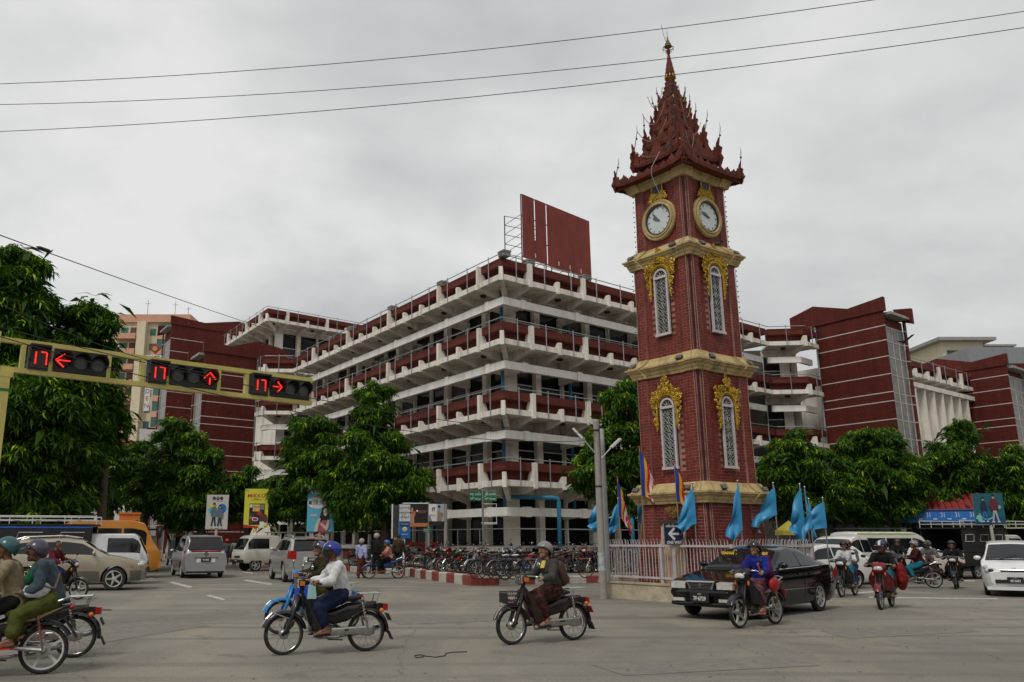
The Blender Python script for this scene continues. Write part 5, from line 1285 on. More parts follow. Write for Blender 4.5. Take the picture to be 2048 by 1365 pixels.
b.art(rect(0,0,1,1), c_white); b.art(rect(0,0,1,.2), c_black); b.art(rect(.52,.2,1,1), flat('print_mist', (.34,.40,.46))); b.txt('ff', .30, .74, .3, c_black); b.txt('Jasmine', .27, .48, .09, c_red); b.art([(.0,.2),(.22,.2),(.1,.42),(0,.5)], c_grey)
b.art([(.55,.2),(.58,.55),(.56,.66),(.68,.7),(.78,.62),(.86,.45),(.82,.2)], flat('print_khaki', (.30,.20,.11))); b.art(oval(.68,.80,.06,.09), c_skin); b.art(oval(.68,.88,.08,.07), c_black); b.art(oval(.84,.52,.08,.08), flat('print_hand', (.32,.10,.05)))
MB().tube([(b.w*.5+.08,.05,0),(b.w*.5+.08,.05,b.z+b.h*.5)], .08, 8).build('post', M_pole, b.root); MB().tube([(-b.w*.5-.02,.25,0),(-b.w*.5-.02,.25,b.z+b.h*.6)], .13, 10).build('pole', mat('grey_pole', (.14,.14,.14), .7), b.root)
b = board('green_street_sign', 'small dark green sign plate low on the grey pole below the adverts', 'sign', (846,1057,861,1065), 41.6, R(4)); b.art(rect(0,0,1,1), c_green); b.txt('ဈေးချိုတော်', .5, .66, .36, c_white, .8); b.txt('CENTRE', .5, .25, .3, c_white)
b = board('teal_poster', 'teal poster of a figure in a maroon jacket under the right trees', 'billboard', (1952,988,2003,1048), 36, R(-16))
b.art(rect(0,0,1,1), c_teal); b.art(rect(.0,0,1,.25), flat('print_deepblue', (.008,.06,.14))); b.art([(.05,.28),(.1,.10),(.22,.05),(.24,.16),(.14,.3)], c_mint); b.art(oval(.12,.2,.1,.05), c_mint); b.art(oval(.84,.55,.06,.06), c_mint)
for t in range(12):
    a0 = math.pi+t*math.pi/12; a1 = a0+math.pi/12; b.art([(.40+.26*math.cos(a0),.36+.22*math.sin(a0)),(.40+.26*math.cos(a1),.36+.22*math.sin(a1)),(.40+.22*math.cos(a1),.36+.18*math.sin(a1)),(.40+.22*math.cos(a0),.36+.18*math.sin(a0))], c_mint, lay=4)
figure(b, .32, .08, .80, c_navy, c_blue, asp=.95); figure(b, .66, .06, .90, c_maroon, flat('print_lilac', (.34,.36,.44)), asp=1.1); post_under(b, M_grey, .06)
b = board('one_way_sign', 'dark blue one way sign with white arrow on the tower fence', 'road sign', (1327,1049,1366,1089), 22.75, R(8))
b.art(rect(0,0,1,1), flat('sign_navy', (.010,.017,.055))); b.txt('ONE WAY', .5, .10, .20, c_white, .82, .003); b.txt('တစ်လမ်းမောင်း', .5, .89, .15, c_white, .8, .002)
b.art([(.18,.52),(.50,.84),(.58,.75),(.40,.575),(.78,.575),(.78,.465),(.40,.465),(.58,.29),(.50,.20)], c_white)
MB().box((.0,.06,b.z*.5), (.07,.06,b.z)).build('post', M_fence, b.root)
# street name post at the corner
p = gnd(967,1143,Z_PAVE); sp = thing('street_name_sign', 'green street name plates on a slim steel post at the market corner', 'sign', p)
zt = atY(967,977,p.y).z; MB().tube([(0,0,-.1),(0,0,zt-p.z)], .045, 8).build('post', M_alu, sp); MB().ball((0,0,zt-p.z), .06, 8, 6).build('knob', M_chrome, sp, True)
zp = atY(967,993,p.y).z-p.z
for sx, yaw, t1, t2 in ((-1, R(18), '၈၄ လမ်း', '84ᵗʰ Street'), (1, R(-14), '၂၆ လမ်း', '26ᵗʰ Street')):
    w = .60; pn = MB().box((sx*(w/2+.05),0,0), (w,.03,.44)).build('name_plate', c_green, sp); pn.location = (0,0,zp); pn.rotation_euler = (0,0,yaw)
    lettering(t1, .15, c_white, pn, (sx*(w/2+.05),-.017,.09), (R(90),0,0), bold=.001); lettering(t2, .115, c_white, pn, (sx*(w/2+.05),-.017,-.12), (R(90),0,0), bold=.001)
    MB().b2((sx*.05 if sx > 0 else -w-.05, -.02, .22), (w+.05 if sx > 0 else -.05, .02, .245)).build('plate_edge', M_alu, pn)
fr = MB(); fr.tube([(0,0,zp-.35),(.62,-.1,zp-.35),(.62,-.1,zp-1.25),(0,0,zp-1.25)], .018, 5); fr.tube([(-.08,0,zp-1.2),(.62,-.1,zp-1.2)], .02, 5); fr.build('empty_frame', M_whitep, sp)

# ================================================================== flags inside the fence
M_blue = mat('sky_blue_satin', (.035,.26,.50), .42, var=.08, vs=2.5, spec=.5)
def bud_mat():
    m = bpy.data.materials.new('buddhist_flag'); m.use_nodes = True; N = m.node_tree.nodes; L = m.node_tree.links; b = N['Principled BSDF']; b.inputs['Roughness'].default_value = .55
    at = N.new('ShaderNodeAttribute'); at.attribute_name = 'fly'; cr = N.new('ShaderNodeValToRGB'); cr.color_ramp.interpolation = 'CONSTANT'
    e = cr.color_ramp.elements; cols = [(.01,.03,.25),(.62,.30,.01),(.45,.012,.01),(.62,.60,.58),(.52,.02,.10)]
    e[0].position = 0; e[0].color = (*cols[0],1); e[1].position = .2; e[1].color = (*cols[1],1)
    for p_, c_ in ((.4,cols[2]),(.6,cols[3]),(.8,cols[4])): q = e.new(p_); q.color = (*c_,1)
    L.new(at.outputs['Fac'], cr.inputs[0]); L.new(cr.outputs[0], b.inputs['Base Color']); return m
M_bud = bud_mat()
def flag(name, label, tip_px, Y, m, side, flyx, drop, hoist=.95, fly=1.25, fold=.09, gz=.3, ph=0, group=None, metal=True, stripes=False):
    """tip_px: pole tip in the photograph; side: -1 cloth blows left, 1 right; flyx: how far the fly end swings out, drop: how far it hangs"""
    flyx *= 1.4; hoist *= 1.35; drop *= 1.08
    T = atY(*tip_px, Y); root = thing(name, label, 'flag', (T.x, T.y, gz), 0, group); H = T.z-gz
    MB().tube([(0,0,0),(0,0,H)], .018, 6).build('pole', M_steel if metal else mat('bamboo', (.30,.20,.11), .7), root)
    MB().ball((0,0,H+.02), .032, 8, 6).build('finial', M_chrome if metal else c_red, root, True)
    NU, NV = 16, 18; P = []; fl = []
    for i in range(NV+1):                  # along the fly
        v = i/NV; row = []
        for j in range(NU+1):              # down the hoist
            u = j/NU
            gather = 1-.55*v*(1-u*.3)       # cloth bunches as it droops
            x = side*(flyx*(v**.8) + .05*math.sin(6*v+ph+u*2)*v) * (1-.25*u*v) - side*.02
            z = H-.1 - hoist*u*gather*1.0 - drop*(v**1.15)*(1-.25*u) 
            y = fold*math.sin(9*u*(.6+.4*v)+5*v+ph)*(.15+v) + .04*math.sin(14*u+ph*2)*v - .05
            x += fold*.7*math.cos(10*u+4*v+ph)*v
            row.append((x, y, z)); fl.append(v)
        P.append(row)
    mb = MB().grid(P); o = mb.build('cloth', m, root, True)
    at = o.data.attributes.new('fly', 'FLOAT', 'POINT')
    if stripes:
        fl2 = [ (.999*min(1, i/NV) if True else 0) for i in range(NV+1) for j in range(NU+1)]
        fl2 = [ (v if True else 0) for v in fl2]
        # last fifth repeats the bands crosswise
        fl2 = [ (v/.82 if v < .82 else min(.99, j/NU)) for (v, j) in ((i/NV, j) for i in range(NV+1) for j in range(NU+1))]
    else: fl2 = fl
    at.data.foreach_set('value', np.clip(np.array(fl2, np.float32), 0, .999))
    return root
GF = 'blue flags around the clock tower'; GBf = 'striped flags beside the clock tower'
flag('blue_flag', 'leftmost sky blue flag hanging beside the concrete pole', (1211,981), 25.6, M_blue, -1, .42, .75, .70, ph=.3, group=GF)
flag('blue_flag', 'sky blue flag half hidden behind the first striped flag', (1236,998), 26.6, M_blue, -1, .30, .8, .55, ph=1.3, group=GF)
flag('blue_flag', 'blue flag twisted round its pole left of the tower', (1274,977), 25.0, M_blue, 1, .18, 1.05, .65, fold=.12, ph=2.2, group=GF)
flag('blue_flag', 'blue flag spread in front of the peach notice board', (1385,968), 22.6, M_blue, -1, .36, .82, .70, fold=.05, ph=.6, group=GF)
flag('blue_flag', 'blue flag hanging in folds before the tower near corner', (1475,964), 22.2, M_blue, -1, .28, 1.10, .85, fold=.10, ph=1.9, group=GF)
flag('blue_flag', 'blue flag blown left at the right edge of the tower base', (1546,968), 23.4, M_blue, -1, .50, .95, .55, fold=.10, ph=2.9, group=GF)
flag('blue_flag', 'broad blue flag, largest of the cluster right of the tower', (1599,970), 24.6, M_blue, -1, .30, .85, 1.0, fold=.10, ph=.2, group=GF)
flag('blue_flag', 'blue flag tucked behind the broad one right of the tower', (1609,976), 25.6, M_blue, 1, .10, 1.2, .6, fold=.08, ph=1.0, group=GF)
flag('blue_flag', 'low blue flag in the cluster right of the tower', (1617,1000), 24.4, M_blue, -1, .25, .9, .5, fold=.08, ph=3.1, group=GF)
flag('blue_flag', 'rightmost blue flag with pointed corner nearest the street lamp', (1645,998), 24.9, M_blue, -1, .45, .45, .55, fold=.05, ph=.9, group=GF)
flag('striped_flag', 'striped blue, yellow and red flag on a bamboo pole beside the concrete pole', (1235,957), 24.6, M_bud, 1, 0.25, 1.15, 0.73, fold=.05, gz=.02, ph=.4, group=GBf, metal=False, stripes=True)
flag('striped_flag', 'tallest striped flag hanging at the left edge of the tower', (1279,896), 23.95, M_bud, 1, 0.35, 1.05, 0.92, fold=.05, ph=1.4, group=GBf, metal=False, stripes=True)
flag('striped_flag', 'striped flag in front of the tower left of the one way sign flag', (1349,925), 22.9, M_bud, 1, 0.32, 1.15, 0.69, fold=.05, ph=2.4, group=GBf, metal=False, stripes=True)
# ================================================================== motor vehicles
M_tyre = M_rubber
M_rim = mat('alloy_rim', (.52,.52,.50), .35, metal=.45, var=.15, dirt=(.15,.12,.09), dirt_amt=.5, dscale=8)
M_carglass = mat('car_glass', (.010,.012,.013), .06, var=.3, spec=.5)
M_trim = mat('black_trim', (.018,.018,.018), .5, var=.2)
M_hl = mat('headlamp_glass', (.52,.52,.48), .12, var=.25, vs=12, spec=.6)
M_amber = mat('amber_lens', (.60,.16,.02), .25, var=.1); M_tail = mat('red_lens', (.32,.012,.012), .2, var=.15)
M_plate = mat('black_plate', (.02,.02,.02), .5); M_platet = mat('plate_lettering', (.6,.6,.58), .6); M_platered = mat('red_plate', (.36,.05,.05), .5)
def paint(name, col, met=0, rough=.22, dust=.25): return mat(name, col, rough, metal=met, var=.06, vs=2, dirt=tuple(c*.6+.10 for c in col), dirt_amt=dust, dscale=2.2, spec=.5, coat=0 if max(col) < .02 else .5)
def wheel_meshes(nsp=5):
    r = 1.0
    t = MB().lathe([(.66,-.30),(.90,-.34),(.985,-.28),(1.0,-.14),(1.0,.14),(.985,.28),(.90,.34),(.66,.30)], axis='y', n=28, cap=False).mesh('tyre', M_tyre, True)
    o = MB(); o.lathe([(.70,-.28),(.72,.30),(.68,.33),(.64,.30),(.62,.10),(.62,-.26)], axis='y', n=28, cap=False)
    for k in range(nsp):
        a = k*2*math.pi/nsp; d = Vector((math.cos(a),0,math.sin(a))); q = Vector((-d.z,0,d.x))
        P = [d*.08+q*.10, d*.64+q*.07, d*.64-q*.07, d*.08-q*.10]
        o.add([(p.x, y, p.z) for y in (.16,.27) for p in P], [(0,1,2,3),(4,5,6,7),(0,1,5,4),(1,2,6,5),(2,3,7,6),(3,0,4,7)])
    o.lathe([(.16,.14),(.17,.28),(.10,.31),(.001,.31)], axis='y', n=14)
    rm = o.mesh('rim', M_rim, True); fixn(rm); rm.set_sharp_from_angle(angle=R(35))
    bk = MB().lathe([(.62,-.05),(.62,.02),(.001,.03)], axis='y', n=20).mesh('hub_plate', M_trim)
    fixn(t); t.set_sharp_from_angle(angle=R(50))
    return t, rm, bk
WM = {5: wheel_meshes(5), 7: wheel_meshes(7)}
def add_wheel(root, x, y, r, side, nsp=5, wide=1.0):
    t, rm, bk = WM[nsp]
    w = inst(t, 'wheel', root, (x, y, r), (0,0,0 if side > 0 else math.pi), (r, r*wide, r)); inst(rm, 'rim', w); inst(bk, 'hub_plate', w); return w
def smooth(a, k):
    ker = np.ones(k)/k; p = np.pad(a, k//2, mode='edge'); return np.convolve(p, ker, 'valid')[:len(a)]
class Car:
    """lofted car body. stations front (+x) to rear (-x). keys: lists of (x, z)"""
    def __init__(s, L, W, shoulder, roof, bottom=.2, roofw=.76, nose=.22, tail=.12, side=(.10,.05), k=5):
        s.L = L; s.N = 81; s.x = np.linspace(L/2, -L/2, s.N)
        f = lambda pts: np.interp(-s.x, [-p[0] for p in pts], [p[1] for p in pts])
        s.zs = smooth(f(shoulder), k); s.zr = np.maximum(smooth(f(roof), 3), s.zs+.012)
        u = np.abs(s.x)/(L/2); tp = np.where(s.x > 0, nose, tail)
        s.w = W/2*(1-tp*np.clip((u-.62)/.38, 0, 1)**2.6)
        e = np.clip((u-.955)/.045, 0, 1)
        s.zb = bottom + .10*e + .05*np.clip((u-.8)/.2,0,1)
        s.zs = s.zs - .05*e**2; s.zr = np.where(s.zr < s.zs+.05, s.zs+.012, s.zr)
        g = np.clip((s.zr-s.zs)/.45, 0, 1); s.wr = s.w*(.90-(.90-roofw)*g); s.side = side
    def at(s, x): return [float(np.interp(-x, -s.x, a)) for a in (s.w, s.zb, s.zs, s.zr, s.wr)]
    def sy(s, x, z, off=0):
        w, zb, zs, zr, wr = s.at(x)
        if z <= zs:
            t = np.clip((z-zb)/max(.01,zs-zb), 0, 1); y = w*(1-s.side[0]*(1-t)**3.2-s.side[1]*t**4)
        else:
            t = (z-zs)/max(.01, zr-.05-zs); y = w*(1-s.side[1]) + (wr-w*(1-s.side[1]))*min(1, t)
        return y+off
    def ring(s, i):
        x = s.x[i]; w, zb, zs, zr, wr = s.w[i], s.zb[i], s.zs[i], s.zr[i], s.wr[i]; P = [(0, zb), (w*.6, zb)]
        for t in (0,.06,.15,.3,.5,.7,.85,.94,1): P.append((w*(1-s.side[0]*(1-t)**3.2-s.side[1]*t**4)-.03*(t == 0), zb+t*(zs-zb)))
        gy = w*(1-s.side[1]); top = zr-min(.05, (zr-zs)*.3)
        for t in (.33,.66,1): P.append((gy+(wr-gy)*t, zs+(top-zs)*t))
        for f_, d in ((.93,.55),(.8,.85),(.5,1),(0,1.25)): P.append((wr*f_, top+(zr-top)*d))
        return P
    def mesh(s, m, parent, arches=(), arch_r=.36, name='body'):
        rows = []
        for i in range(s.N):
            P = s.ring(i); x = s.x[i]; rows.append([(x, y, z) for y, z in P] + [(x, -y, z) for y, z in reversed(P[1:-1])])
        n = len(rows[0]); o = MB(); o.add([p for r in rows for p in r], [(i*n+k, i*n+(k+1)%n, (i+1)*n+(k+1)%n, (i+1)*n+k) for i in range(s.N-1) for k in range(n)] + [tuple(range(n)), tuple(reversed(range((s.N-1)*n, s.N*n)))])
        ob = o.build(name, m, parent, True); me = ob.data
        if arches:
            me.materials.append(M_trim); cuts = []
            for x in arches:
                c = MB().lathe([(arch_r,-2),(arch_r,2)], axis='y', n=32, c=(x,0,arch_r*.86)).build('cut', M_trim)
                md = ob.modifiers.new('b', 'BOOLEAN'); md.operation = 'DIFFERENCE'; md.object = c; md.solver = 'FAST' if hasattr(md,'solver') else md.solver; cuts.append(c)
            pw = ob.parent; ob.parent = None
            nm = ev_mesh(ob, cuts); ob.modifiers.clear(); ob.parent = pw
            ob.data = nm; bpy.data.meshes.remove(me)
            for c in cuts: bpy.data.objects.remove(c)
            me = nm
        me.set_sharp_from_angle(angle=R(32)); return ob
    def side_patch(s, nm, m, parent, x0, x1, z0, z1, off=.006, sd=1, nx=12, nz=6, rel=None):
        """patch on the flank; z0/z1 numbers, or with rel=(a,b) fractions of the greenhouse between shoulder and roof"""
        P = []
        for j in range(nz+1):
            row = []
            for i in range(nx+1):
                x = x0+(x1-x0)*i/nx
                if rel: w, zb, zs, zr, wr = s.at(x); z = zs + (zr-.05-zs)*(rel[0]+(rel[1]-rel[0])*j/nz)
                else:
                    zz0 = z0(x) if callable(z0) else z0; zz1 = z1(x) if callable(z1) else z1; z = zz0+(zz1-zz0)*j/nz
                row.append((x, sd*s.sy(x, z, off), z))
            P.append(row)
        return MB().grid(P).build(nm, m, parent, True)
    def top_patch(s, nm, m, parent, x0, x1, f=.92, off=.006, nx=10, ny=14, low=None):
        P = []
        for i in range(nx+1):
            x = x0+(x1-x0)*i/nx; w, zb, zs, zr, wr = s.at(x); top = zr-min(.05,(zr-zs)*.3); row = []
            for j in range(ny+1):
                q = -f+2*f*j/ny; d = 1.25-.25*abs(q)/.5 if abs(q) <= .5 else 1-.15*(abs(q)-.5)/.3 if abs(q) <= .8 else .85-.3*(abs(q)-.8)/.13 if abs(q) <= .93 else .55
                row.append((x+ (off*.7 if x0 > x1 or True else 0)*(1 if x > 0 else -1), q*wr, top+(zr-top)*d+off))
            P.append(row)
        return MB().grid(P).build(nm, m, parent, True)
def plate(root, txt, x, z, face, w=.42, h=.16, top=None, red=False, y=0):
    p = MB().box((x, y, z), (.02, w, h)).build('number_plate', M_platered if red else M_plate, root)
    rz = R(90) if face > 0 else R(-90)
    lettering(txt, h*.55, M_platet, p, (x+face*.012, y, z-(.02 if top else 0)), (R(90),0,rz), xs=.8, bold=.004, ext=.001)
    if top: lettering(top, h*.22, M_platet, p, (x+face*.012, y, z+h*.33), (R(90),0,rz), ext=.001)
def hull2(mb, x, z, hz, hw, dep):
    rows = [[(x-dep*abs(u)**3-.0+o, u*hw, z+q*hz) for o, q in ((-.12,-1),(0,-.8),(.012,0),(0,.8),(-.12,1))] for u in np.linspace(-1,1,17)]; mb.grid(rows)
def mirror_pair(c, root, m, x, z):
    for sd in (1,-1):
        y = sd*(c.sy(x, z)+.10); MB().ball((x, y, z+.06), .11, 10, 8, (.6,.95,.62)).build('mirror', m, root, True)
        MB().bar((x, sd*c.sy(x,z), z+.03), (x, y, z+.05), .05).build('mirror_arm', M_trim, root)
def place(root, p, az): root.location = (p[0], p[1], 0); root.rotation_euler = (0,0,R(90-az)); return root
# ---- black saloon
def saloon():
    P = paint('gloss_black', (.004,.004,.005), rough=.08, dust=.02); r = thing('saloon_car', 'glossy black saloon car with chrome grille passing the tower fence', 'car')
    c = Car(4.72, 1.72, [(2.36,.66),(2.2,.72),(1.5,.82),(.75,.92),(-.9,.95),(-1.6,.98),(-2.1,.97),(-2.36,.90)], [(2.36,.66),(1.5,.82),(.92,.93),(.15,1.33),(-.3,1.39),(-.75,1.37),(-1.05,1.28),(-1.85,.99),(-2.36,.90)], .20, .70)
    wx = (1.42,-1.31); c.mesh(P, r, wx, .35)
    c.top_patch('windscreen', M_carglass, r, .86, .20, .90); c.top_patch('rear_window', M_carglass, r, -1.1, -1.75, .86)
    for sd in (1,-1):
        for a, b in ((.62,-.42),(-.47,-1.28)): c.side_patch('side_window', M_carglass, r, a, b, 0, 0, .006, sd, rel=(.10,.86))
        for a, b in ((.72,-.44),(-.47,-1.0)):
            d = c.side_patch('door', P, r, a, b, .32, lambda x: c.at(x)[2]-.02, .005, sd); c.side_patch('door_handle', M_trim, d, b+.10, b+.27, .80, .84, .022, sd, 3, 1)
        c.side_patch('waist_chrome', M_chrome, r, .80, -1.35, lambda x: c.at(x)[2]+.005, lambda x: c.at(x)[2]+.02, .010, sd, 16, 1)
        c.side_patch('rub_strip', M_chrome, r, 1.0, -.95, .52, .535, .012, sd, 12, 1)
        for x in wx: add_wheel(r, x, sd*.74, .315, sd, 7, .62)
        MB().add([(2.385,sd*.34,.70),(2.385,sd*.34,.58),(2.37,sd*.66,.58),(2.36,sd*.66,.70),(2.2,sd*.34,.72),(2.2,sd*.34,.58),(2.16,sd*.70,.58),(2.16,sd*.70,.72)], [(0,1,2,3),(4,5,6,7),(0,1,5,4),(1,2,6,5),(2,3,7,6),(3,0,4,7)]).build('headlight', M_hl, r); MB().add([(2.37,sd*.665,.70),(2.37,sd*.665,.58),(2.24,sd*.775,.585),(2.22,sd*.775,.69),(2.1,sd*.665,.7),(2.1,sd*.665,.58)], [(0,1,2,3),(0,3,4),(1,2,5)]).build('indicator', M_amber, r)
        MB().box((-2.26, sd*.62, .78), (.2,.36,.16)).build('tail_light', M_tail, r)
        MB().box((2.36, sd*.50, .37), (.06,.26,.06)).build('fog_lamp', M_hl, r)
    MB().box((2.325,0,.64), (.10,.56,.15)).build('grille_recess', M_trim, r)
    g = MB().add([(2.38,-.31,.735),(2.38,.31,.735),(2.385,.24,.565),(2.385,-.24,.565),(2.39,-.27,.71),(2.39,.27,.71),(2.395,.21,.59),(2.395,-.21,.59)], [(0,1,5,4),(1,2,6,5),(2,3,7,6),(3,0,4,7)]).build('grille_surround', M_chrome, r)
    for k in range(4): MB().box((2.383,0,.61+k*.028), (.02,.46,.009)).build('grille_bar', M_chrome, g)
    MB().box((2.40,0,.65), (.015,.05,.07)).build('emblem', M_chrome, g)
    hb2 = MB(); hull2(hb2, 2.42, .50, .07, .74, .16); hb2.build('bumper', P, r, True); hb2 = MB(); hull2(hb2, 2.41, .29, .05, .73, .14); hb2.build('air_dam', P, r, True)
    plate(r, '7F·6729', 2.445, .42, 1, .40, .19, 'YGN')
    yl = mat('yellow_sticker', (.65,.45,.02), .6)
    for sd, t in ((-.42,'အေးမြ'),(.42,'ရွှေ')): lettering(t, .11, yl, r, (.375, sd, 1.245), (R(62),0,R(90)), xs=.9, bold=.002)
    MB().add([(.45,-.5,1.08),(.45,.2,1.02),(.55,.15,.99),(.6,-.35,1.01)], [(0,1,2,3)]).build('paper', M_whitep, r)
    mirror_pair(c, r, P, .60, .95); return r
place(saloon(), (7.2, 19.85), 226).scale = (1.05,1.05,1.05)
# ---- white MPV facing the camera
def mpv():
    P = paint('pearl_white', (.74,.74,.73), rough=.2, dust=.1); r = thing('white_mpv', 'white people carrier cut by the right edge facing the camera', 'car')
    c = Car(4.55, 1.70, [(2.27,.66),(2.1,.78),(1.6,.90),(1.2,.99),(0,1.0),(-1.6,1.03),(-2.27,1.0)], [(2.27,.66),(1.6,.90),(1.28,1.0),(.35,1.50),(-.3,1.58),(-1.5,1.54),(-2.0,1.35),(-2.27,1.0)], .19, .74, .30)
    wx = (1.40,-1.35); c.mesh(P, r, wx, .36); c.top_patch('windscreen', M_carglass, r, 1.24, .42, .92)
    for sd in (1,-1):
        for a, b in ((.82,-.3),(-.35,-1.25),(-1.3,-1.9)): c.side_patch('side_window', M_carglass, r, a, b, 0, 0, .006, sd, rel=(.06,.86))
        for a, b in ((.9,-.32),(-.35,-1.05)): c.side_patch('door', P, r, a, b, .32, lambda x: c.at(x)[2]-.02, .005, sd)
        for x in wx: add_wheel(r, x, sd*.74, .32, sd, 5, .62)
        hl = MB(); hl.ball((2.07, sd*.58, .72), .17, 12, 8, (.95,.95,.52)); hl.ball((1.90, sd*.69, .80), .13, 12, 8, (1.3,.5,.6)); hl.build('headlight', M_hl, r, True); MB().ball((2.19, sd*.57, .72), .075, 10, 8, (.8,1,.8)).build('headlight_bowl', M_trim, r, True)
        MB().ball((2.24, sd*.56, .40), .07, 10, 8, (.5,1,1)).build('fog_lamp', M_hl, r, True)
    MB().box((2.255,0,.72), (.06,.66,.035)).build('grille', M_trim, r); MB().tube([(2.29,-.36,.75),(2.31,0,.745),(2.29,.36,.75)], .014, 6).build('grille_chrome', M_chrome, r)
    e = MB(); e.tube([(2.28,-.05,.82),(2.285,-.025,.79),(2.285,0,.82),(2.285,.025,.79),(2.28,.05,.82)], .008, 5); e.build('emblem', M_chrome, r)
    MB().box((2.285,0,.43), (.05,.98,.10)).build('lower_grille', M_trim, r); MB().box((2.25,0,.24), (.14,1.42,.10)).build('front_lip', P, r)
    plate(r, '4K·6431', 2.33, .47, 1, .40, .17, 'MDY')
    mirror_pair(c, r, P, .78, 1.0)
    for k in (-.35,.25): MB().tube([(1.25,k,1.025),(1.05,k+.45,1.15)], .012, 5).build('wiper', M_trim, r)
    return r
place(mpv(), (17.75, 26.9), 213.5)
# ---- silver minivan, rear view
def minivan():
    P = paint('silver_metallic', (.40,.41,.42), .5, .3, .2); r = thing('silver_minivan', 'silver minivan driving away on the left street with red tail lights', 'car')
    c = Car(4.78, 1.80, [(2.39,.70),(2.0,.86),(1.5,1.0),(0,1.02),(-2.0,1.04),(-2.39,.98)], [(2.39,.70),(1.9,.9),(1.5,1.05),(.5,1.64),(-.2,1.74),(-1.6,1.72),(-2.12,1.60),(-2.3,1.1),(-2.39,.98)], .21, .77, .26, .07)
    wx = (1.45,-1.40); c.mesh(P, r, wx, .37)
    for sd in (1,-1):
        for a, b in ((1.05,-.1),(-.16,-1.15),(-1.2,-2.0)): c.side_patch('side_window', M_carglass, r, a, b, 0, 0, .006, sd, rel=(.06,.86))
        for x in wx: add_wheel(r, x, sd*.78, .335, sd, 5, .62)
        MB().add([(-2.315,sd*.60,1.10),(-2.18,sd*.86,1.10),(-2.10,sd*.87,.98),(-2.33,sd*.62,.96),(-2.36,sd*.40,1.02),(-2.35,sd*.40,1.09)], [(0,1,2,3),(0,3,4,5)]).build('tail_light', M_tail, r)
        MB().box((-2.37, sd*.66, .42), (.04,.2,.05)).build('reflector', M_tail, r)
    P_ = []
    for i in range(9):
        t = i/8; x = -2.33+.17*t**1.3; z = 1.14+.44*t; P_.append([(x-.01, -(.74-.12*t)+2*(.74-.12*t)*j/8, z+.02*(1-(j/4-1)**2)) for j in range(9)])
    MB().grid(P_).build('rear_window', M_carglass, r, True)
    MB().box((-2.34,0,1.08), (.05,1.2,.05)).build('light_bar', M_tail, r); MB().box((-2.40,0,.83), (.03,.95,.05)).build('tailgate_chrome', M_chrome, r); MB().box((-2.385,0,.74), (.03,.75,.20)).build('plate_recess', M_whitep, r); plate(r, '6C·6202', -2.415, .74, -1, .40, .16)
    MB().box((-2.33,0,.42), (.18,1.60,.26)).build('bumper', P, r); MB().box((-2.36,0,.25), (.1,1.5,.08)).build('bumper_base', M_trim, r); mirror_pair(c, r, P, 1.05, 1.02)
    MB().box((-1.97,0,1.66), (.3,1.3,.05)).build('spoiler', P, r); MB().lathe([(.09,-.01),(.09,.012)], axis='x', c=(-2.385,0,.96), n=16).build('emblem', M_chrome, r)
    return r
place(minivan(), (-11.0, 39.3), -24).scale = (1.04,1.04,1.04)
# ---- gold SUV with grey cladding, side view
def suv(name, label, P, clad, full_rear=False):
    r = thing(name, label, 'car')
    c = Car(4.60, 1.80, [(2.3,.80),(2.1,.90),(1.6,1.02),(1.1,1.10),(-1.9,1.14),(-2.3,1.08)], [(2.3,.80),(1.6,1.02),(1.08,1.12),(.35,1.58),(-.2,1.66),(-1.4,1.62),(-1.85,1.55),(-2.2,1.15),(-2.3,1.08)], .26, .76, .24, .08)
    wx = (1.38,-1.24); c.mesh(P, r, wx, .42); c.top_patch('windscreen', M_carglass, r, 1.02, .42, .9)
    for sd in (1,-1):
        for a, b in ((.68,-.30),(-.36,-1.18),(-1.24,-1.85)): c.side_patch('side_window', M_carglass, r, a, b, 0, 0, .006, sd, rel=(.06,.86))
        for a, b in ((.84,-.32),(-.36,-1.02)):
            d = c.side_patch('door', P, r, a, b, .62, lambda x: c.at(x)[2]-.02, .006, sd); c.side_patch('door_handle', P, d, b+.08, b+.26, .92, .96, .03, sd, 3, 1)
        if clad:
            c.side_patch('cladding', clad, r, .92, -.80, .30, .60, .010, sd); c.side_patch('cladding', clad, r, 2.22, 1.86, .32, .62, .010, sd); c.side_patch('cladding', clad, r, -1.70, -2.24, .32, .62, .010, sd)
        for x in wx: add_wheel(r, x, sd*.78, .365, sd, 5, .62)
        hl = MB(); hl.ball((2.14, sd*.62, .80), .17, 12, 8, (1.0,1.0,.62)); hl.build('headlight', M_hl, r, True)
        c.side_patch('tail_light', M_tail, r, -2.02, -2.26, .86, 1.14, .012, sd, 4, 4); MB().box((-2.275, sd*.70, 1.0), (.06,.24,.30)).build('tail_light', M_tail, r)
        MB().tube([(.2,sd*.58,1.66),(-.3,sd*.58,1.73),(-1.4,sd*.58,1.69),(-1.7,sd*.58,1.60)], .022, 6).build('roof_rail', P if not clad else M_alu, r)
        MB().box((1.9, sd*.885, .78), (.09,.012,.05)).build('side_marker', M_amber, r)
    P_ = []
    for i in range(7):
        t = i/6; x = -2.24+.28*t; z = 1.16+.38*t; P_.append([(x-.02, -(.70-.10*t)+2*(.70-.10*t)*j/8, z+.02*(1-(j/4-1)**2)) for j in range(9)])
    MB().grid(P_).build('rear_window', M_carglass, r, True)
    MB().box((-2.27,0,.46), (.16,1.66,.28)).build('bumper', clad or P, r); MB().box((2.26,0,.45), (.14,1.5,.26)).build('bumper', clad or P, r)
    MB().box((-2.31,0,.82), (.03,.62,.2)).build('plate_recess', M_whitep, r); plate(r, '3H·2817', -2.335, .83, -1, .36, .16); MB().box((-1.93,0,1.57), (.22,1.2,.05)).build('spoiler', P, r); MB().box((-2.03,0,1.555), (.03,.34,.035)).build('brake_light', M_tail, r)
    mirror_pair(c, r, P, .72, 1.12); return r
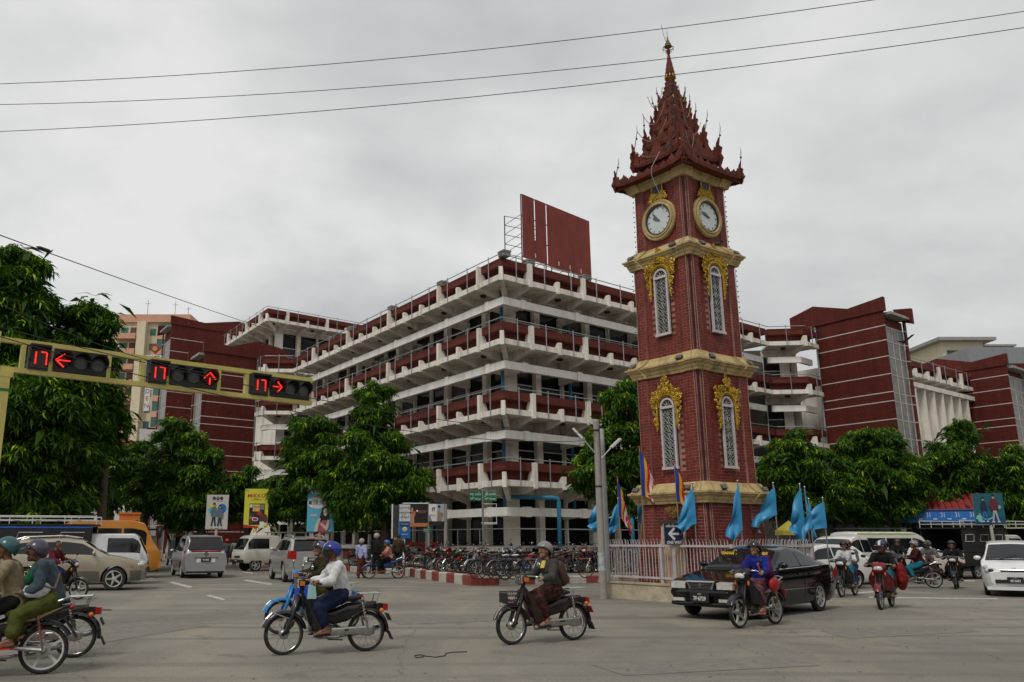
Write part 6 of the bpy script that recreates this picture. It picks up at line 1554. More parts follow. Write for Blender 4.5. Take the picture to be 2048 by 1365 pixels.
place(suv('gold_suv', 'pale gold sport utility car with grey lower cladding facing right', paint('champagne', (.40,.35,.26), .35, .3, .2), mat('grey_cladding_car', (.13,.12,.105), .5, var=.1)), (-12.15, 28.7), 73)
place(suv('silver_suv', 'silver sport utility car seen from behind beyond the blue motorbike', paint('bright_silver', (.46,.47,.47), .5, .28, .2), None), (-5.75, 35.4), -21).scale = (1.04,1.04,1.04)
# ---- light trucks with covered benches
M_canvas = mat('black_canvas', (.018,.018,.019), .75, var=.3, vs=2); M_wsteel = mat('white_steel', (.60,.60,.58), .45, var=.1, dirt=(.3,.27,.22), dirt_amt=.5)
def truck(name, label, cab_col, body_m, stripe=None, L=5.4, Ht=2.05, rack=True, open_bed=False, roof_m=None, back=None, decal=False, cargo=False, canopy_col=None):
    P = paint(name+'_paint', cab_col, 0, .3, .3); r = thing(name, label, 'truck'); cl = 1.55; x0 = L/2; W = 1.66
    c = Car(cl+.5, W, [(1.025,.98),(.97,1.08),(-1.025,1.1)], [(1.025,.98),(.98,1.1),(.66,1.72),(.5,1.82),(-1.025,1.82)], .42, .86, .06, .0, k=3)
    sub = bpy.data.objects.new('cab', None); COL.objects.link(sub); sub.parent = r; sub.location = (x0-(cl+.5)/2, 0, 0)
    c.mesh(P, sub, (.30,), .36, 'cab_shell'); c.top_patch('windscreen', M_carglass, sub, .965, .69, .94)
    for sd in (1,-1):
        c.side_patch('side_window', M_carglass, sub, .76, -.40, 0, 0, .006, sd, rel=(.08,.84)); d = c.side_patch('door', P, sub, .62, -.5, .55, lambda x: c.at(x)[2]-.02, .006, sd); MB().box((cl/2+.20, sd*.56, .78), (.08,.28,.16)).build('headlight', M_hl, sub)
        MB().ball((.62, sd*1.02, 1.42), .13, 8, 6, (.4,.7,1.2)).build('mirror', M_trim, sub, True); MB().tube([(.6,sd*.8,1.25),(.62,sd*1.0,1.45)], .012, 5).build('mirror_arm', M_trim, sub)
        add_wheel(r, x0-(cl+.5)/2+.30, sd*.70, .32, sd, 5, .62); add_wheel(r, -L/2+1.05, sd*.70, .32, sd, 5, .62)
        if decal:
            for k, m_ in enumerate((c_blue, c_red)): c.side_patch('stripe', m_, sub, .55-.12*k, -.40, lambda x, k=k: .74-.05*k+.10*(-x)*(.6), lambda x, k=k: .80-.05*k+.16*(-x)*(.6)+.02, .012, sd, 8, 1)
    MB().box((cl/2+.27,0,.52), (.08,W*.94,.16)).build('bumper', M_trim if name != 'x' else P, sub); MB().box((cl/2+.245,0,.74), (.05,.7,.10)).build('grille', M_trim, sub); plate(sub, '5B·3140', cl/2+.32, .55, 1, .34, .14)
    bx1 = x0-cl-.42; bx0 = -L/2; bw = W+.06
    MB().box(((bx0+bx1)/2,0,.60), (bx1-bx0,bw,.12)).build('bed_floor', M_trim, r)
    MB().box(((bx0+x0-.6)/2,0,.47), (x0-.6-bx0,.8,.12)).build('chassis', M_trim, r)
    for sd in (1,-1):
        MB().box(((bx0+bx1)/2, sd*bw/2, .86), (bx1-bx0,.05,.42)).build('bed_side', P if open_bed or back else body_m, r)
        if not open_bed: 
            MB().box(((bx0+bx1)/2, sd*bw/2, (1.08+Ht)/2), (bx1-bx0-.02,.03,Ht-1.10)).build('canvas_side', body_m, r)
            n = 3
            for k in range(n):
                xc = bx0+(bx1-bx0)*(k+.5)/n; w = (bx1-bx0)/n*.62; t = MB(); y = sd*(bw/2+.02)
                t.tube([(xc-w/2,y,Ht-.52),(xc-w/2+.08,y,Ht-.24),(xc+w/2,y,Ht-.24),(xc+w/2-.06,y,Ht-.52),(xc-w/2,y,Ht-.52)], .012, 4); t.build('window_frame', M_wsteel, r)
        if stripe: MB().box(((bx0+bx1)/2, sd*(bw/2+.02), Ht-.06), (bx1-bx0,.02,.06)).build('stripe', stripe, r)
        npost = 4
        for k in range(npost):
            x = bx0+.04+(bx1-bx0-.08)*k/(npost-1); MB().tube([(x,sd*(bw/2),1.05),(x,sd*(bw/2),Ht)], .022, 6).build('roof_post', M_wsteel if open_bed else M_trim, r)
        if open_bed:
            for z in (1.2,1.4): MB().tube([(bx0,sd*bw/2,z),(bx1,sd*bw/2,z)], .016, 5).build('side_rail', M_wsteel, r)
    rm_ = roof_m or body_m
    MB().b2((bx0-.08,-bw/2-.04,Ht),(bx1+.1,bw/2+.04,Ht+.06)).build('roof', rm_, r)
    if rack:
        rk = MB()
        for y in (-bw/2,bw/2):
            rk.tube([(bx0,y,Ht+.34),(bx1+.1,y,Ht+.34)], .02, 5); rk.tube([(bx0,y,Ht+.20),(bx1+.1,y,Ht+.20)], .016, 5)
            for k in range(5): x = bx0+(bx1-bx0+.1)*k/4; rk.tube([(x,y,Ht+.05),(x,y,Ht+.34)], .018, 5)
        for k in range(7): x = bx0+(bx1-bx0+.1)*k/6; rk.tube([(x,-bw/2,Ht+.20),(x,bw/2,Ht+.20)], .014, 5)
        rk.build('roof_rack', M_wsteel, r)
    if cargo:
        bxm = mat('cardboard', (.30,.19,.10), .8, var=.2)
        for k, (x, y, z, d) in enumerate(((bx0+.5,.3,.92,.5),(bx0+1.0,-.3,.95,.55),(bx0+.5,-.35,.9,.45),(bx1-.4,.2,1.0,.6),(bx0+.55,.3,1.4,.42))): MB().box((x,y,z), (d,d,d)).build('carton', bxm, r)
    # rear end
    MB().box((bx0-.03,0,.86), (.05,bw,.40)).build('tailgate', P if back is None else back, r); MB().box((bx0-.08,0,.58), (.14,bw,.10)).build('rear_step', M_trim, r)
    for sd in (1,-1): MB().box((bx0-.07,sd*.66,.66), (.05,.22,.10)).build('tail_light', M_tail, r)
    plate(r, '2J·4408', bx0-.10, .60, -1, .34, .14, red=True)
    return r
place(truck('bench_truck', 'black canvas bench truck with white cab and roof rack behind the gold car', (.62,.63,.64), M_canvas, mat('blue_stripe', (.03,.10,.40), .5), 6.2, 2.10, decal=True), (-14.1, 32.2), 74)
place(truck('rear_view_truck', 'white covered pickup truck seen from behind on the left street', (.56,.57,.54), M_canvas, None, 4.9, 2.1, rack=False, back=mat('grimy_white', (.48,.48,.44), .6, var=.15, dirt=(.25,.22,.17), dirt_amt=.7), open_bed=True, roof_m=M_canvas), (-16.0, 46.5), -22)
place(truck('dark_canopy_truck', 'dark canopy truck with roof rack ahead of the silver minivan', (.20,.20,.20), M_canvas, None, 5.0, 2.15), (-16.3, 55.0), -25)
place(truck('cargo_pickup', 'small cream pickup loaded with cartons under a canopy by the kerb', (.58,.56,.48), M_canvas, None, 4.3, 1.95, rack=False, open_bed=True, roof_m=mat('weathered_tarp', (.22,.20,.15), .8, var=.2), cargo=True), (-8.8, 46.4), 235)
place(truck('white_bench_truck', 'covered bench truck with dark sides and white cab behind the white people carrier', (.60,.60,.57), M_canvas, None, 5.3, 2.05), (23.6, 38.0), 60)
place(truck('white_bench_truck', 'second covered bench truck partly hidden at the right edge', (.55,.54,.48), M_canvas, None, 5.3, 2.1, roof_m=mat('beige_roof', (.42,.38,.28), .7, var=.1)), (29.0, 40.5), 60)
# ---- white van with yellow-green stripe
def van():
    P = paint('van_white', (.66,.66,.62), 0, .3, .3); r = thing('white_van', 'white van with yellow-green roof edge in the traffic right of the tower', 'van')
    c = Car(4.7, 1.70, [(2.35,.82),(2.2,1.0),(1.85,1.12),(-2.2,1.15),(-2.35,1.10)], [(2.35,.82),(2.1,1.05),(1.8,1.15),(1.15,1.80),(.8,1.92),(-2.1,1.92),(-2.3,1.8),(-2.35,1.10)], .25, .84, .14, .04)
    wx = (1.5,-1.3); c.mesh(P, r, wx, .37); c.top_patch('windscreen', M_carglass, r, 1.78, 1.2, .94)
    for sd in (1,-1):
        for a, b in ((1.40,.62),(.55,-.75),(-.82,-2.05)): c.side_patch('side_window', M_carglass, r, a, b, 0, 0, .006, sd, rel=(.06,.72))
        for x in wx: add_wheel(r, x, sd*.72, .32, sd, 5, .62)
        c.side_patch('roof_stripe', mat('lime_stripe', (.42,.46,.08), .5), r, .8, -2.2, 1.80, 1.86, .008, sd); MB().box((2.26,sd*.55,.82), (.1,.3,.16)).build('headlight', M_hl, r)
    MB().box((2.30,0,.5), (.1,1.5,.2)).build('bumper', P, r); plate(r, '8L·1175', 2.36, .5, 1); mirror_pair(c, r, P, 1.4, 1.15)
    rk = MB()
    for y in (-.6,.6): rk.tube([(.8,y,2.05),(-2.1,y,2.05)], .018, 5)
    for k in range(5): rk.tube([(.8-.72*k,-.6,2.05),(.8-.72*k,.6,2.05)], .014, 5); rk.tube([(.8-.72*k,-.6,1.92),(.8-.72*k,-.6,2.05)], .014, 5)
    rk.build('roof_rack', M_dark, r); return r
place(van(), (18.6, 36.0), 71)
# ---- white pickup nose to the left behind the riders and a white hatchback behind the fence
def pickup():
    P = paint('pickup_white', (.68,.68,.66), 0, .25, .2); r = thing('white_pickup', 'white double cab pickup with slotted grille behind the riders', 'truck')
    c = Car(4.9, 1.76, [(2.45,.86),(2.3,1.02),(1.2,1.10),(-.9,1.12),(-1.0,1.02),(-2.45,1.02)], [(2.45,.86),(2.3,1.02),(1.15,1.14),(.45,1.66),(.1,1.74),(-.75,1.72),(-.92,1.15),(-1.0,1.03),(-2.45,1.03)], .34, .78, .10, .03)
    wx = (1.5,-1.45); c.mesh(P, r, wx, .43); c.top_patch('windscreen', M_carglass, r, 1.08, .50, .92)
    for sd in (1,-1):
        for a, b in ((.75,-.05),(-.10,-.74)): c.side_patch('side_window', M_carglass, r, a, b, 0, 0, .006, sd, rel=(.08,.86))
        for x in wx: add_wheel(r, x, sd*.76, .37, sd, 5, .62)
        MB().ball((2.36, sd*.62, .86), .13, 10, 8, (.4,1.1,.9)).build('headlight', M_hl, r, True)
    MB().box((2.43,0,.86), (.05,.70,.22)).build('grille', P, r)
    for k in range(7): MB().box((2.46,-.27+k*.09,.86), (.02,.045,.17)).build('grille_slot', M_trim, r)
    MB().box((2.45,0,.52), (.12,1.66,.22)).build('bumper', P, r); plate(r, '1M·9032', 2.52, .55, 1); mirror_pair(c, r, P, .80, 1.1); return r
place(pickup(), (14.9, 32.2), 232)
def hatch():
    P = paint('hatch_white', (.70,.70,.68), 0, .25, .2); r = thing('white_hatchback', 'white hatchback seen through the fence right of the tower', 'car')
    c = Car(4.1, 1.66, [(2.05,.68),(1.7,.82),(1.1,.92),(-1.8,.97),(-2.05,.92)], [(2.05,.68),(1.1,.92),(.95,.98),(.2,1.40),(-.3,1.47),(-1.4,1.42),(-1.85,1.1),(-2.05,.92)], .2, .74, .24, .1)
    wx = (1.25,-1.2); c.mesh(P, r, wx, .34); c.top_patch('windscreen', M_carglass, r, .90, .26, .9)
    for sd in (1,-1):
        for a, b in ((.6,-.3),(-.35,-1.2)): c.side_patch('side_window', M_carglass, r, a, b, 0, 0, .006, sd, rel=(.08,.86))
        for x in wx: add_wheel(r, x, sd*.70, .30, sd, 5, .62)
        MB().ball((1.92, sd*.55, .68), .13, 10, 8, (.6,1.2,.7)).build('headlight', M_hl, r, True)
    return r
place(hatch(), (12.6, 29.6), 250)
# ---- orange bus behind the bench truck
def bus():
    P = paint('bus_orange', (.52,.20,.015), 0, .3, .25); r = thing('orange_bus', 'orange rounded bus with roof light box beyond the bench truck', 'bus')
    c = Car(4.2, 2.0, [(2.1,1.1),(1.95,1.3),(1.7,1.38),(-2.0,1.40),(-2.1,1.35)], [(2.1,1.1),(1.9,1.40),(1.82,1.5),(1.3,2.45),(.8,2.58),(-1.8,2.58),(-2.1,2.4)], .32, .88, .14, .05)
    wx = (1.0,-1.1); c.mesh(P, r, wx, .48); c.top_patch('windscreen', M_carglass, r, 1.82, 1.35, .92)
    for sd in (1,-1):
        for k in range(3): c.side_patch('side_window', M_carglass, r, 1.4-1.1*k, .4-1.1*k, 0, 0, .008, sd, rel=(.10,.72))
        for x in wx: add_wheel(r, x, sd*.85, .42, sd, 5, .62)
    MB().box((.6,0,2.72), (.9,.7,.28)).box((.6,0,2.90), (1.0,.8,.08)).build('light_box', mat('light_box_orange', (.50,.15,.03), .5, var=.15), r)
    MB().ball((1.95,-1.15,2.0), .2, 8, 6, (.5,.6,1.3)).build('mirror', M_trim, r, True); MB().tube([(1.7,-.95,2.4),(2.0,-1.1,2.35),(1.95,-1.15,2.1)], .025, 5).build('mirror_arm', M_trim, r)
    MB().box((2.04,0,.6), (.14,1.8,.3)).build('bumper', P, r); return r
place(bus(), (-14.2, 37.6), 70).scale = (.94,.94,.94)
# ================================================================== motorbikes
def ring_tube(mb, c, R_, r, n=28, m=6, axis='y'):
    mb.tube([(c[0]+R_*math.cos(t), c[1], c[2]+R_*math.sin(t)) for t in np.linspace(0, 2*math.pi, n+1)], r, m, False)
BR = .285
def bike_wheel_meshes():
    t = MB().lathe([(.235,-.022),(.262,-.036),(.280,-.026),(.286,0),(.280,.026),(.262,.036),(.235,.022)], axis='y', n=32, cap=False).mesh('tyre', M_rubber, True); fixn(t)
    rim = MB().lathe([(.240,-.020),(.228,-.016),(.226,0),(.228,.016),(.240,.020)], axis='y', n=32, cap=False).mesh('rim', M_chrome, True)
    sp = MB()
    for k in range(18):
        a = k*2*math.pi/18; b = a+(.5 if k % 2 else -.5); sp.tube([(.045*math.cos(b), .022*(-1)**k, .045*math.sin(b)), (.23*math.cos(a), 0, .23*math.sin(a))], .0028, 3, False)
    sp = sp.mesh('spokes', M_chrome)
    hub = MB().lathe([(.001,-.055),(.05,-.05),(.068,-.03),(.068,.03),(.05,.05),(.001,.055)], axis='y', n=16).mesh('hub', M_alu, True)
    al = MB()
    al.lathe([(.240,-.022),(.215,-.02),(.212,0),(.215,.02),(.240,.022)], axis='y', n=32, cap=False)
    for k in range(5):
        a = k*2*math.pi/5; d = Vector((math.cos(a),0,math.sin(a))); q = Vector((-d.z,0,d.x)); P = [d*.03+q*.03, d*.13+q*.03, d*.222+q*.045, d*.222+q*.012, d*.13-q*.002, d*.03-q*.03]
        n = len(P); al.add([(p.x, y, p.z) for y in (-.014,.014) for p in P], [tuple(range(n)), tuple(range(2*n-1,n-1,-1))]+[(i,(i+1)%n,(i+1)%n+n,i+n) for i in range(n)])
    alm = al.mesh('rim', M_rim); fixn(alm)
    disc = MB().lathe([(.085,.045),(.085,.05),(.05,.052)], axis='y', n=20, cap=False).mesh('brake_disc', M_alu)
    return t, rim, sp, hub, alm, disc
BT, BRIM, BSP, BHUB, BALLOY, BDISC = bike_wheel_meshes()
def bike_wheel(root, x, alloy, rimmat=None):
    w = inst(BT, 'wheel', root, (x, 0, BR))
    if alloy:
        o = inst(BALLOY, 'rim', w); inst(BDISC, 'brake_disc', w)
        if rimmat: o.material_slots[0].link = 'OBJECT'; o.material_slots[0].material = rimmat
    else: inst(BRIM, 'rim', w); inst(BSP, 'spokes', w)
    inst(BHUB, 'hub', w); return w
def arc_shell(mb, c, R_, a0, a1, w, n=14, drop=.03):
    P = []
    for k in range(n+1):
        a = R(a0+(a1-a0)*k/n); P.append([(c[0]+(R_-d)*math.cos(a), y*w, c[2]+(R_-d)*math.sin(a)) for y, d in ((-1,drop*1.6),(-.92,drop*.5),(-.5,.004),(0,0),(.5,.004),(.92,drop*.5),(1,drop*1.6))])
    mb.grid(P)
def hull(mb, secs):
    """loft: list of (x, zc, half-width, half-height) super-elliptic sections"""
    n = 12; rows = []
    for x, zc, hw, hh in secs: rows.append([(x, hw*math.copysign(abs(math.cos(t))**.75, math.cos(t)), zc+hh*math.copysign(abs(math.sin(t))**.75, math.sin(t))) for t in np.linspace(0, 2*math.pi, n, endpoint=False)])
    vs = [p for r in rows for p in r]; mb.add(vs, [(i*n+k, i*n+(k+1)%n, (i+1)*n+(k+1)%n, (i+1)*n+k) for i in range(len(rows)-1) for k in range(n)]+[tuple(range(n)), tuple(reversed(range((len(rows)-1)*n, len(rows)*n)))])
GBk = 'motorbikes ridden in the junction'
M_seat = mat('black_vinyl', (.015,.015,.015), .5, var=.2); M_engine = mat('engine_metal', (.20,.195,.18), .42, metal=.75, var=.3, vs=18, dirt=(.05,.045,.04), dirt_amt=.7, dscale=10)
def bike(kind, name, label, col, group=None, accent=None, alloy=None, basket=False, rack=True, rimmat=None, shield=None, lights=True, detail=True):
    """kind 'cub' step-through with spoked wheels; 'wave' modern underbone. +x forward, origin on the ground between the wheels"""
    P = mat('paint_'+'_'.join(f'{int(c*1000)}' for c in col), col, .25, var=.1, dirt=tuple(.08+c*.6 for c in col), dirt_amt=.35, dscale=5, spec=.5)
    r = thing(name, label, 'motorbike', group=group); al = (kind == 'wave') if alloy is None else alloy
    bike_wheel(r, -.60, al, rimmat); bike_wheel(r, .62, al, rimmat)
    fk = MB()
    for s in (-1,1):
        if kind == 'cub': fk.tube([(.66,s*.075,.27),(.60,s*.075,.33),(.50,s*.07,.58),(.42,s*.05,.82)], [.022,.03,.034,.028], 8); fk.tube([(.62,s*.06,.285),(.55,s*.07,.33)], .018, 6)
        else: fk.tube([(.62,s*.085,.27),(.53,s*.085,.55),(.42,s*.07,.85)], [.026,.024,.018], 8)
    fk.build('fork', P if kind == 'cub' else M_trim, r, True)
    f = MB(); arc_shell(f, (.62,0,BR), .335, 18 if kind == 'cub' else 25, 168, .072); f.build('front_fender', P if kind == 'cub' else P, r, True)
    if kind == 'cub': 
        t = MB(); t.tube([(.94,0,.40),(.88,.0,.50),(.80,0,.575)], .012, 5); t.tube([(.80,-.06,.585),(.56,-.08,.50)], .008, 4); t.tube([(.80,.06,.585),(.56,.08,.50)], .008, 4); t.build('fender_guard', M_chrome, r)
    hd = MB(); hd.tube([(.44,0,.60),(.36,0,.98)], .032, 8); hd.build('steering_tube', M_dark, r)
    hb_ = MB(); hb_.tube([(.19,.34,.985),(.30,.24,1.03),(.35,.10,1.03),(.35,-.10,1.03),(.30,-.24,1.03),(.19,-.34,.985)], .012, 6); h = hb_.build('handlebar', M_chrome, r, True)
    for s in (-1,1):
        MB().tube([(.28,s*.275,1.015),(.17,s*.355,.978)], .017, 7).build('grip', M_rubber, h); MB().tube([(.30,s*.25,1.02),(.33,s*.33,1.0)], .006, 4).build('lever', M_alu, h)
        m_ = MB().tube([(.31,s*.22,1.04),(.33,s*.26,1.14),(.31,s*.31,1.20)], .006, 4).build('mirror', M_dark, r); MB().ball((.31,s*.33,1.215), .055, 8, 6, (.3,1.1,.72)).build('mirror_head', M_dark if kind == 'wave' else M_chrome, m_, True)
    if kind == 'cub':
        hp = MB(); hull(hp, [(.44,.99,.075,.07),(.40,1.0,.085,.08),(.33,1.01,.075,.06),(.28,1.0,.05,.04)]); hp.build('headlight_nacelle', P, r, True)
        MB().box((.455,0,.985), (.05,.13,.12)).build('headlight', M_hl, r); MB().box((.475,0,.985), (.02,.145,.135)).build('headlight_rim', M_chrome, r)
        for s in (-1,1): MB().box((.40,s*.125,.985), (.06,.06,.06)).build('indicator', M_amber, r)
        sh = MB(); rows = []
        for k in range(9):
            v = k/8; z = .86-.54*v; w = .05+.17*math.sin(min(1,v*1.15)*math.pi*.62); x = .40-.10*v-.07*v*v; rows.append([(x-.10*(u*u)*(.4+v), u*w, z) for u in np.linspace(-1,1,9)])
        sh.grid(rows); o = sh.build('leg_shield', shield or P, r, True)
        bd = MB(); hull(bd, [(.42,.78,.045,.09),(.28,.62,.055,.075),(.08,.50,.06,.07),(-.10,.50,.075,.11),(-.30,.56,.085,.13),(-.50,.62,.085,.085),(-.74,.66,.07,.05)]); bd.build('frame_cover', P, r, True)
        st = MB(); hull(st, [(.03,.735,.08,.02),(-.02,.745,.115,.04),(-.2,.745,.13,.05),(-.42,.765,.12,.045),(-.50,.76,.09,.02)]); st.build('seat', M_seat, r, True)
        e = MB(); e.lathe([(.001,-.13),(.06,-.13),(.085,-.10),(.085,.10),(.06,.13),(.001,.13)], axis='y', c=(.02,0,.32), n=16); hull(e, [(.26,.36,.055,.055),(.14,.35,.06,.06),(.0,.33,.07,.08),(-.12,.31,.08,.07)]); e.build('engine', M_engine, r, True, sharp=40)
        fn = MB()
        for k in range(5): fn.box((.12+.03*k,0,.36), (.010,.135,.135))
        fn.build('cooling_fins', M_engine, r)
        MB().ball((.17,0,.50), .09, 10, 8, (1.4,.8,.75)).build('air_box', M_dark, r, True)
        cc = MB(); hull(cc, [(.02,.30,.0,.03),(-.06,.30,.02,.055),(-.40,.31,.02,.055),(-.62,.30,.02,.075),(-.70,.30,.012,.05)]); cc = cc.build('chain_case', M_alu, r, True); cc.location = (0,.10,0)
        rf = MB(); arc_shell(rf, (-.60,0,BR), .345, 42, 186, .08, 16); rf.build('rear_fender', P, r, True)
        mf = MB().bar((-.94,0,.28), (-1.0,0,.16), .14, .015).build('mud_flap', M_dark, r)
        if rack:
            k_ = MB()
            for y in (-.12,-.04,.04,.12): k_.tube([(-.46,y,.82),(-.80,y,.83)], .009, 5)
            k_.tube([(-.46,-.12,.82),(-.46,.12,.82)], .010, 5); k_.tube([(-.80,-.12,.83),(-.80,.12,.83)], .010, 5); k_.tube([(-.63,-.12,.825),(-.63,.12,.825)], .008, 5)
            for y in (-.12,.12): k_.tube([(-.5,y,.82),(-.55,y,.68)], .008, 4); k_.tube([(-.76,y,.83),(-.72,y,.68)], .008, 4)
            k_.build('luggage_rack', M_chrome, r)
        MB().box((-.86,0,.62), (.12,.11,.09)).build('tail_light', M_tail, r); MB().box((-.79,0,.62), (.1,.12,.11)).build('tail_base', P, r)
        for s in (-1,1): MB().ball((-.80,s*.12,.58), .035, 8, 6).build('indicator', M_amber, r, True); MB().tube([(-.78,0,.58),(-.80,s*.12,.58)], .008, 4).build('indicator_stalk', M_chrome, r)
    else:
        A = accent or P
        cw = MB(); hull(cw, [(.55,.88,.04,.03),(.49,.93,.13,.085),(.39,1.00,.17,.085),(.28,1.03,.13,.05),(.20,1.01,.05,.02)]); cw.build('front_cowl', P, r, True)
        MB().ball((.505,0,.925), .09, 10, 8, (.55,1.2,.7)).build('headlight', M_hl, r, True)
        for s in (-1,1): MB().ball((.43,s*.13,.80), .045, 8, 6, (.6,.5,1.1)).build('indicator', M_amber, r, True)
        sh = MB(); rows = []
        for k in range(9):
            v = k/8; z = .92-.50*v; w = .13+.14*math.sin(min(1,v*1.1)*math.pi*.75); x = .48-.16*v-.04*v*v; rows.append([(x-.13*(u*u)*(.5+.6*v), u*w, z) for u in np.linspace(-1,1,9)])
        sh.grid(rows); sh.build('leg_shield', P, r, True)
        for s in (-1,1): MB().add([(.42,s*.20,.82),(.30,s*.275,.68),(.13,s*.28,.50),(.22,s*.25,.62)], [(0,1,2,3)]).build('fairing_accent', A, r)
        bd = MB(); hull(bd, [(.36,.70,.05,.10),(.22,.55,.06,.08),(.05,.50,.08,.10),(-.2,.58,.10,.12),(-.45,.68,.10,.08),(-.70,.76,.08,.045),(-.88,.80,.04,.02)]); bd.build('frame_cover', P, r, True)
        for s in (-1,1): MB().add([(-.05,s*.112,.60),(-.45,s*.112,.70),(-.80,s*.075,.79),(-.5,s*.108,.64)], [(0,1,2,3)]).build('side_accent', A, r)
        st = MB(); hull(st, [(.05,.755,.06,.02),(-.02,.77,.11,.035),(-.30,.785,.125,.045),(-.60,.83,.105,.035),(-.72,.84,.06,.015)]); st.build('seat', M_seat, r, True)
        gr = MB(); gr.tube([(-.5,.13,.78),(-.78,.12,.88),(-.84,0,.90),(-.78,-.12,.88),(-.5,-.13,.78)], .014, 6); gr.build('grab_rail', M_alu, r)
        e = MB(); e.lathe([(.001,-.12),(.07,-.12),(.09,-.09),(.09,.09),(.07,.12),(.001,.12)], axis='y', c=(.0,0,.33), n=16); hull(e, [(.24,.38,.05,.05),(.12,.36,.06,.06),(-.05,.33,.07,.08)]); e.build('engine', M_engine, r, True, sharp=40)
        sw = MB()
        for s in (-1,1): sw.tube([(-.10,s*.09,.34),(-.62,s*.09,.285)], .024, 6)
        sw.build('swing_arm', M_alu, r)
        rf = MB(); arc_shell(rf, (-.60,0,BR), .35, 62, 150, .065, 12); rf.build('rear_fender', M_dark, r, True); MB().bar((-.80,0,.66), (-.97,0,.42), .12, .02).build('mud_flap', M_dark, r)
        MB().ball((-.88,0,.78), .06, 8, 6, (.7,1.2,.6)).build('tail_light', M_tail, r, True)
    for s in (-1,1):
        sk = MB().tube([(-.50,s*.115,.72),(-.60,s*.11,.30)], .016, 6).build('shock_absorber', M_chrome, r)
        sp_ = MB(); sp_.tube([(-.505+(-.07)*t/20, s*.113+.026*math.cos(t*1.9), .66-.26*t/20+.026*0) if False else (-.505-.07*t/24+.026*math.sin(t*1.57), s*.113+.026*math.cos(t*1.57), .68-.26*t/24) for t in range(25)], .007, 4); sp_.build('spring', M_chrome if kind == 'cub' else c_red, sk)
        MB().tube([(.03,s*.08,.265),(.03,s*.24,.265)], .014, 6).build('foot_peg', M_rubber, r); MB().tube([(-.25,s*.08,.32),(-.27,s*.22,.33)], .013, 6).build('foot_peg', M_rubber, r)
    ex = MB(); ex.tube([(.16,-.05,.28),(.10,-.10,.20),(-.2,-.12,.20),(-.35,-.13,.23)], .018, 6); ex.tube([(-.33,-.13,.225),(-.42,-.135,.24),(-.82,-.14,.33),(-.86,-.14,.34)], [.02,.042,.046,.03], 10); ex.build('exhaust', M_chrome, r, True)
    MB().tube([(.0,.10,.22),(-.04,.16,.03)] if group != GBk else [(.0,.10,.20),(-.22,.13,.19)], .01, 5).build('side_stand', M_dark, r)
    MB().bar((-.915,0,.53) if kind == 'cub' else (-.87,0,.66), (-.965,0,.43) if kind == 'cub' else (-.92,0,.55), .19, .012).build('number_plate', c_red if hash(label) % 3 else M_plate, r)
    if basket:
        b_ = MB(); z0, z1 = .62, .80
        for z, k in ((z0,.8),(z0+.06,.87),(z0+.12,.93),(z1,1)):
            b_.tube([(.50,-.13*k,z),(.50+.26*k,-.13*k,z),(.50+.26*k,.13*k,z),(.50,.13*k,z),(.50,-.13*k,z)], .006, 4)
        for f_ in np.linspace(0,1,7):
            for y in (-.13,.13): b_.tube([(.50+.26*f_*.8,y*.8,z0),(.50+.26*f_,y,z1)], .004, 3)
            b_.tube([(.50+.26*.8,-.104+.208*f_,z0),(.76,-.13+.26*f_,z1)], .004, 3); b_.tube([(.5+.2*f_,-.1,z0),(.5+.2*f_,.1,z0)], .004, 3)
        b_.build('basket', M_dark, r); MB().box((.765,0,.71), (.012,.22,.15)).build('basket_front', M_dark, r); MB().ball((.63,.02,.68), .06, 8, 6, (1.3,.9,.6)).build('parcel', flat('parcel_pink', (.5,.3,.3)), r, True)
    return r
def put_bike(b, F, Rr, lean=0):
    """place by front and rear wheel contact points"""
    F = Vector((F[0],F[1])); Q = Vector((Rr[0],Rr[1])); d = F-Q; a = math.atan2(d.y, d.x); c = Q + d.normalized()*.60
    b.location = (c.x, c.y, 0); b.rotation_euler = (lean, 0, a); b.rotation_mode = 'XYZ'; return b

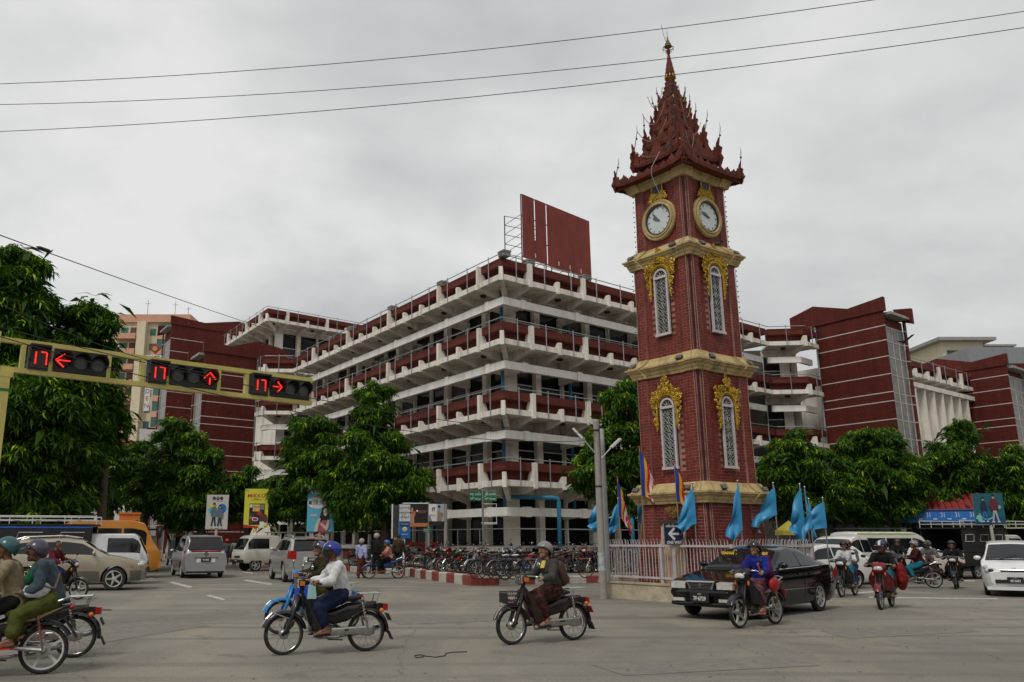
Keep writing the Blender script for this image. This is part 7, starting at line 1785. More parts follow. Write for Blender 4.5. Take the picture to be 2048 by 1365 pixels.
# ================================================================== people
def capsule(mb, a, b, ra, rb, n=10):
    a = Vector(a); b = Vector(b); d = b-a
    if d.length < 1e-5: d = Vector((0,0,1e-3))
    d.normalize(); pts = []; rs = []
    for t in (-1,-.85,-.5,0): pts.append(a+d*(ra*t)); rs.append(ra*math.sqrt(max(.003,1-t*t)))
    for t in (0,.5,.85,1): pts.append(b+d*(rb*t)); rs.append(rb*math.sqrt(max(.003,1-t*t)))
    mb.tube(pts, rs, n)
def fuse(name, mb, vox, m, parent, wr=0, wscale=9, smooth_it=4, seed=0):
    """one continuous surface from overlapping solids"""
    me = mb.mesh(name); fixn(me); o = bpy.data.objects.new(name, me)
    q = o.modifiers.new('r', 'REMESH'); q.mode = 'VOXEL'; q.voxel_size = vox; q.use_smooth_shade = True
    q = o.modifiers.new('s', 'SMOOTH'); q.factor = .5; q.iterations = smooth_it
    nm = ev_mesh(o); bpy.data.objects.remove(o); bpy.data.meshes.remove(me)
    if wr:
        nv = len(nm.vertices); co = np.empty(nv*3, np.float32); no = np.empty(nv*3, np.float32); nm.vertices.foreach_get('co', co); nm.vertices.foreach_get('normal', no)
        co = co.reshape(-1,3); no = no.reshape(-1,3); p = co*wscale+seed*3.1
        w = np.sin(p[:,0]*1.3+2*np.sin(p[:,2]*.9+p[:,1]))*.5+np.sin(p[:,2]*2.1+1.7*np.sin(p[:,1]*1.2+p[:,0]*.8))*.5+.35*np.sin(p[:,0]*3.7+p[:,1]*3.1-p[:,2]*4.3)
        co = co+no*(w*wr)[:,None]; nm.vertices.foreach_set('co', co.ravel()); nm.update()
    nm.name = name; nm.materials.clear(); nm.materials.append(m); nm.polygons.foreach_set('use_smooth', [True]*len(nm.polygons))
    o = bpy.data.objects.new(name, nm); COL.objects.link(o)
    if parent is not None: o.parent = parent
    return o
M_skin = [mat('skin_brown', (.20,.095,.055), .55, var=.12, vs=14), mat('skin_tan', (.28,.15,.09), .55, var=.12, vs=14)]
M_hair = mat('black_hair', (.012,.010,.009), .5, var=.3, vs=30)
def cloth(name, c, c2=None): return mat('cloth_'+name, c, .85, var=.22, vs=5, spec=.15, bump=.9, bs=13, dirt=c2, dirt_amt=.85 if c2 else 0, dscale=14)
def helmet(parent, hc, fwd, m, visor=None, r=.134, stripe=None, peak=False):
    """open-face shell round head centre hc; fwd: unit vector"""
    f = Vector(fwd).normalized(); s = Vector((0,0,1)).cross(f).normalized(); u = f.cross(s)
    rows = []; NA = 24; NP = 9
    for i in range(NP+1):
        row = []
        for k in range(NA+1):
            a = 2*math.pi*k/NA; fr = math.cos(a); mx_ = R(72) if fr > .55 else R(72+(.55-fr)*46)
            p = mx_*i/NP; d = (f*math.cos(a)*1.08+s*math.sin(a)*.96)*math.sin(p)+u*math.cos(p)*1.02
            row.append(Vector(hc)+d*r+u*.012-f*.012)
        rows.append(row)
    h = MB().grid(rows).build('helmet', m, parent, True); md = h.modifiers.new('t', 'SOLIDIFY'); md.thickness = .012
    if stripe:
        rows = []
        for i in range(9):
            p = R(-80+ i*17); row = []
            for w in (-.028,.028): row.append(Vector(hc)+((f*math.sin(-p)*1.08+u*math.cos(p)*1.02)*r*1.02)+s*w+u*.012-f*.012)
            rows.append(row)
        MB().grid(rows).build('helmet_stripe', stripe, h, True)
    if visor:
        rows = []
        for i in range(6):
            row = []
            for k in range(11):
                a = R(-68+13.6*k); p = R(66+12*i) if visor == 'down' else R(70-8*i); rr = r*1.10 if visor == 'down' else r*(1.07+.025*i)
                row.append(Vector(hc)+(f*math.cos(a)*math.sin(p)+s*math.sin(a)*math.sin(p)+u*math.cos(p))*rr)
            rows.append(row)
        MB().grid(rows).build('visor', mat('smoked_visor', (.02,.022,.025), .1, spec=.5), h, True)
    for g in (-1,1): MB().tube([Vector(hc)+s*(g*r*.88)-u*.02, Vector(hc)+s*(g*r*.6)+f*.03-u*.10, Vector(hc)+f*.06-u*.125], .007, 4).build('chin_strap', M_dark, h)
    if peak:
        rows = [[Vector(hc)+f*(r*.9+.06*i*math.cos(a))+s*(math.sin(a)*r*.9)+u*(.045-.012*i)+f*(math.cos(a)-1)*.05 for a in np.linspace(-1.1,1.1,9)] for i in range(3)]
        MB().grid(rows).build('peak', m, h, True)
    return h
def person(label, J, top, bottom, skin=0, vox=.016, helm=None, hair=None, bottom_kind='trousers', extra=None, sleeves=1., group=None, shoes=None, female=False, look=None, fingers=False, parent_loc=None, top_r=.028, group_loc=None, coat=0, seed=1):
    """J: joints in local space. head, neck, chest, waist, pelvis, and l/r: sh, el, wr, hd, hip, kn, an, toe"""
    r = thing('person', label, 'person', group=group)
    V = {k: Vector(v) for k, v in J.items()}
    f = Vector(look) if look else Vector((1,0,0)); f.normalize(); side = Vector((0,0,1)).cross(f).normalized()
    b = MB(); hc = V['head']
    b.ball(hc+Vector((0,0,.022)), .088, 12, 8, (1.08,.92,1.08)); b.ball(hc+f*.018+Vector((0,0,-.048)), .062, 10, 8, (1,.92,1.0))
    b.ball(hc+f*.096+Vector((0,0,-.012)), .018, 8, 6, (1,.85,1.3)); b.ball(hc+f*.078+Vector((0,0,-.058)), .022, 8, 6, (.9,1.3,.6)); b.ball(hc+f*.072+Vector((0,0,-.088)), .022, 8, 6)
    b.ball(hc+f*.074+Vector((0,0,.030)), .034, 8, 6, (.7,1.7,.4))
    for s in (-1,1): b.ball(hc+side*(s*.088)+Vector((0,0,-.01)), .02, 6, 5, (.9,.5,1.4))
    capsule(b, V['neck'], hc+Vector((0,0,-.05))-f*.012, .052, .048); capsule(b, V['chest'], V['neck'], .11, .055); k_ = 1 if not female else .9
    capsule(b, V['waist'], V['chest'], .105*k_, .118*k_); capsule(b, V['pelvis'], V['waist'], .125, .105*k_)
    tp = MB(); bt = MB()
    for g in (-1,1):
        S = 'l' if g > 0 else 'r'
        for o_, dr in ((b, 0), (tp, top_r)):
            capsule(o_, V['chest']+Vector((0,0,.03)), V[S+'sh'], .085+dr, .055+dr*.9)
            if o_ is b or sleeves > .0:
                e_ = V[S+'sh'].lerp(V[S+'el'], min(1, sleeves*2)) if o_ is tp else V[S+'el']
                capsule(o_, V[S+'sh'], e_, .052+dr, .042+dr)
            if o_ is b: capsule(o_, V[S+'el'], V[S+'wr'], .041, .028)
            elif sleeves > .5: capsule(o_, V[S+'el'], V[S+'el'].lerp(V[S+'wr'], (sleeves-.5)*2), .042+dr, .032+dr*1.1)
        # hand: palm, four fingers curled, thumb from the side of the palm
        w, h = V[S+'wr'], V[S+'hd']; d = (h-w).normalized(); n = d.cross(side*g).normalized() if abs(d.dot(side)) < .95 else Vector((0,0,-1)); n = n if n.z < 0 else -n; q = d.cross(n).normalized()
        capsule(b, w, h, .028, .036)
        for k in range(4):
            o0 = h+q*(-.033+.022*k)+d*.02; L = (.052,.062,.058,.045)[k]
            capsule(b, o0, o0+d*L*.6+n*.012, .0115, .0105, 7); capsule(b, o0+d*L*.6+n*.012, o0+d*L*.5+n*(.02+L*.5), .0105, .009, 7)
        t0 = h-d*.012-q*.034*(1); capsule(b, t0, t0-q*.02+d*.03+n*.01, .014, .012, 7); capsule(b, t0-q*.02+d*.03+n*.01, t0-q*.008+d*.055+n*.028, .012, .010, 7)
        capsule(b, V['pelvis'], V[S+'hip'], .11, .092); capsule(b, V[S+'hip'], V[S+'kn'], .09, .062); capsule(b, V[S+'kn'], V[S+'an'], .056, .036)
        heel = V[S+'an']+Vector((0,0,-.045)); td = (V[S+'toe']-V[S+'an']); 
        capsule(b, heel-td*.15, V[S+'toe']+Vector((0,0,-.012)), .036, .030); capsule(b, V[S+'an'], V[S+'an'].lerp(V[S+'toe'],.7), .038, .028)
        if bottom_kind == 'trousers':
            capsule(bt, V['pelvis'], V[S+'hip'], .125, .112); capsule(bt, V[S+'hip'], V[S+'kn'], .108, .084); capsule(bt, V[S+'kn'], V[S+'an'].lerp(V[S+'kn'],.12), .080, .066)
        elif bottom_kind == 'longyi':
            sh_ = V[S+'an'].lerp(V[S+'kn'], .38); capsule(bt, V['pelvis'], V[S+'hip'], .135, .125); capsule(bt, V[S+'hip'], V[S+'kn'], .122, .10); capsule(bt, V[S+'kn'], sh_, .098, .090)
        elif bottom_kind == 'skirt':
            sh_ = V[S+'an'].lerp(V[S+'kn'], .12); capsule(bt, V['pelvis'], V[S+'hip'], .13, .12); capsule(bt, V[S+'hip'], V[S+'kn'], .115, .09); capsule(bt, V[S+'kn'], sh_, .088, .085)
    if bottom_kind in ('longyi','skirt'):       # cloth between the legs
        mk = (V['lkn']+V['rkn'])/2; ma = (V['lan']+V['ran'])/2; mh = (V['lhip']+V['rhip'])/2
        wide = (V['lkn']-V['rkn']).length
        if wide < .42:
            capsule(bt, mh, mk+(mk-mh)*-.05, .12, .09)
            e_ = ma.lerp(mk, .40 if bottom_kind == 'longyi' else .15)
            for g in (.3,.7): capsule(bt, V['lkn'].lerp(V['rkn'],g), (V['lan'].lerp(V['ran'],g)).lerp(mk, .4), .08, .075)
    capsule(tp, V['waist'], V['chest'], .118*k_+top_r, .125*k_+top_r); capsule(tp, V['pelvis']+Vector((0,0,.02)), V['waist'], .132+top_r*.7, .112*k_+top_r)
    if coat: capsule(tp, V['pelvis']+Vector((0,0,-coat)), V['pelvis'], .16, .15)
    capsule(tp, V['chest'], V['neck']-Vector((0,0,.02)), .115+top_r*.6, .062)
    fuse('body', b, vox*.85 if not fingers else vox*.62, M_skin[skin], r, 0, smooth_it=2)
    fuse('top', tp, vox, top, r, .009, 13, 3, seed); fuse('lower_garment', bt, vox, bottom, r, .010, 11, 4, seed+2)
    # collar
    MB().tube([tuple(V['neck']+(f*math.cos(a)+side*math.sin(a))*.062+Vector((0,0,-.012+.012*math.cos(a+math.pi)))) for a in np.linspace(0,2*math.pi,13)], .014, 5).build('collar', top, r, True)
    ey = MB()
    for s in (-1,1): ey.ball(hc+f*.087+side*(s*.032)+Vector((0,0,.008)), .0075, 6, 5)
    ey.build('eyes', M_hair, r, True)
    # hair cap
    hr_ = MB(); rows = []
    for i in range(8):
        rows.append([hc+Vector((0,0,.022))+((f*math.cos(a)+side*math.sin(a)*.92)*math.sin(p)+Vector((0,0,1.06))*math.cos(p))*.099-f*.006 for a in np.linspace(0,2*math.pi,17) for p in [R((58 if math.cos(a) > .45 else 58+(.45-math.cos(a))*46)*i/7)]])
    hr_.grid(rows)
    if hair == 'long': capsule(hr_, hc-f*.075+Vector((0,0,-.02)), hc-f*.10+Vector((0,0,-.24)), .06, .035)
    if hair == 'tail': capsule(hr_, hc-f*.095+Vector((0,0,-.04)), hc-f*.11+Vector((0,0,-.22)), .032, .02)
    hr_.build('hair', M_hair, r, True)
    if helm: helmet(r, hc+Vector((0,0,.02)), f, helm[0], helm[1] if len(helm) > 1 else None, stripe=helm[2] if len(helm) > 2 else None, peak=len(helm) > 3)
    for g in (-1,1):
        S = 'l' if g > 0 else 'r'; a, t = V[S+'an'], V[S+'toe']; d = (t-a); d.z *= .5; d.normalize(); p0 = a+Vector((0,0,-.088))-d*.05; p1 = t+Vector((0,0,-.042))+d*.05
        MB().bar(p0, p1, .085, .018).build('sandal', shoes or M_dark, r)
        if shoes is not False: MB().tube([a.lerp(t,.55)+Vector((0,.036,-.045)), a.lerp(t,.85)+Vector((0,0,-.002)), a.lerp(t,.55)+Vector((0,-.036,-.045))], .007, 5).build('sandal_strap', shoes or M_dark, r)
    if extra: extra(r, V)
    return r
def ride(dx=0, dz=0, lean=0, knee=.17, kz=.66, ky=.15, foot=.03, arms=True, head=(0,0,0), armz=0, pill=False, wide=1.):
    x = -.20+dx
    J = dict(pelvis=(x,0,.83+dz), waist=(x+.03+lean*.4,0,.99+dz), chest=(x+.07+lean,0,1.15+dz), neck=(x+.10+lean*1.3,0,1.285+dz), head=(x+.135+lean*1.35+head[0],head[1],1.415+dz+head[2]))
    for g, S in ((1,'l'),(-1,'r')):
        J[S+'sh'] = (x+.075+lean*1.1, g*.175, 1.225+dz); J[S+'hip'] = (x+.03, g*.09, .80+dz); J[S+'kn'] = (x+.38 if not pill else x+.36, g*ky, kz+dz*.5); J[S+'an'] = (foot if not pill else -.24, g*ky*1.12, .345 if not pill else .41); J[S+'toe'] = ((foot if not pill else -.24)+.14, g*ky*1.2, .30 if not pill else .37)
        if arms: J[S+'el'] = (x+.20+lean, g*.26*wide, 1.02+dz+armz); J[S+'wr'] = (.155, g*.30, 1.005); J[S+'hd'] = (.22, g*.305, 1.005)
        else: J[S+'el'] = (x+.10+lean, g*.22, .98+dz); J[S+'wr'] = (x+.30, g*.14, .90+dz); J[S+'hd'] = (x+.37, g*.12, .90+dz)
    return J
def on_bike(p, b): p.location = b.location; p.rotation_euler = b.rotation_euler; return p
# ================================================================== the riders
GR = 'motorbike riders in the junction'
k_blk = (.012,.012,.013)
M_wvis = 'down'
def hm(n, c): return mat('helmet_'+n, c, .25, var=.08, spec=.5)
c_whiteshirt = cloth('white_shirt', (.62,.62,.62)); c_navyl = cloth('navy_longyi', (.012,.016,.045)); c_olive = cloth('olive_jacket', (.030,.028,.012)); c_pattern = cloth('dark_floral', (.02,.012,.012), (.22,.05,.03)); c_greyj = cloth('grey_jacket', (.055,.055,.052)); c_purple = cloth('purple_shawl', (.07,.015,.075)); c_multi = cloth('striped_longyi', (.10,.03,.07), (.30,.16,.03)); c_beige = cloth('beige_jacket', (.26,.22,.14)); c_denimj = cloth('denim_jacket', (.06,.085,.105)); c_greenl = cloth('green_longyi', (.075,.085,.018)); c_blk = cloth('black', (.012,.012,.012)); c_teall = cloth('teal_longyi', (.015,.15,.22)); c_greys = cloth('grey_shirt', (.11,.115,.12)); c_blued = cloth('blue_denim', (.03,.05,.11)); c_maroonj = cloth('maroon_jacket', (.10,.012,.02)); c_brn = cloth('brown_trousers', (.10,.075,.05)); c_grn = cloth('green_shirt', (.012,.10,.045))
# C: black step-through with white-shirted rider
bk = put_bike(bike('cub', 'motorbike', 'black step-through motorbike with chrome rack, nearest at left centre', k_blk, GBk), gnd(562,1311), gnd(731,1303))
def strap(r, V): MB().tube([V['lsh']+Vector((.0,-.03,.05)), V['chest']+Vector((.10,.06,-.02)), V['waist']+Vector((.12,-.06,-.04)), V['pelvis']+Vector((.10,-.14,.06))], .016, 5).build('bag_strap', M_dark, r); MB().ball(V['pelvis']+Vector((.20,.02,.10)), .075, 8, 6, (1,1.1,.8)).build('waist_bag', M_dark, r, True)
on_bike(person('rider in white shirt, dark longyi and blue striped helmet on black motorbike', ride(-.02, 0, .03, knee=.2, kz=.63), c_whiteshirt, c_navyl, 0, .0125, (hm('blue', (.02,.035,.28)), 'down', hm('white', (.6,.6,.6))), None, 'longyi', strap, fingers=True, group=GR, seed=3), bk)
# B: blue step-through behind
bk = put_bike(bike('cub', 'motorbike', 'bright blue step-through motorbike with carrier bags on the handlebar', (.02,.19,.46), GBk), gnd(521,1271), gnd(690,1262))
def bags(r, V): pass
p = on_bike(person('rider in olive jacket with dark purple helmet on blue motorbike', ride(-.02, .0, .02), c_olive, cloth('yellow_green_longyi', (.10,.095,.015), (.03,.03,.01)), 1, .0125, (hm('violet', (.10,.085,.16)), 'up'), 'tail', 'longyi', None, fingers=True, group=GR, female=True, seed=5), bk)
M_bagb = mat('blue_carrier_bag', (.012,.055,.42), .5, var=.2, vs=9); 
bg_ = tag(MB().add([(.26,.24,.92),(.42,.20,.94),(.46,.24,.56),(.24,.28,.55),(.28,.34,.91),(.43,.30,.93),(.52,.36,.55),(.27,.40,.54)], [(0,1,2,3),(4,5,6,7),(0,1,5,4),(1,2,6,5),(2,3,7,6),(3,0,4,7)]).build('carrier_bag', M_bagb), 'blue carrier bag hanging from the blue motorbike handlebar', 'bag'); on_bike(bg_, bk)
bg_ = tag(MB().add([(.14,.30,.90),(.24,.28,.90),(.27,.29,.60),(.10,.31,.60),(.14,.38,.90),(.24,.36,.90),(.28,.40,.60),(.11,.41,.60)], [(0,1,2,3),(4,5,6,7),(0,1,5,4),(1,2,6,5),(2,3,7,6),(3,0,4,7)]).build('carrier_bag', flat('pale_bag', (.30,.48,.50))), 'pale blue carrier bag hanging behind the darker blue one', 'bag'); on_bike(bg_, bk)
# D: dark maroon step-through in the middle
bk = put_bike(bike('cub', 'motorbike', 'dark maroon step-through motorbike with wire basket crossing the middle', (.025,.011,.010), GBk, basket=True), gnd(1024,1290), gnd(1147,1281))
def backpack(r, V):
    capsule_mb = MB(); capsule(capsule_mb, V['chest']+Vector((-.22,0,.02)), V['waist']+Vector((-.22,0,-.02)), .10, .12); capsule_mb.build('backpack', mat('brown_backpack', (.06,.03,.022), .7, var=.2), r, True)
    MB().bar(V['neck']+Vector((.06,.02,-.02)), V['chest']+Vector((.16,.05,.0)), .07, .02).build('yellow_scarf', flat('scarf_yellow', (.55,.42,.06)), r); MB().lathe([(.045,-.012),(.045,.012)], n=12, axis='x', c=tuple(V['lwr'])).build('cuff', flat('cuff_yellow', (.6,.5,.02)), r)
on_bike(person('rider in grey hooded jacket and flowered skirt with grey helmet on maroon motorbike', ride(-.02, .0, .02), c_greyj, c_pattern, 1, .0125, (hm('grey', (.20,.20,.20)),), 'tail', 'longyi', backpack, fingers=True, group=GR, female=True, coat=.05, seed=7), bk)
# E: black underbone before the black saloon
bk = put_bike(bike('wave', 'motorbike', 'black modern motorbike passing in front of the black saloon', k_blk, GBk, accent=mat('silver_accent', (.4,.4,.4), .3)), gnd(1480,1257), gnd(1551,1249))
def shawl(r, V):
    m_ = MB()
    for g, S in ((1,'l'),(-1,'r')):
        capsule(m_, V[S+'sh']+Vector((-.03,0,.01)), V[S+'el']+Vector((-.04,0,-.02)), .085, .10); capsule(m_, V[S+'el']+Vector((-.05,0,0)), V['waist']+Vector((-.12,g*.16,-.12)), .09, .07); capsule(m_, V[S+'sh'], V['chest']+Vector((-.10,0,.02)), .08, .09); capsule(m_, V[S+'el'], V[S+'el'].lerp(V[S+'wr'],.55), .075, .07)
    capsule(m_, V['chest']+Vector((-.10,0,0)), V['waist']+Vector((-.14,0,-.12)), .12, .11); fuse('shawl', m_, .014, c_purple, r, .008)
    MB().tube([V['lsh']+Vector((.02,-.05,.05)), V['chest']+Vector((.15,.09,-.02)), V['waist']+Vector((.12,.13,-.05))], .018, 5).build('bag_strap', flat('strap_pink', (.42,.10,.14)), r)
    h = MB(); h.ball(V['pelvis']+Vector((.06,.30,-.06)), .14, 12, 8, (1.1,.5,1.0)); h.build('shoulder_bag', mat('red_bag', (.34,.012,.02), .4, var=.25, vs=8), r, True)
on_bike(person('rider in blue top, purple shawl and red shoulder bag on black motorbike', ride(-.02,.0,.0), cloth('royal_blue', (.012,.025,.22)), c_multi, 1, .0125, (hm('black', (.02,.02,.02)), 'up'), 'tail', 'longyi', shawl, fingers=True, group=GR, female=True, shoes=flat('salmon_shoe', (.45,.12,.09)), seed=9), bk)
# A: left foreground pair
R1 = gnd(82,1349); d1 = Vector((-1.0,-.30)).normalized(); F1 = Vector((R1.x,R1.y))+d1*1.22
bk = put_bike(bike('wave', 'motorbike', 'black motorbike with white alloy wheels cut by the left edge', k_blk, GBk, rimmat=mat('white_rim', (.58,.58,.58), .4, var=.1), accent=mat('gold_accent', (.35,.28,.12), .35)), F1, R1)
on_bike(person('driver in beige jacket with teal helmet at the left edge', ride(-.02,.06,.02), c_beige, c_blk, 0, .0125, (hm('teal', (.03,.10,.11)), None, None, 1), None, 'trousers', None, fingers=True, group=GR, coat=.06, seed=11), bk)
def whitebag(r, V):
    m_ = MB(); m_.ball(V['pelvis']+Vector((.17,.17,.10)), .13, 10, 8, (1.25,.5,.75)); fuse('cloth_bag', m_, .014, cloth('white_cloth', (.50,.52,.55)), r, .012, 14); MB().tube([V['rsh']+Vector((-.06,0,.05)), V['chest']+Vector((-.17,.06,-.05)), V['waist']+Vector((-.08,.18,-.04)), V['pelvis']+Vector((.10,.20,.14))], .018, 5).build('bag_strap', flat('strap_brown', (.14,.10,.06)), r)
on_bike(person('passenger in blue denim jacket and green longyi holding a white bag at left', ride(-.45,.07,.05, arms=False, pill=True, head=(.05,0,-.04)), c_denimj, c_greenl, 0, .0125, (hm('plum', (.065,.055,.09)), None, None, 1), None, 'longyi', whitebag, fingers=True, group=GR, shoes=flat('red_sandal', (.50,.035,.03)), seed=13), bk)
R2 = gnd(146,1316); F2 = Vector((R2.x,R2.y))+Vector((-1,-.26)).normalized()*1.22
bk = put_bike(bike('cub', 'motorbike', 'black step-through motorbike half hidden behind the left foreground pair', k_blk, GBk), F2, R2)
on_bike(person('rider in green shirt at the left edge behind the foreground pair', ride(.02,.0,.04), c_grn, c_blk, 0, .014, (hm('white2', (.55,.55,.52)),), None, 'trousers', group=GR, seed=15), bk)
F3 = gnd(155,1200); R3 = gnd(110,1197); d3 = (R3-F3).normalized()
bk = put_bike(bike('wave', 'motorbike', 'small black and red motorbike facing right in front of the gold car', k_blk, GBk, accent=c_red), F3, F3+Vector((-1.1,.12,0)).normalized()*1.22)
on_bike(person('rider in maroon jacket without helmet beside the gold car', ride(-.04,.04,.0), c_maroonj, c_blued, 0, .016, None, None, 'trousers', group=GR, seed=17), bk)
# right-hand group
def rb(kind, label, px, az, col, **k):
    F = gnd(*px); d = Vector((math.sin(R(az)), math.cos(R(az)), 0)); return put_bike(bike(kind, 'motorbike', label, col, GBk, **k), F, F-d*1.22)
bk = rb('wave', 'red-nosed motorbike leading the group at right', (1763,1220), 218, (.16,.010,.012), accent=c_black)
on_bike(person('driver in black jacket and teal longyi on the red motorbike', ride(0,0,.0), c_blk, c_teall, 0, .015, (hm('navy', (.02,.03,.09)), None, hm('white', (.6,.6,.6)), 1), None, 'longyi', group=GR, fingers=True, seed=19), bk)
def bundle(r, V):
    m_ = MB(); m_.ball(V['pelvis']+Vector((.02,.30,-.12)), .26, 12, 8, (1.0,.55,1.25)); fuse('quilt_bundle', m_, .02, cloth('red_quilt', (.20,.012,.015), (.10,.05,.02)), r, .02, 9); MB().tube([V['chest']+Vector((.2,.20,.05)), V['pelvis']+Vector((-.15,.46,-.28))], .02, 6).build('crutch', M_alu, r)
on_bike(person('passenger with red quilt bundle behind the driver in teal longyi', ride(-.32,.03,.03, arms=False, pill=True), c_greys, cloth('red_pattern', (.16,.02,.02), (.05,.02,.02)), 0, .016, (hm('black', (.02,.02,.02)),), None, 'longyi', bundle, group=GR, seed=21), bk)
bk = rb('wave', 'black motorbike carrying two beside the parked pickup', (1684,1195), 222, k_blk, accent=mat('gold_accent', (.35,.28,.12), .35))
on_bike(person('driver in white shirt and bright blue longyi with black helmet', ride(0,0,.0), c_whiteshirt, c_teall, 0, .015, (hm('black', (.02,.02,.02)),), None, 'longyi', group=GR, fingers=True, seed=23), bk)
on_bike(person('passenger in grey top and blue denim skirt behind the white shirted driver', ride(-.32,.03,.03, arms=False, pill=True), c_greys, c_blued, 1, .016, (hm('copper', (.16,.06,.03)),), 'tail', 'skirt', group=GR, female=True, seed=25), bk)
bk = rb('wave', 'dark motorbike parked crosswise with rider in black and red', (1790,1176), 285, k_blk)
on_bike(person('rider in black and red top with blue trousers sitting behind the pair', ride(-.05,0,.0), cloth('black_red', (.02,.012,.012), (.18,.015,.02)), c_teall, 0, .016, (hm('grey', (.20,.20,.20)),), None, 'trousers', group=GR, seed=27), bk)
bk = rb('wave', 'black motorbike ridden by a man in a black suit', (1912,1179), 214, k_blk)
on_bike(person('rider in black suit with white shirt front and black helmet', ride(0,0,.0), c_blk, c_blk, 0, .015, (hm('black', (.02,.02,.02)),), None, 'trousers', lambda r, V: MB().bar(V['neck']+Vector((.06,0,-.02)), V['waist']+Vector((.145,0,.06)), .07, .03).build('shirt_front', c_whiteshirt, r), group=GR, fingers=True, seed=29), bk)
bk = rb('cub', 'dark step-through motorbike with front carrier in the right group', (1864,1171), 212, k_blk, basket=True)
on_bike(person('rider in grey shirt with olive helmet in the right group', ride(0,0,.0), c_greys, c_brn, 0, .016, (hm('olive', (.07,.075,.03)), None, None, 1), None, 'trousers', group=GR, seed=31), bk)
bk = rb('wave', 'motorbike between the red one and the olive helmet rider', (1838,1168), 213, (.03,.03,.035))
on_bike(person('rider in white coat with maroon helmet in the right group', ride(0,.03,.0), c_whiteshirt, cloth('plum_trousers', (.03,.02,.035)), 0, .016, (hm('maroon', (.14,.02,.02)), None, None, 1), None, 'trousers', group=GR, seed=33), bk)
bk = rb('wave', 'motorbike of the large black helmeted rider behind the red one', (1800,1166), 214, k_blk)
on_bike(person('rider in dark jacket with large black helmet behind the red motorbike', ride(0,.06,.0), c_blk, c_blk, 0, .018, (hm('black', (.02,.02,.02)), 'up'), None, 'trousers', group=GR, seed=35), bk)
bk = rb('wave', 'farthest blue motorbike in the right group', (1892,1150), 214, (.01,.06,.25))
on_bike(person('rider in bright blue shirt farthest back in the right group', ride(0,.03,.0), cloth('bright_blue', (.02,.11,.34)), c_blk, 0, .018, None, None, 'trousers', group=GR, seed=37), bk)
# blue motorbike pulling away on the left street
bk = rb('wave', 'blue and black motorbike ridden away along the kerb', (738,1158), 262, (.015,.08,.30), accent=c_black)
on_bike(person('rider in pink top with blue helmet and long hair by the kerb', ride(-.04,.02,.0), cloth('pink_top', (.50,.24,.19)), c_blk, 1, .016, (hm('sky', (.03,.12,.35)),), 'long', 'trousers', group=GR, female=True, seed=39), bk)
# ------------------------------------------------------------------ people on foot
def stand(step=.12, arms=(.1,.1), h=1.0):
    J = dict(pelvis=(0,0,.90), waist=(0,0,1.04), chest=(.01,0,1.23), neck=(.01,0,1.37), head=(.03,0,1.50))
    for g, S in ((1,'l'),(-1,'r')):
        s_ = step*g; J[S+'sh'] = (0,g*.17,1.31); J[S+'el'] = (-.02-s_*.4,g*.23,1.05); J[S+'wr'] = (.05-s_*.8,g*.24,.84); J[S+'hd'] = (.07-s_*.9,g*.24,.77)
        J[S+'hip'] = (0,g*.085,.88); J[S+'kn'] = (.04+s_*.6,g*.085,.50); J[S+'an'] = (s_-.02,g*.08,.098); J[S+'toe'] = (s_+.12,g*.09,.06)
    return {k: tuple(np.array(v)*h) for k, v in J.items()}
GP = 'people on foot along the left street'
def walker(label, px, az, top, bot, kind='skirt', z=0, h=1.0, **k):
    p = gnd(*px, z); r = person(label, stand(random.choice((-.12,.12)), h=h), top, bot, vox=.02, bottom_kind=kind, group=GP, **k); r.location = (p.x, p.y, z); r.rotation_euler = (0,0,R(90-az)); return r
walker('pedestrian in pale green shirt and black longyi walking away past the minivan', (468,1131), -20, cloth('pale_green', (.30,.40,.33)), c_blk)
walker('pedestrian in orange clothes between two others on the left street', (485,1131), -25, cloth('orange', (.55,.12,.015)), cloth('orange_skirt', (.50,.10,.02)))
walker('pedestrian in purple top and pink longyi with yellow cap', (498,1130), -18, cloth('violet_top', (.12,.015,.10)), cloth('pink_longyi', (.30,.06,.10)), female=True, helm=(hm('yellow', (.5,.35,.02)),))
walker('pedestrian in lavender blouse walking along the parked bikes', (722,1157), 20, cloth('lavender', (.36,.38,.60)), cloth('rust_skirt', (.10,.03,.02)), female=True, helm=(hm('stone', (.30,.28,.22)),), hair='tail')
walker('standing person in dark jacket with stone coloured helmet among parked bikes', (752,1148), 30, c_blk, c_blk, 'trousers', Z_PAVE, helm=(hm('stone', (.30,.28,.22)),))
walker('person in brown jacket standing beside the notice pillar', (797,1145), 10, cloth('brown_jacket', (.045,.035,.02)), c_blk, 'trousers', Z_PAVE)
walker('person in dark red cap walking left of the minivan', (452,1130), -20, c_greys, c_blued, 'trousers', helm=(hm('redcap', (.4,.03,.03)),))
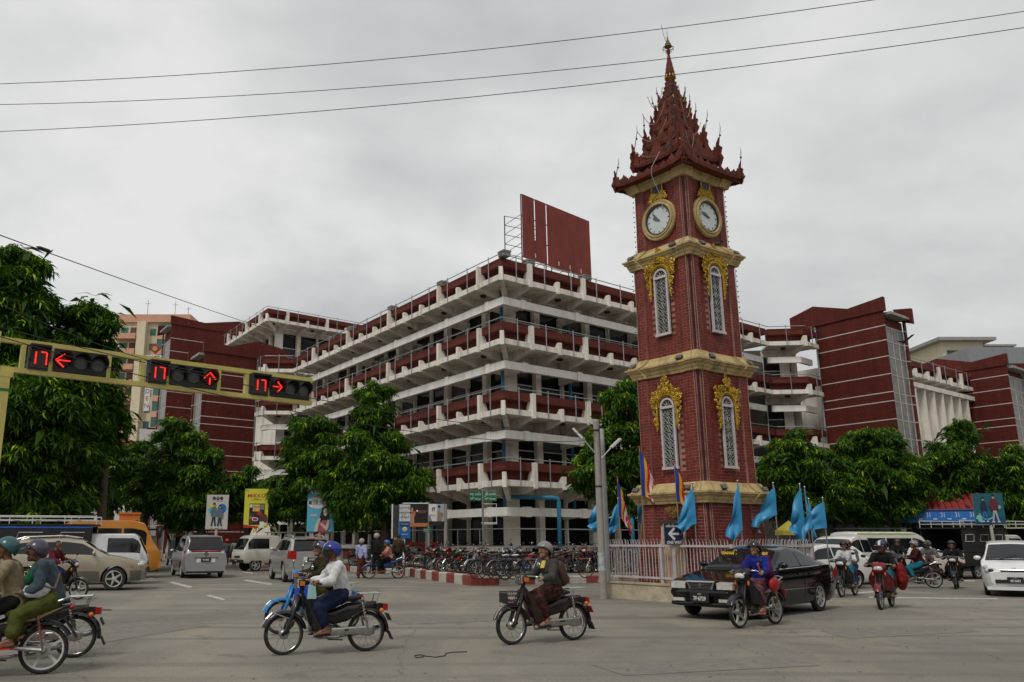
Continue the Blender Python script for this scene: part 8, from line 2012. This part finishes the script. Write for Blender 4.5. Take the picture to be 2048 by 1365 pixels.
# ------------------------------------------------------------------ parked motorbikes along the pavement
GPK = 'motorbikes parked in rows on the pavement'
protos = [bike('wave','motorbike','', k_blk, GPK, accent=c_red), bike('cub','motorbike','', k_blk, GPK), bike('wave','motorbike','', (.13,.010,.010), GPK, accent=c_black), bike('wave','motorbike','', (.010,.025,.10), GPK, accent=c_grey), bike('cub','motorbike','', (.20,.20,.20), GPK), bike('wave','motorbike','', (.30,.30,.29), GPK, accent=c_black)]
spots = []; rnd = random.Random(3)
A0 = Vector((-1.0, 38.7)); A1 = Vector((1.7, 33.2))
for i in range(11): f_ = i/10; q = A0.lerp(A1, f_) + Vector((1.25,.7))*1.0; spots.append((q.x+rnd.uniform(-.08,.08), q.y, 62+rnd.uniform(-8,8) + 180*(rnd.random() < .75)))
for i in range(9): f_ = i/8; q = Vector((-5.0,45.5)).lerp(Vector((-.9,39.6)), f_) + Vector((1.0,.55)); spots.append((q.x, q.y, 70+rnd.uniform(-10,10)))
for i in range(14): f_ = i/13; q = Vector((3.2,36.6)).lerp(Vector((9.3,39.2)), f_); spots.append((q.x, q.y+rnd.uniform(-.2,.2), rnd.choice((-25,155))+rnd.uniform(-10,10)))
for i in range(8): f_ = i/7; q = Vector((4.4,38.6)).lerp(Vector((8.6,40.6)), f_); spots.append((q.x, q.y+rnd.uniform(-.2,.2), -25+rnd.uniform(-10,10)))
order = [0,1,2,1,0,1,4,0,3,1,0,5]; names = {0:'black and red', 1:'black step-through', 2:'red', 3:'blue', 4:'grey step-through', 5:'silver'}
used = set(); rank = {}; ORD = 'first second third fourth fifth sixth seventh eighth ninth tenth'.split()
def row_of(i): return 'behind the striped kerb' if i < 11 else 'under the left trees' if i < 20 else 'by the podium' if i < 34 else 'against the podium wall'
for i in sorted(range(len(spots)), key=lambda j: spots[j][0]/spots[j][1]):
    x, y, az = spots[i]; k = order[i % 12]; o = protos[k]
    if k in used: o = copy_tree(protos[k])
    used.add(k); o.location = (x, y, Z_PAVE); o.rotation_euler = (R(rnd.uniform(4,9)), 0, R(90-az))
    q = (k, row_of(i)); rank[q] = rank.get(q, 0)+1
    o['label'] = f'{ORD[rank[q]-1]} {names[k]} motorbike from the left parked {q[1]}'
# ------------------------------------------------------------------ bicycles
def bicycle(label, col, seat_m=None):
    r = thing('bicycle', label, 'bicycle', group='bicycles parked at the kerb'); m = mat('cycle_'+'_'.join(f'{int(c*1000)}' for c in col), col, .4, var=.2)
    for x in (-.52,.54):
        t = MB(); ring_tube(t, (x,0,.34), .325, .018, 30, 6); w = t.build('wheel', M_rubber, r, True); s_ = MB()
        for k in range(16): a = k*math.pi/8; s_.tube([(x,0,.34),(x+.31*math.cos(a),0,.34+.31*math.sin(a))], .002, 3, False)
        s_.build('spokes', M_chrome, w); f = MB(); arc_shell(f, (x,0,.34), .36, 20 if x > 0 else -20, 140 if x > 0 else 160, .03, 12, .01); f.build('mudguard', M_alu if col[0] == .017 else m, r, True)
    fr = MB(); fr.tube([(.40,0,.82),(.54,0,.34)], .014, 6); fr.tube([(.40,0,.82),(-.12,0,.32)], .016, 6); fr.tube([(.42,0,.74),(.0,0,.55),(-.17,0,.52)], .014, 6); fr.tube([(-.12,0,.30),(-.25,0,.78)], .015, 6); fr.tube([(-.12,0,.30),(-.52,0,.34)], .012, 6); fr.tube([(-.22,0,.66),(-.52,0,.34)], .010, 6); fr.build('frame', m, r, True)
    MB().tube([(.40,0,.82),(.36,0,.98),(.40,.12,1.03),(.26,.27,1.02)], .010, 6).tube([(.36,0,.98),(.40,-.12,1.03),(.26,-.27,1.02)], .010, 6).build('handlebar', M_chrome, r, True)
    s_ = MB(); hull(s_, [(-.12,.84,.02,.02),(-.2,.845,.05,.03),(-.32,.85,.10,.035),(-.38,.85,.08,.02)]); s_.build('saddle', seat_m or M_seat, r, True)
    k_ = MB()
    for y in (-.06,0,.06): k_.tube([(-.32,y,.70),(-.78,y,.71)], .006, 4)
    k_.tube([(-.78,-.06,.71),(-.78,.06,.71)], .006, 4); k_.tube([(-.74,.06,.71),(-.52,.06,.34)], .005, 4); k_.build('carrier', M_chrome, r)
    MB().lathe([(.08,-.012),(.08,.012)], axis='y', c=(-.12,.03,.31), n=16).build('chainwheel', M_chrome, r); c_ = MB(); c_.box((-.30,.05,.33), (.42,.02,.09)); c_.build('chain_guard', m, r)
    return r
for px, az, col, sm, lab in ((( 985,1160),250,(.015,.015,.015),None,'black bicycle at the left end of the kerb row'), ((1003,1161),248,(.016,.016,.016),c_white,'black bicycle with white saddle in the kerb row'), ((1022,1161),252,(.017,.017,.017),c_white,'third bicycle in the kerb row with chrome mudguards'), ((1040,1161),250,(.012,.025,.07),None,'blue framed bicycle in the kerb row'), ((1056,1160),247,(.14,.05,.03),c_red,'rusty orange bicycle with red saddle in the kerb row'), ((1150,1158),252,(.02,.02,.02),None,'black bicycle standing alone left of the concrete pole')):
    b = bicycle(lab, col, sm); p = gnd(*px, Z_PAVE); b.location = (p.x, p.y+.35, Z_PAVE); b.rotation_euler = (R(7),0,R(90-az))
# ------------------------------------------------------------------ stalls, booth and small things
M_boothr = mat('booth_red', (.42,.02,.015), .45, var=.12)
p = gnd(848,1135,Z_PAVE); bo = thing('red_booth', 'bright red kiosk counter with a glass display among parked motorbikes', 'kiosk', (p.x, p.y+.6, Z_PAVE), R(-8))
MB().box((0,0,.55), (1.5,.7,1.1)).build('counter', M_boothr, bo); MB().box((-.2,-.03,1.18), (1.75,.9,.14)).build('top', M_boothr, bo); MB().box((-.38,-.36,.82), (.55,.03,.42)).build('display', M_hl, bo); MB().box((-.38,-.375,.82), (.62,.02,.05)).build('display_bar', M_alu, bo)
st = thing('tea_stall', 'stall with red ribbed roof and blue banner under the right trees', 'stall', (26.6, 46.0, 0), R(-24)); st.scale = (.8,.8,1.2)
M_ribr = mat('red_roof_sheet', (.26,.03,.03), .6, var=.15)
for i in range(14):
    x = -2.6+i*.40; MB().add([(x,-.9,2.55),(x+.36,-.9,2.55),(x+.36,1.6,3.35),(x,1.6,3.35),(x+.18,-.9,2.62),(x+.18,1.6,3.42)], [(0,4,5,3),(4,1,2,5),(0,1,4),(3,5,2)]).build('roof_sheet', M_ribr, st)
for x in (-2.5,0,2.9):
    for y in (-.8,1.5): MB().tube([(x,y,0),(x,y,2.6)], .05, 8).build('post', M_dark, st)
MB().box((.2,-1.35,2.35), (5.6,.03,.55)).build('banner', flat('banner_blue', (.02,.16,.50)), st)
for k in range(7): lettering('31' if k else 'OOI', .30, c_white, st, (-2.2+k*.82,-1.368,2.38), (R(90),0,0)); MB().box((-1.85+k*.82,-1.369,2.22), (.22,.004,.05)).build('banner_print', c_white, st)
MB().box((.2,-1.0,2.58), (5.7,.8,.04)).build('awning', M_dark, st); MB().box((0,1.4,1.2), (5.4,.1,2.4)).build('back_wall', mat('stall_back', (.03,.028,.026), .8), st); MB().box((0,0,.5), (3.2,.7,1.0)).build('counter', M_dark, st); MB().box((-2.3,-1.2,1.6), (.7,.04,.5)).build('menu_board', c_white, st)
p = atY(1578,1056,36); um_ = thing('parasol', 'yellow parasol half hidden behind the fence right of the tower', 'umbrella', (p.x, p.y, 0)); zt = p.z
MB().tube([(0,0,0),(0,0,zt+.25)], .02, 6).build('pole', M_alu, um_); cv = MB(); nn = 8
for k in range(nn): a0, a1 = k*2*math.pi/nn, (k+1)*2*math.pi/nn; cv.add([(0,0,zt+.3),(0.6*math.cos(a0),0.6*math.sin(a0),zt-.12),(0.6*math.cos(a1),0.6*math.sin(a1),zt-.12),(0.6*math.cos(a0),0.6*math.sin(a0),zt-.3),(0.6*math.cos(a1),0.6*math.sin(a1),zt-.3)], [(0,1,2),(1,3,4,2)])
cv.build('canopy', mat('parasol_yellow', (.34,.28,.03), .6, var=.1), um_)
shp = thing('shop_row', 'dark shop fronts in the shade under the right trees', 'building', (27, 52, 0), R(38))
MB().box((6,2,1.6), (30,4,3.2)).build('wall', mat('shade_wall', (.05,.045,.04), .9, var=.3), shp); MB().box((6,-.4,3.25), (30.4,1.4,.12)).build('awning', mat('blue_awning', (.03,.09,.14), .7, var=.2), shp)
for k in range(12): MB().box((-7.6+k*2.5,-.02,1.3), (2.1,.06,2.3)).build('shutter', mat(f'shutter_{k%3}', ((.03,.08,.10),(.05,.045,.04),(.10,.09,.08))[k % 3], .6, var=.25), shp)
# string on the asphalt
P = [gnd(x, y) for x, y in ((848,1315),(832,1317),(829,1313),(840,1311),(852,1314),(872,1316),(890,1313),(892,1308),(905,1306),(934,1305))]
tag(MB().tube([(q.x, q.y, .008) for q in P], .007, 5).build('string', M_dark), 'thin dark string lying curled on the asphalt', 'string')
def bird(label, p, s=1, fly=False, az=0):
    r = MB(); r.ball((0,0,0), .07, 8, 6, (1.7,.8,.8)); r.ball((.13,0,.06), .04, 8, 6); r.tube([(-.1,0,0),(-.26,0,-.02)], [.035,.02], 5); r.tube([(.16,0,.06),(.2,0,.055)], [.012,.002], 5)
    if fly:
        for g in (-1,1): r.add([(.08,g*.04,.02),(-.06,g*.04,.02),(-.10,g*.30,.13),(.04,g*.32,.16)], [(0,1,2,3)])
    o = r.build('pigeon', M_dark, None, True); o.location = p; o.rotation_euler = (0,0,R(90-az)); o.scale = (s,s,s); return tag(o, label, 'bird')
bird('dark bird flying beside the right red block', atY(1808,684,30), 1.3, True, 60)
bird('dark pigeon perched on the upper tower cornice', tower.matrix_basis @ Vector((.15,-1.14,10.02)), 1.1, False, 120)
# plain blocks added out of view so glass and car paint reflect a street
for i, (x0, x1, y0, y1, h, c, lab) in enumerate(((-60,-9,-38,-20,13,(.40,.34,.27),'added plain row of shop houses, unseen behind the viewer on the left, for reflections'),(12,70,-34,-18,16,(.34,.30,.26),'added taller plain block, unseen behind the viewer on the right, for reflections'),(-75,-40,-12,24,12,(.36,.33,.30),'added plain block on the near left corner outside the picture, for reflections'),(44,80,-10,20,14,(.33,.28,.25),'added plain block on the near right corner outside the picture, for reflections'),(50,112,27,50,15,(.30,.27,.24),'added plain block along the right street outside the picture, for reflections'))):
    r = thing('added_block', lab, 'building', ((x0+x1)/2, (y0+y1)/2, 0)); w, d = x1-x0, y1-y0
    MB().box((0,0,h/2), (w,d,h)).build('wall', mat(f'block_wall_{i}', c, .85, var=.15), r); MB().box((0,0,h+.3), (w+.6,d+.6,.6)).build('roof', M_grey, r)
    for fl_ in range(int(h/3.4)):
        MB().box((0,(d/2+.03),1.8+fl_*3.4), (w-1,.06,1.7)).build('window_band', M_glass, r); MB().box(((w/2+.03)*(1 if x1 < 0 else -1),0,1.8+fl_*3.4), (.06,d-1,1.7)).build('window_band', M_glass, r)
# patched asphalt and street litter
M_patch = mat('patched_asphalt', (.185,.172,.148), .85, var=.18, vs=6, dirt=(.25,.225,.185), dirt_amt=.7, dscale=2, bump=.3, bs=60)
for q in ([(60,1262),(330,1236),(420,1252),(180,1290)], [(760,1236),(1010,1228),(1060,1240),(800,1250)], [(1180,1330),(1560,1312),(1640,1332),(1250,1352)], [(1640,1262),(1900,1250),(1960,1264),(1700,1278)]):
    P = [gnd(x, y) for x, y in q]; MB().add([(p.x, p.y, .004) for p in P], [(0,1,2,3)]).build('patch', M_patch, marks)
lt = MB(); rnd = random.Random(8)
for k in range(150):
    p = gnd(rnd.uniform(0,2048), rnd.uniform(1160,1360)); a = rnd.uniform(0,3.1); s_ = rnd.uniform(.012,.04); c, d = math.cos(a)*s_, math.sin(a)*s_; h = rnd.uniform(.006,.02)
    lt.add([(p.x-c,p.y-d,h),(p.x+d*.6,p.y-c*.6,h*.6),(p.x+c,p.y+d,h),(p.x-d*.6,p.y+c*.6,h*1.3)], [(0,1,2),(0,2,3)])
tag(lt.build('litter', mat('leaf_litter', (.20,.15,.08), .9, var=.5, vs=1), flip=False), 'dry leaves and scraps scattered over the asphalt', 'litter', None, 'stuff')
bpy.data.scenes.remove(TMP)
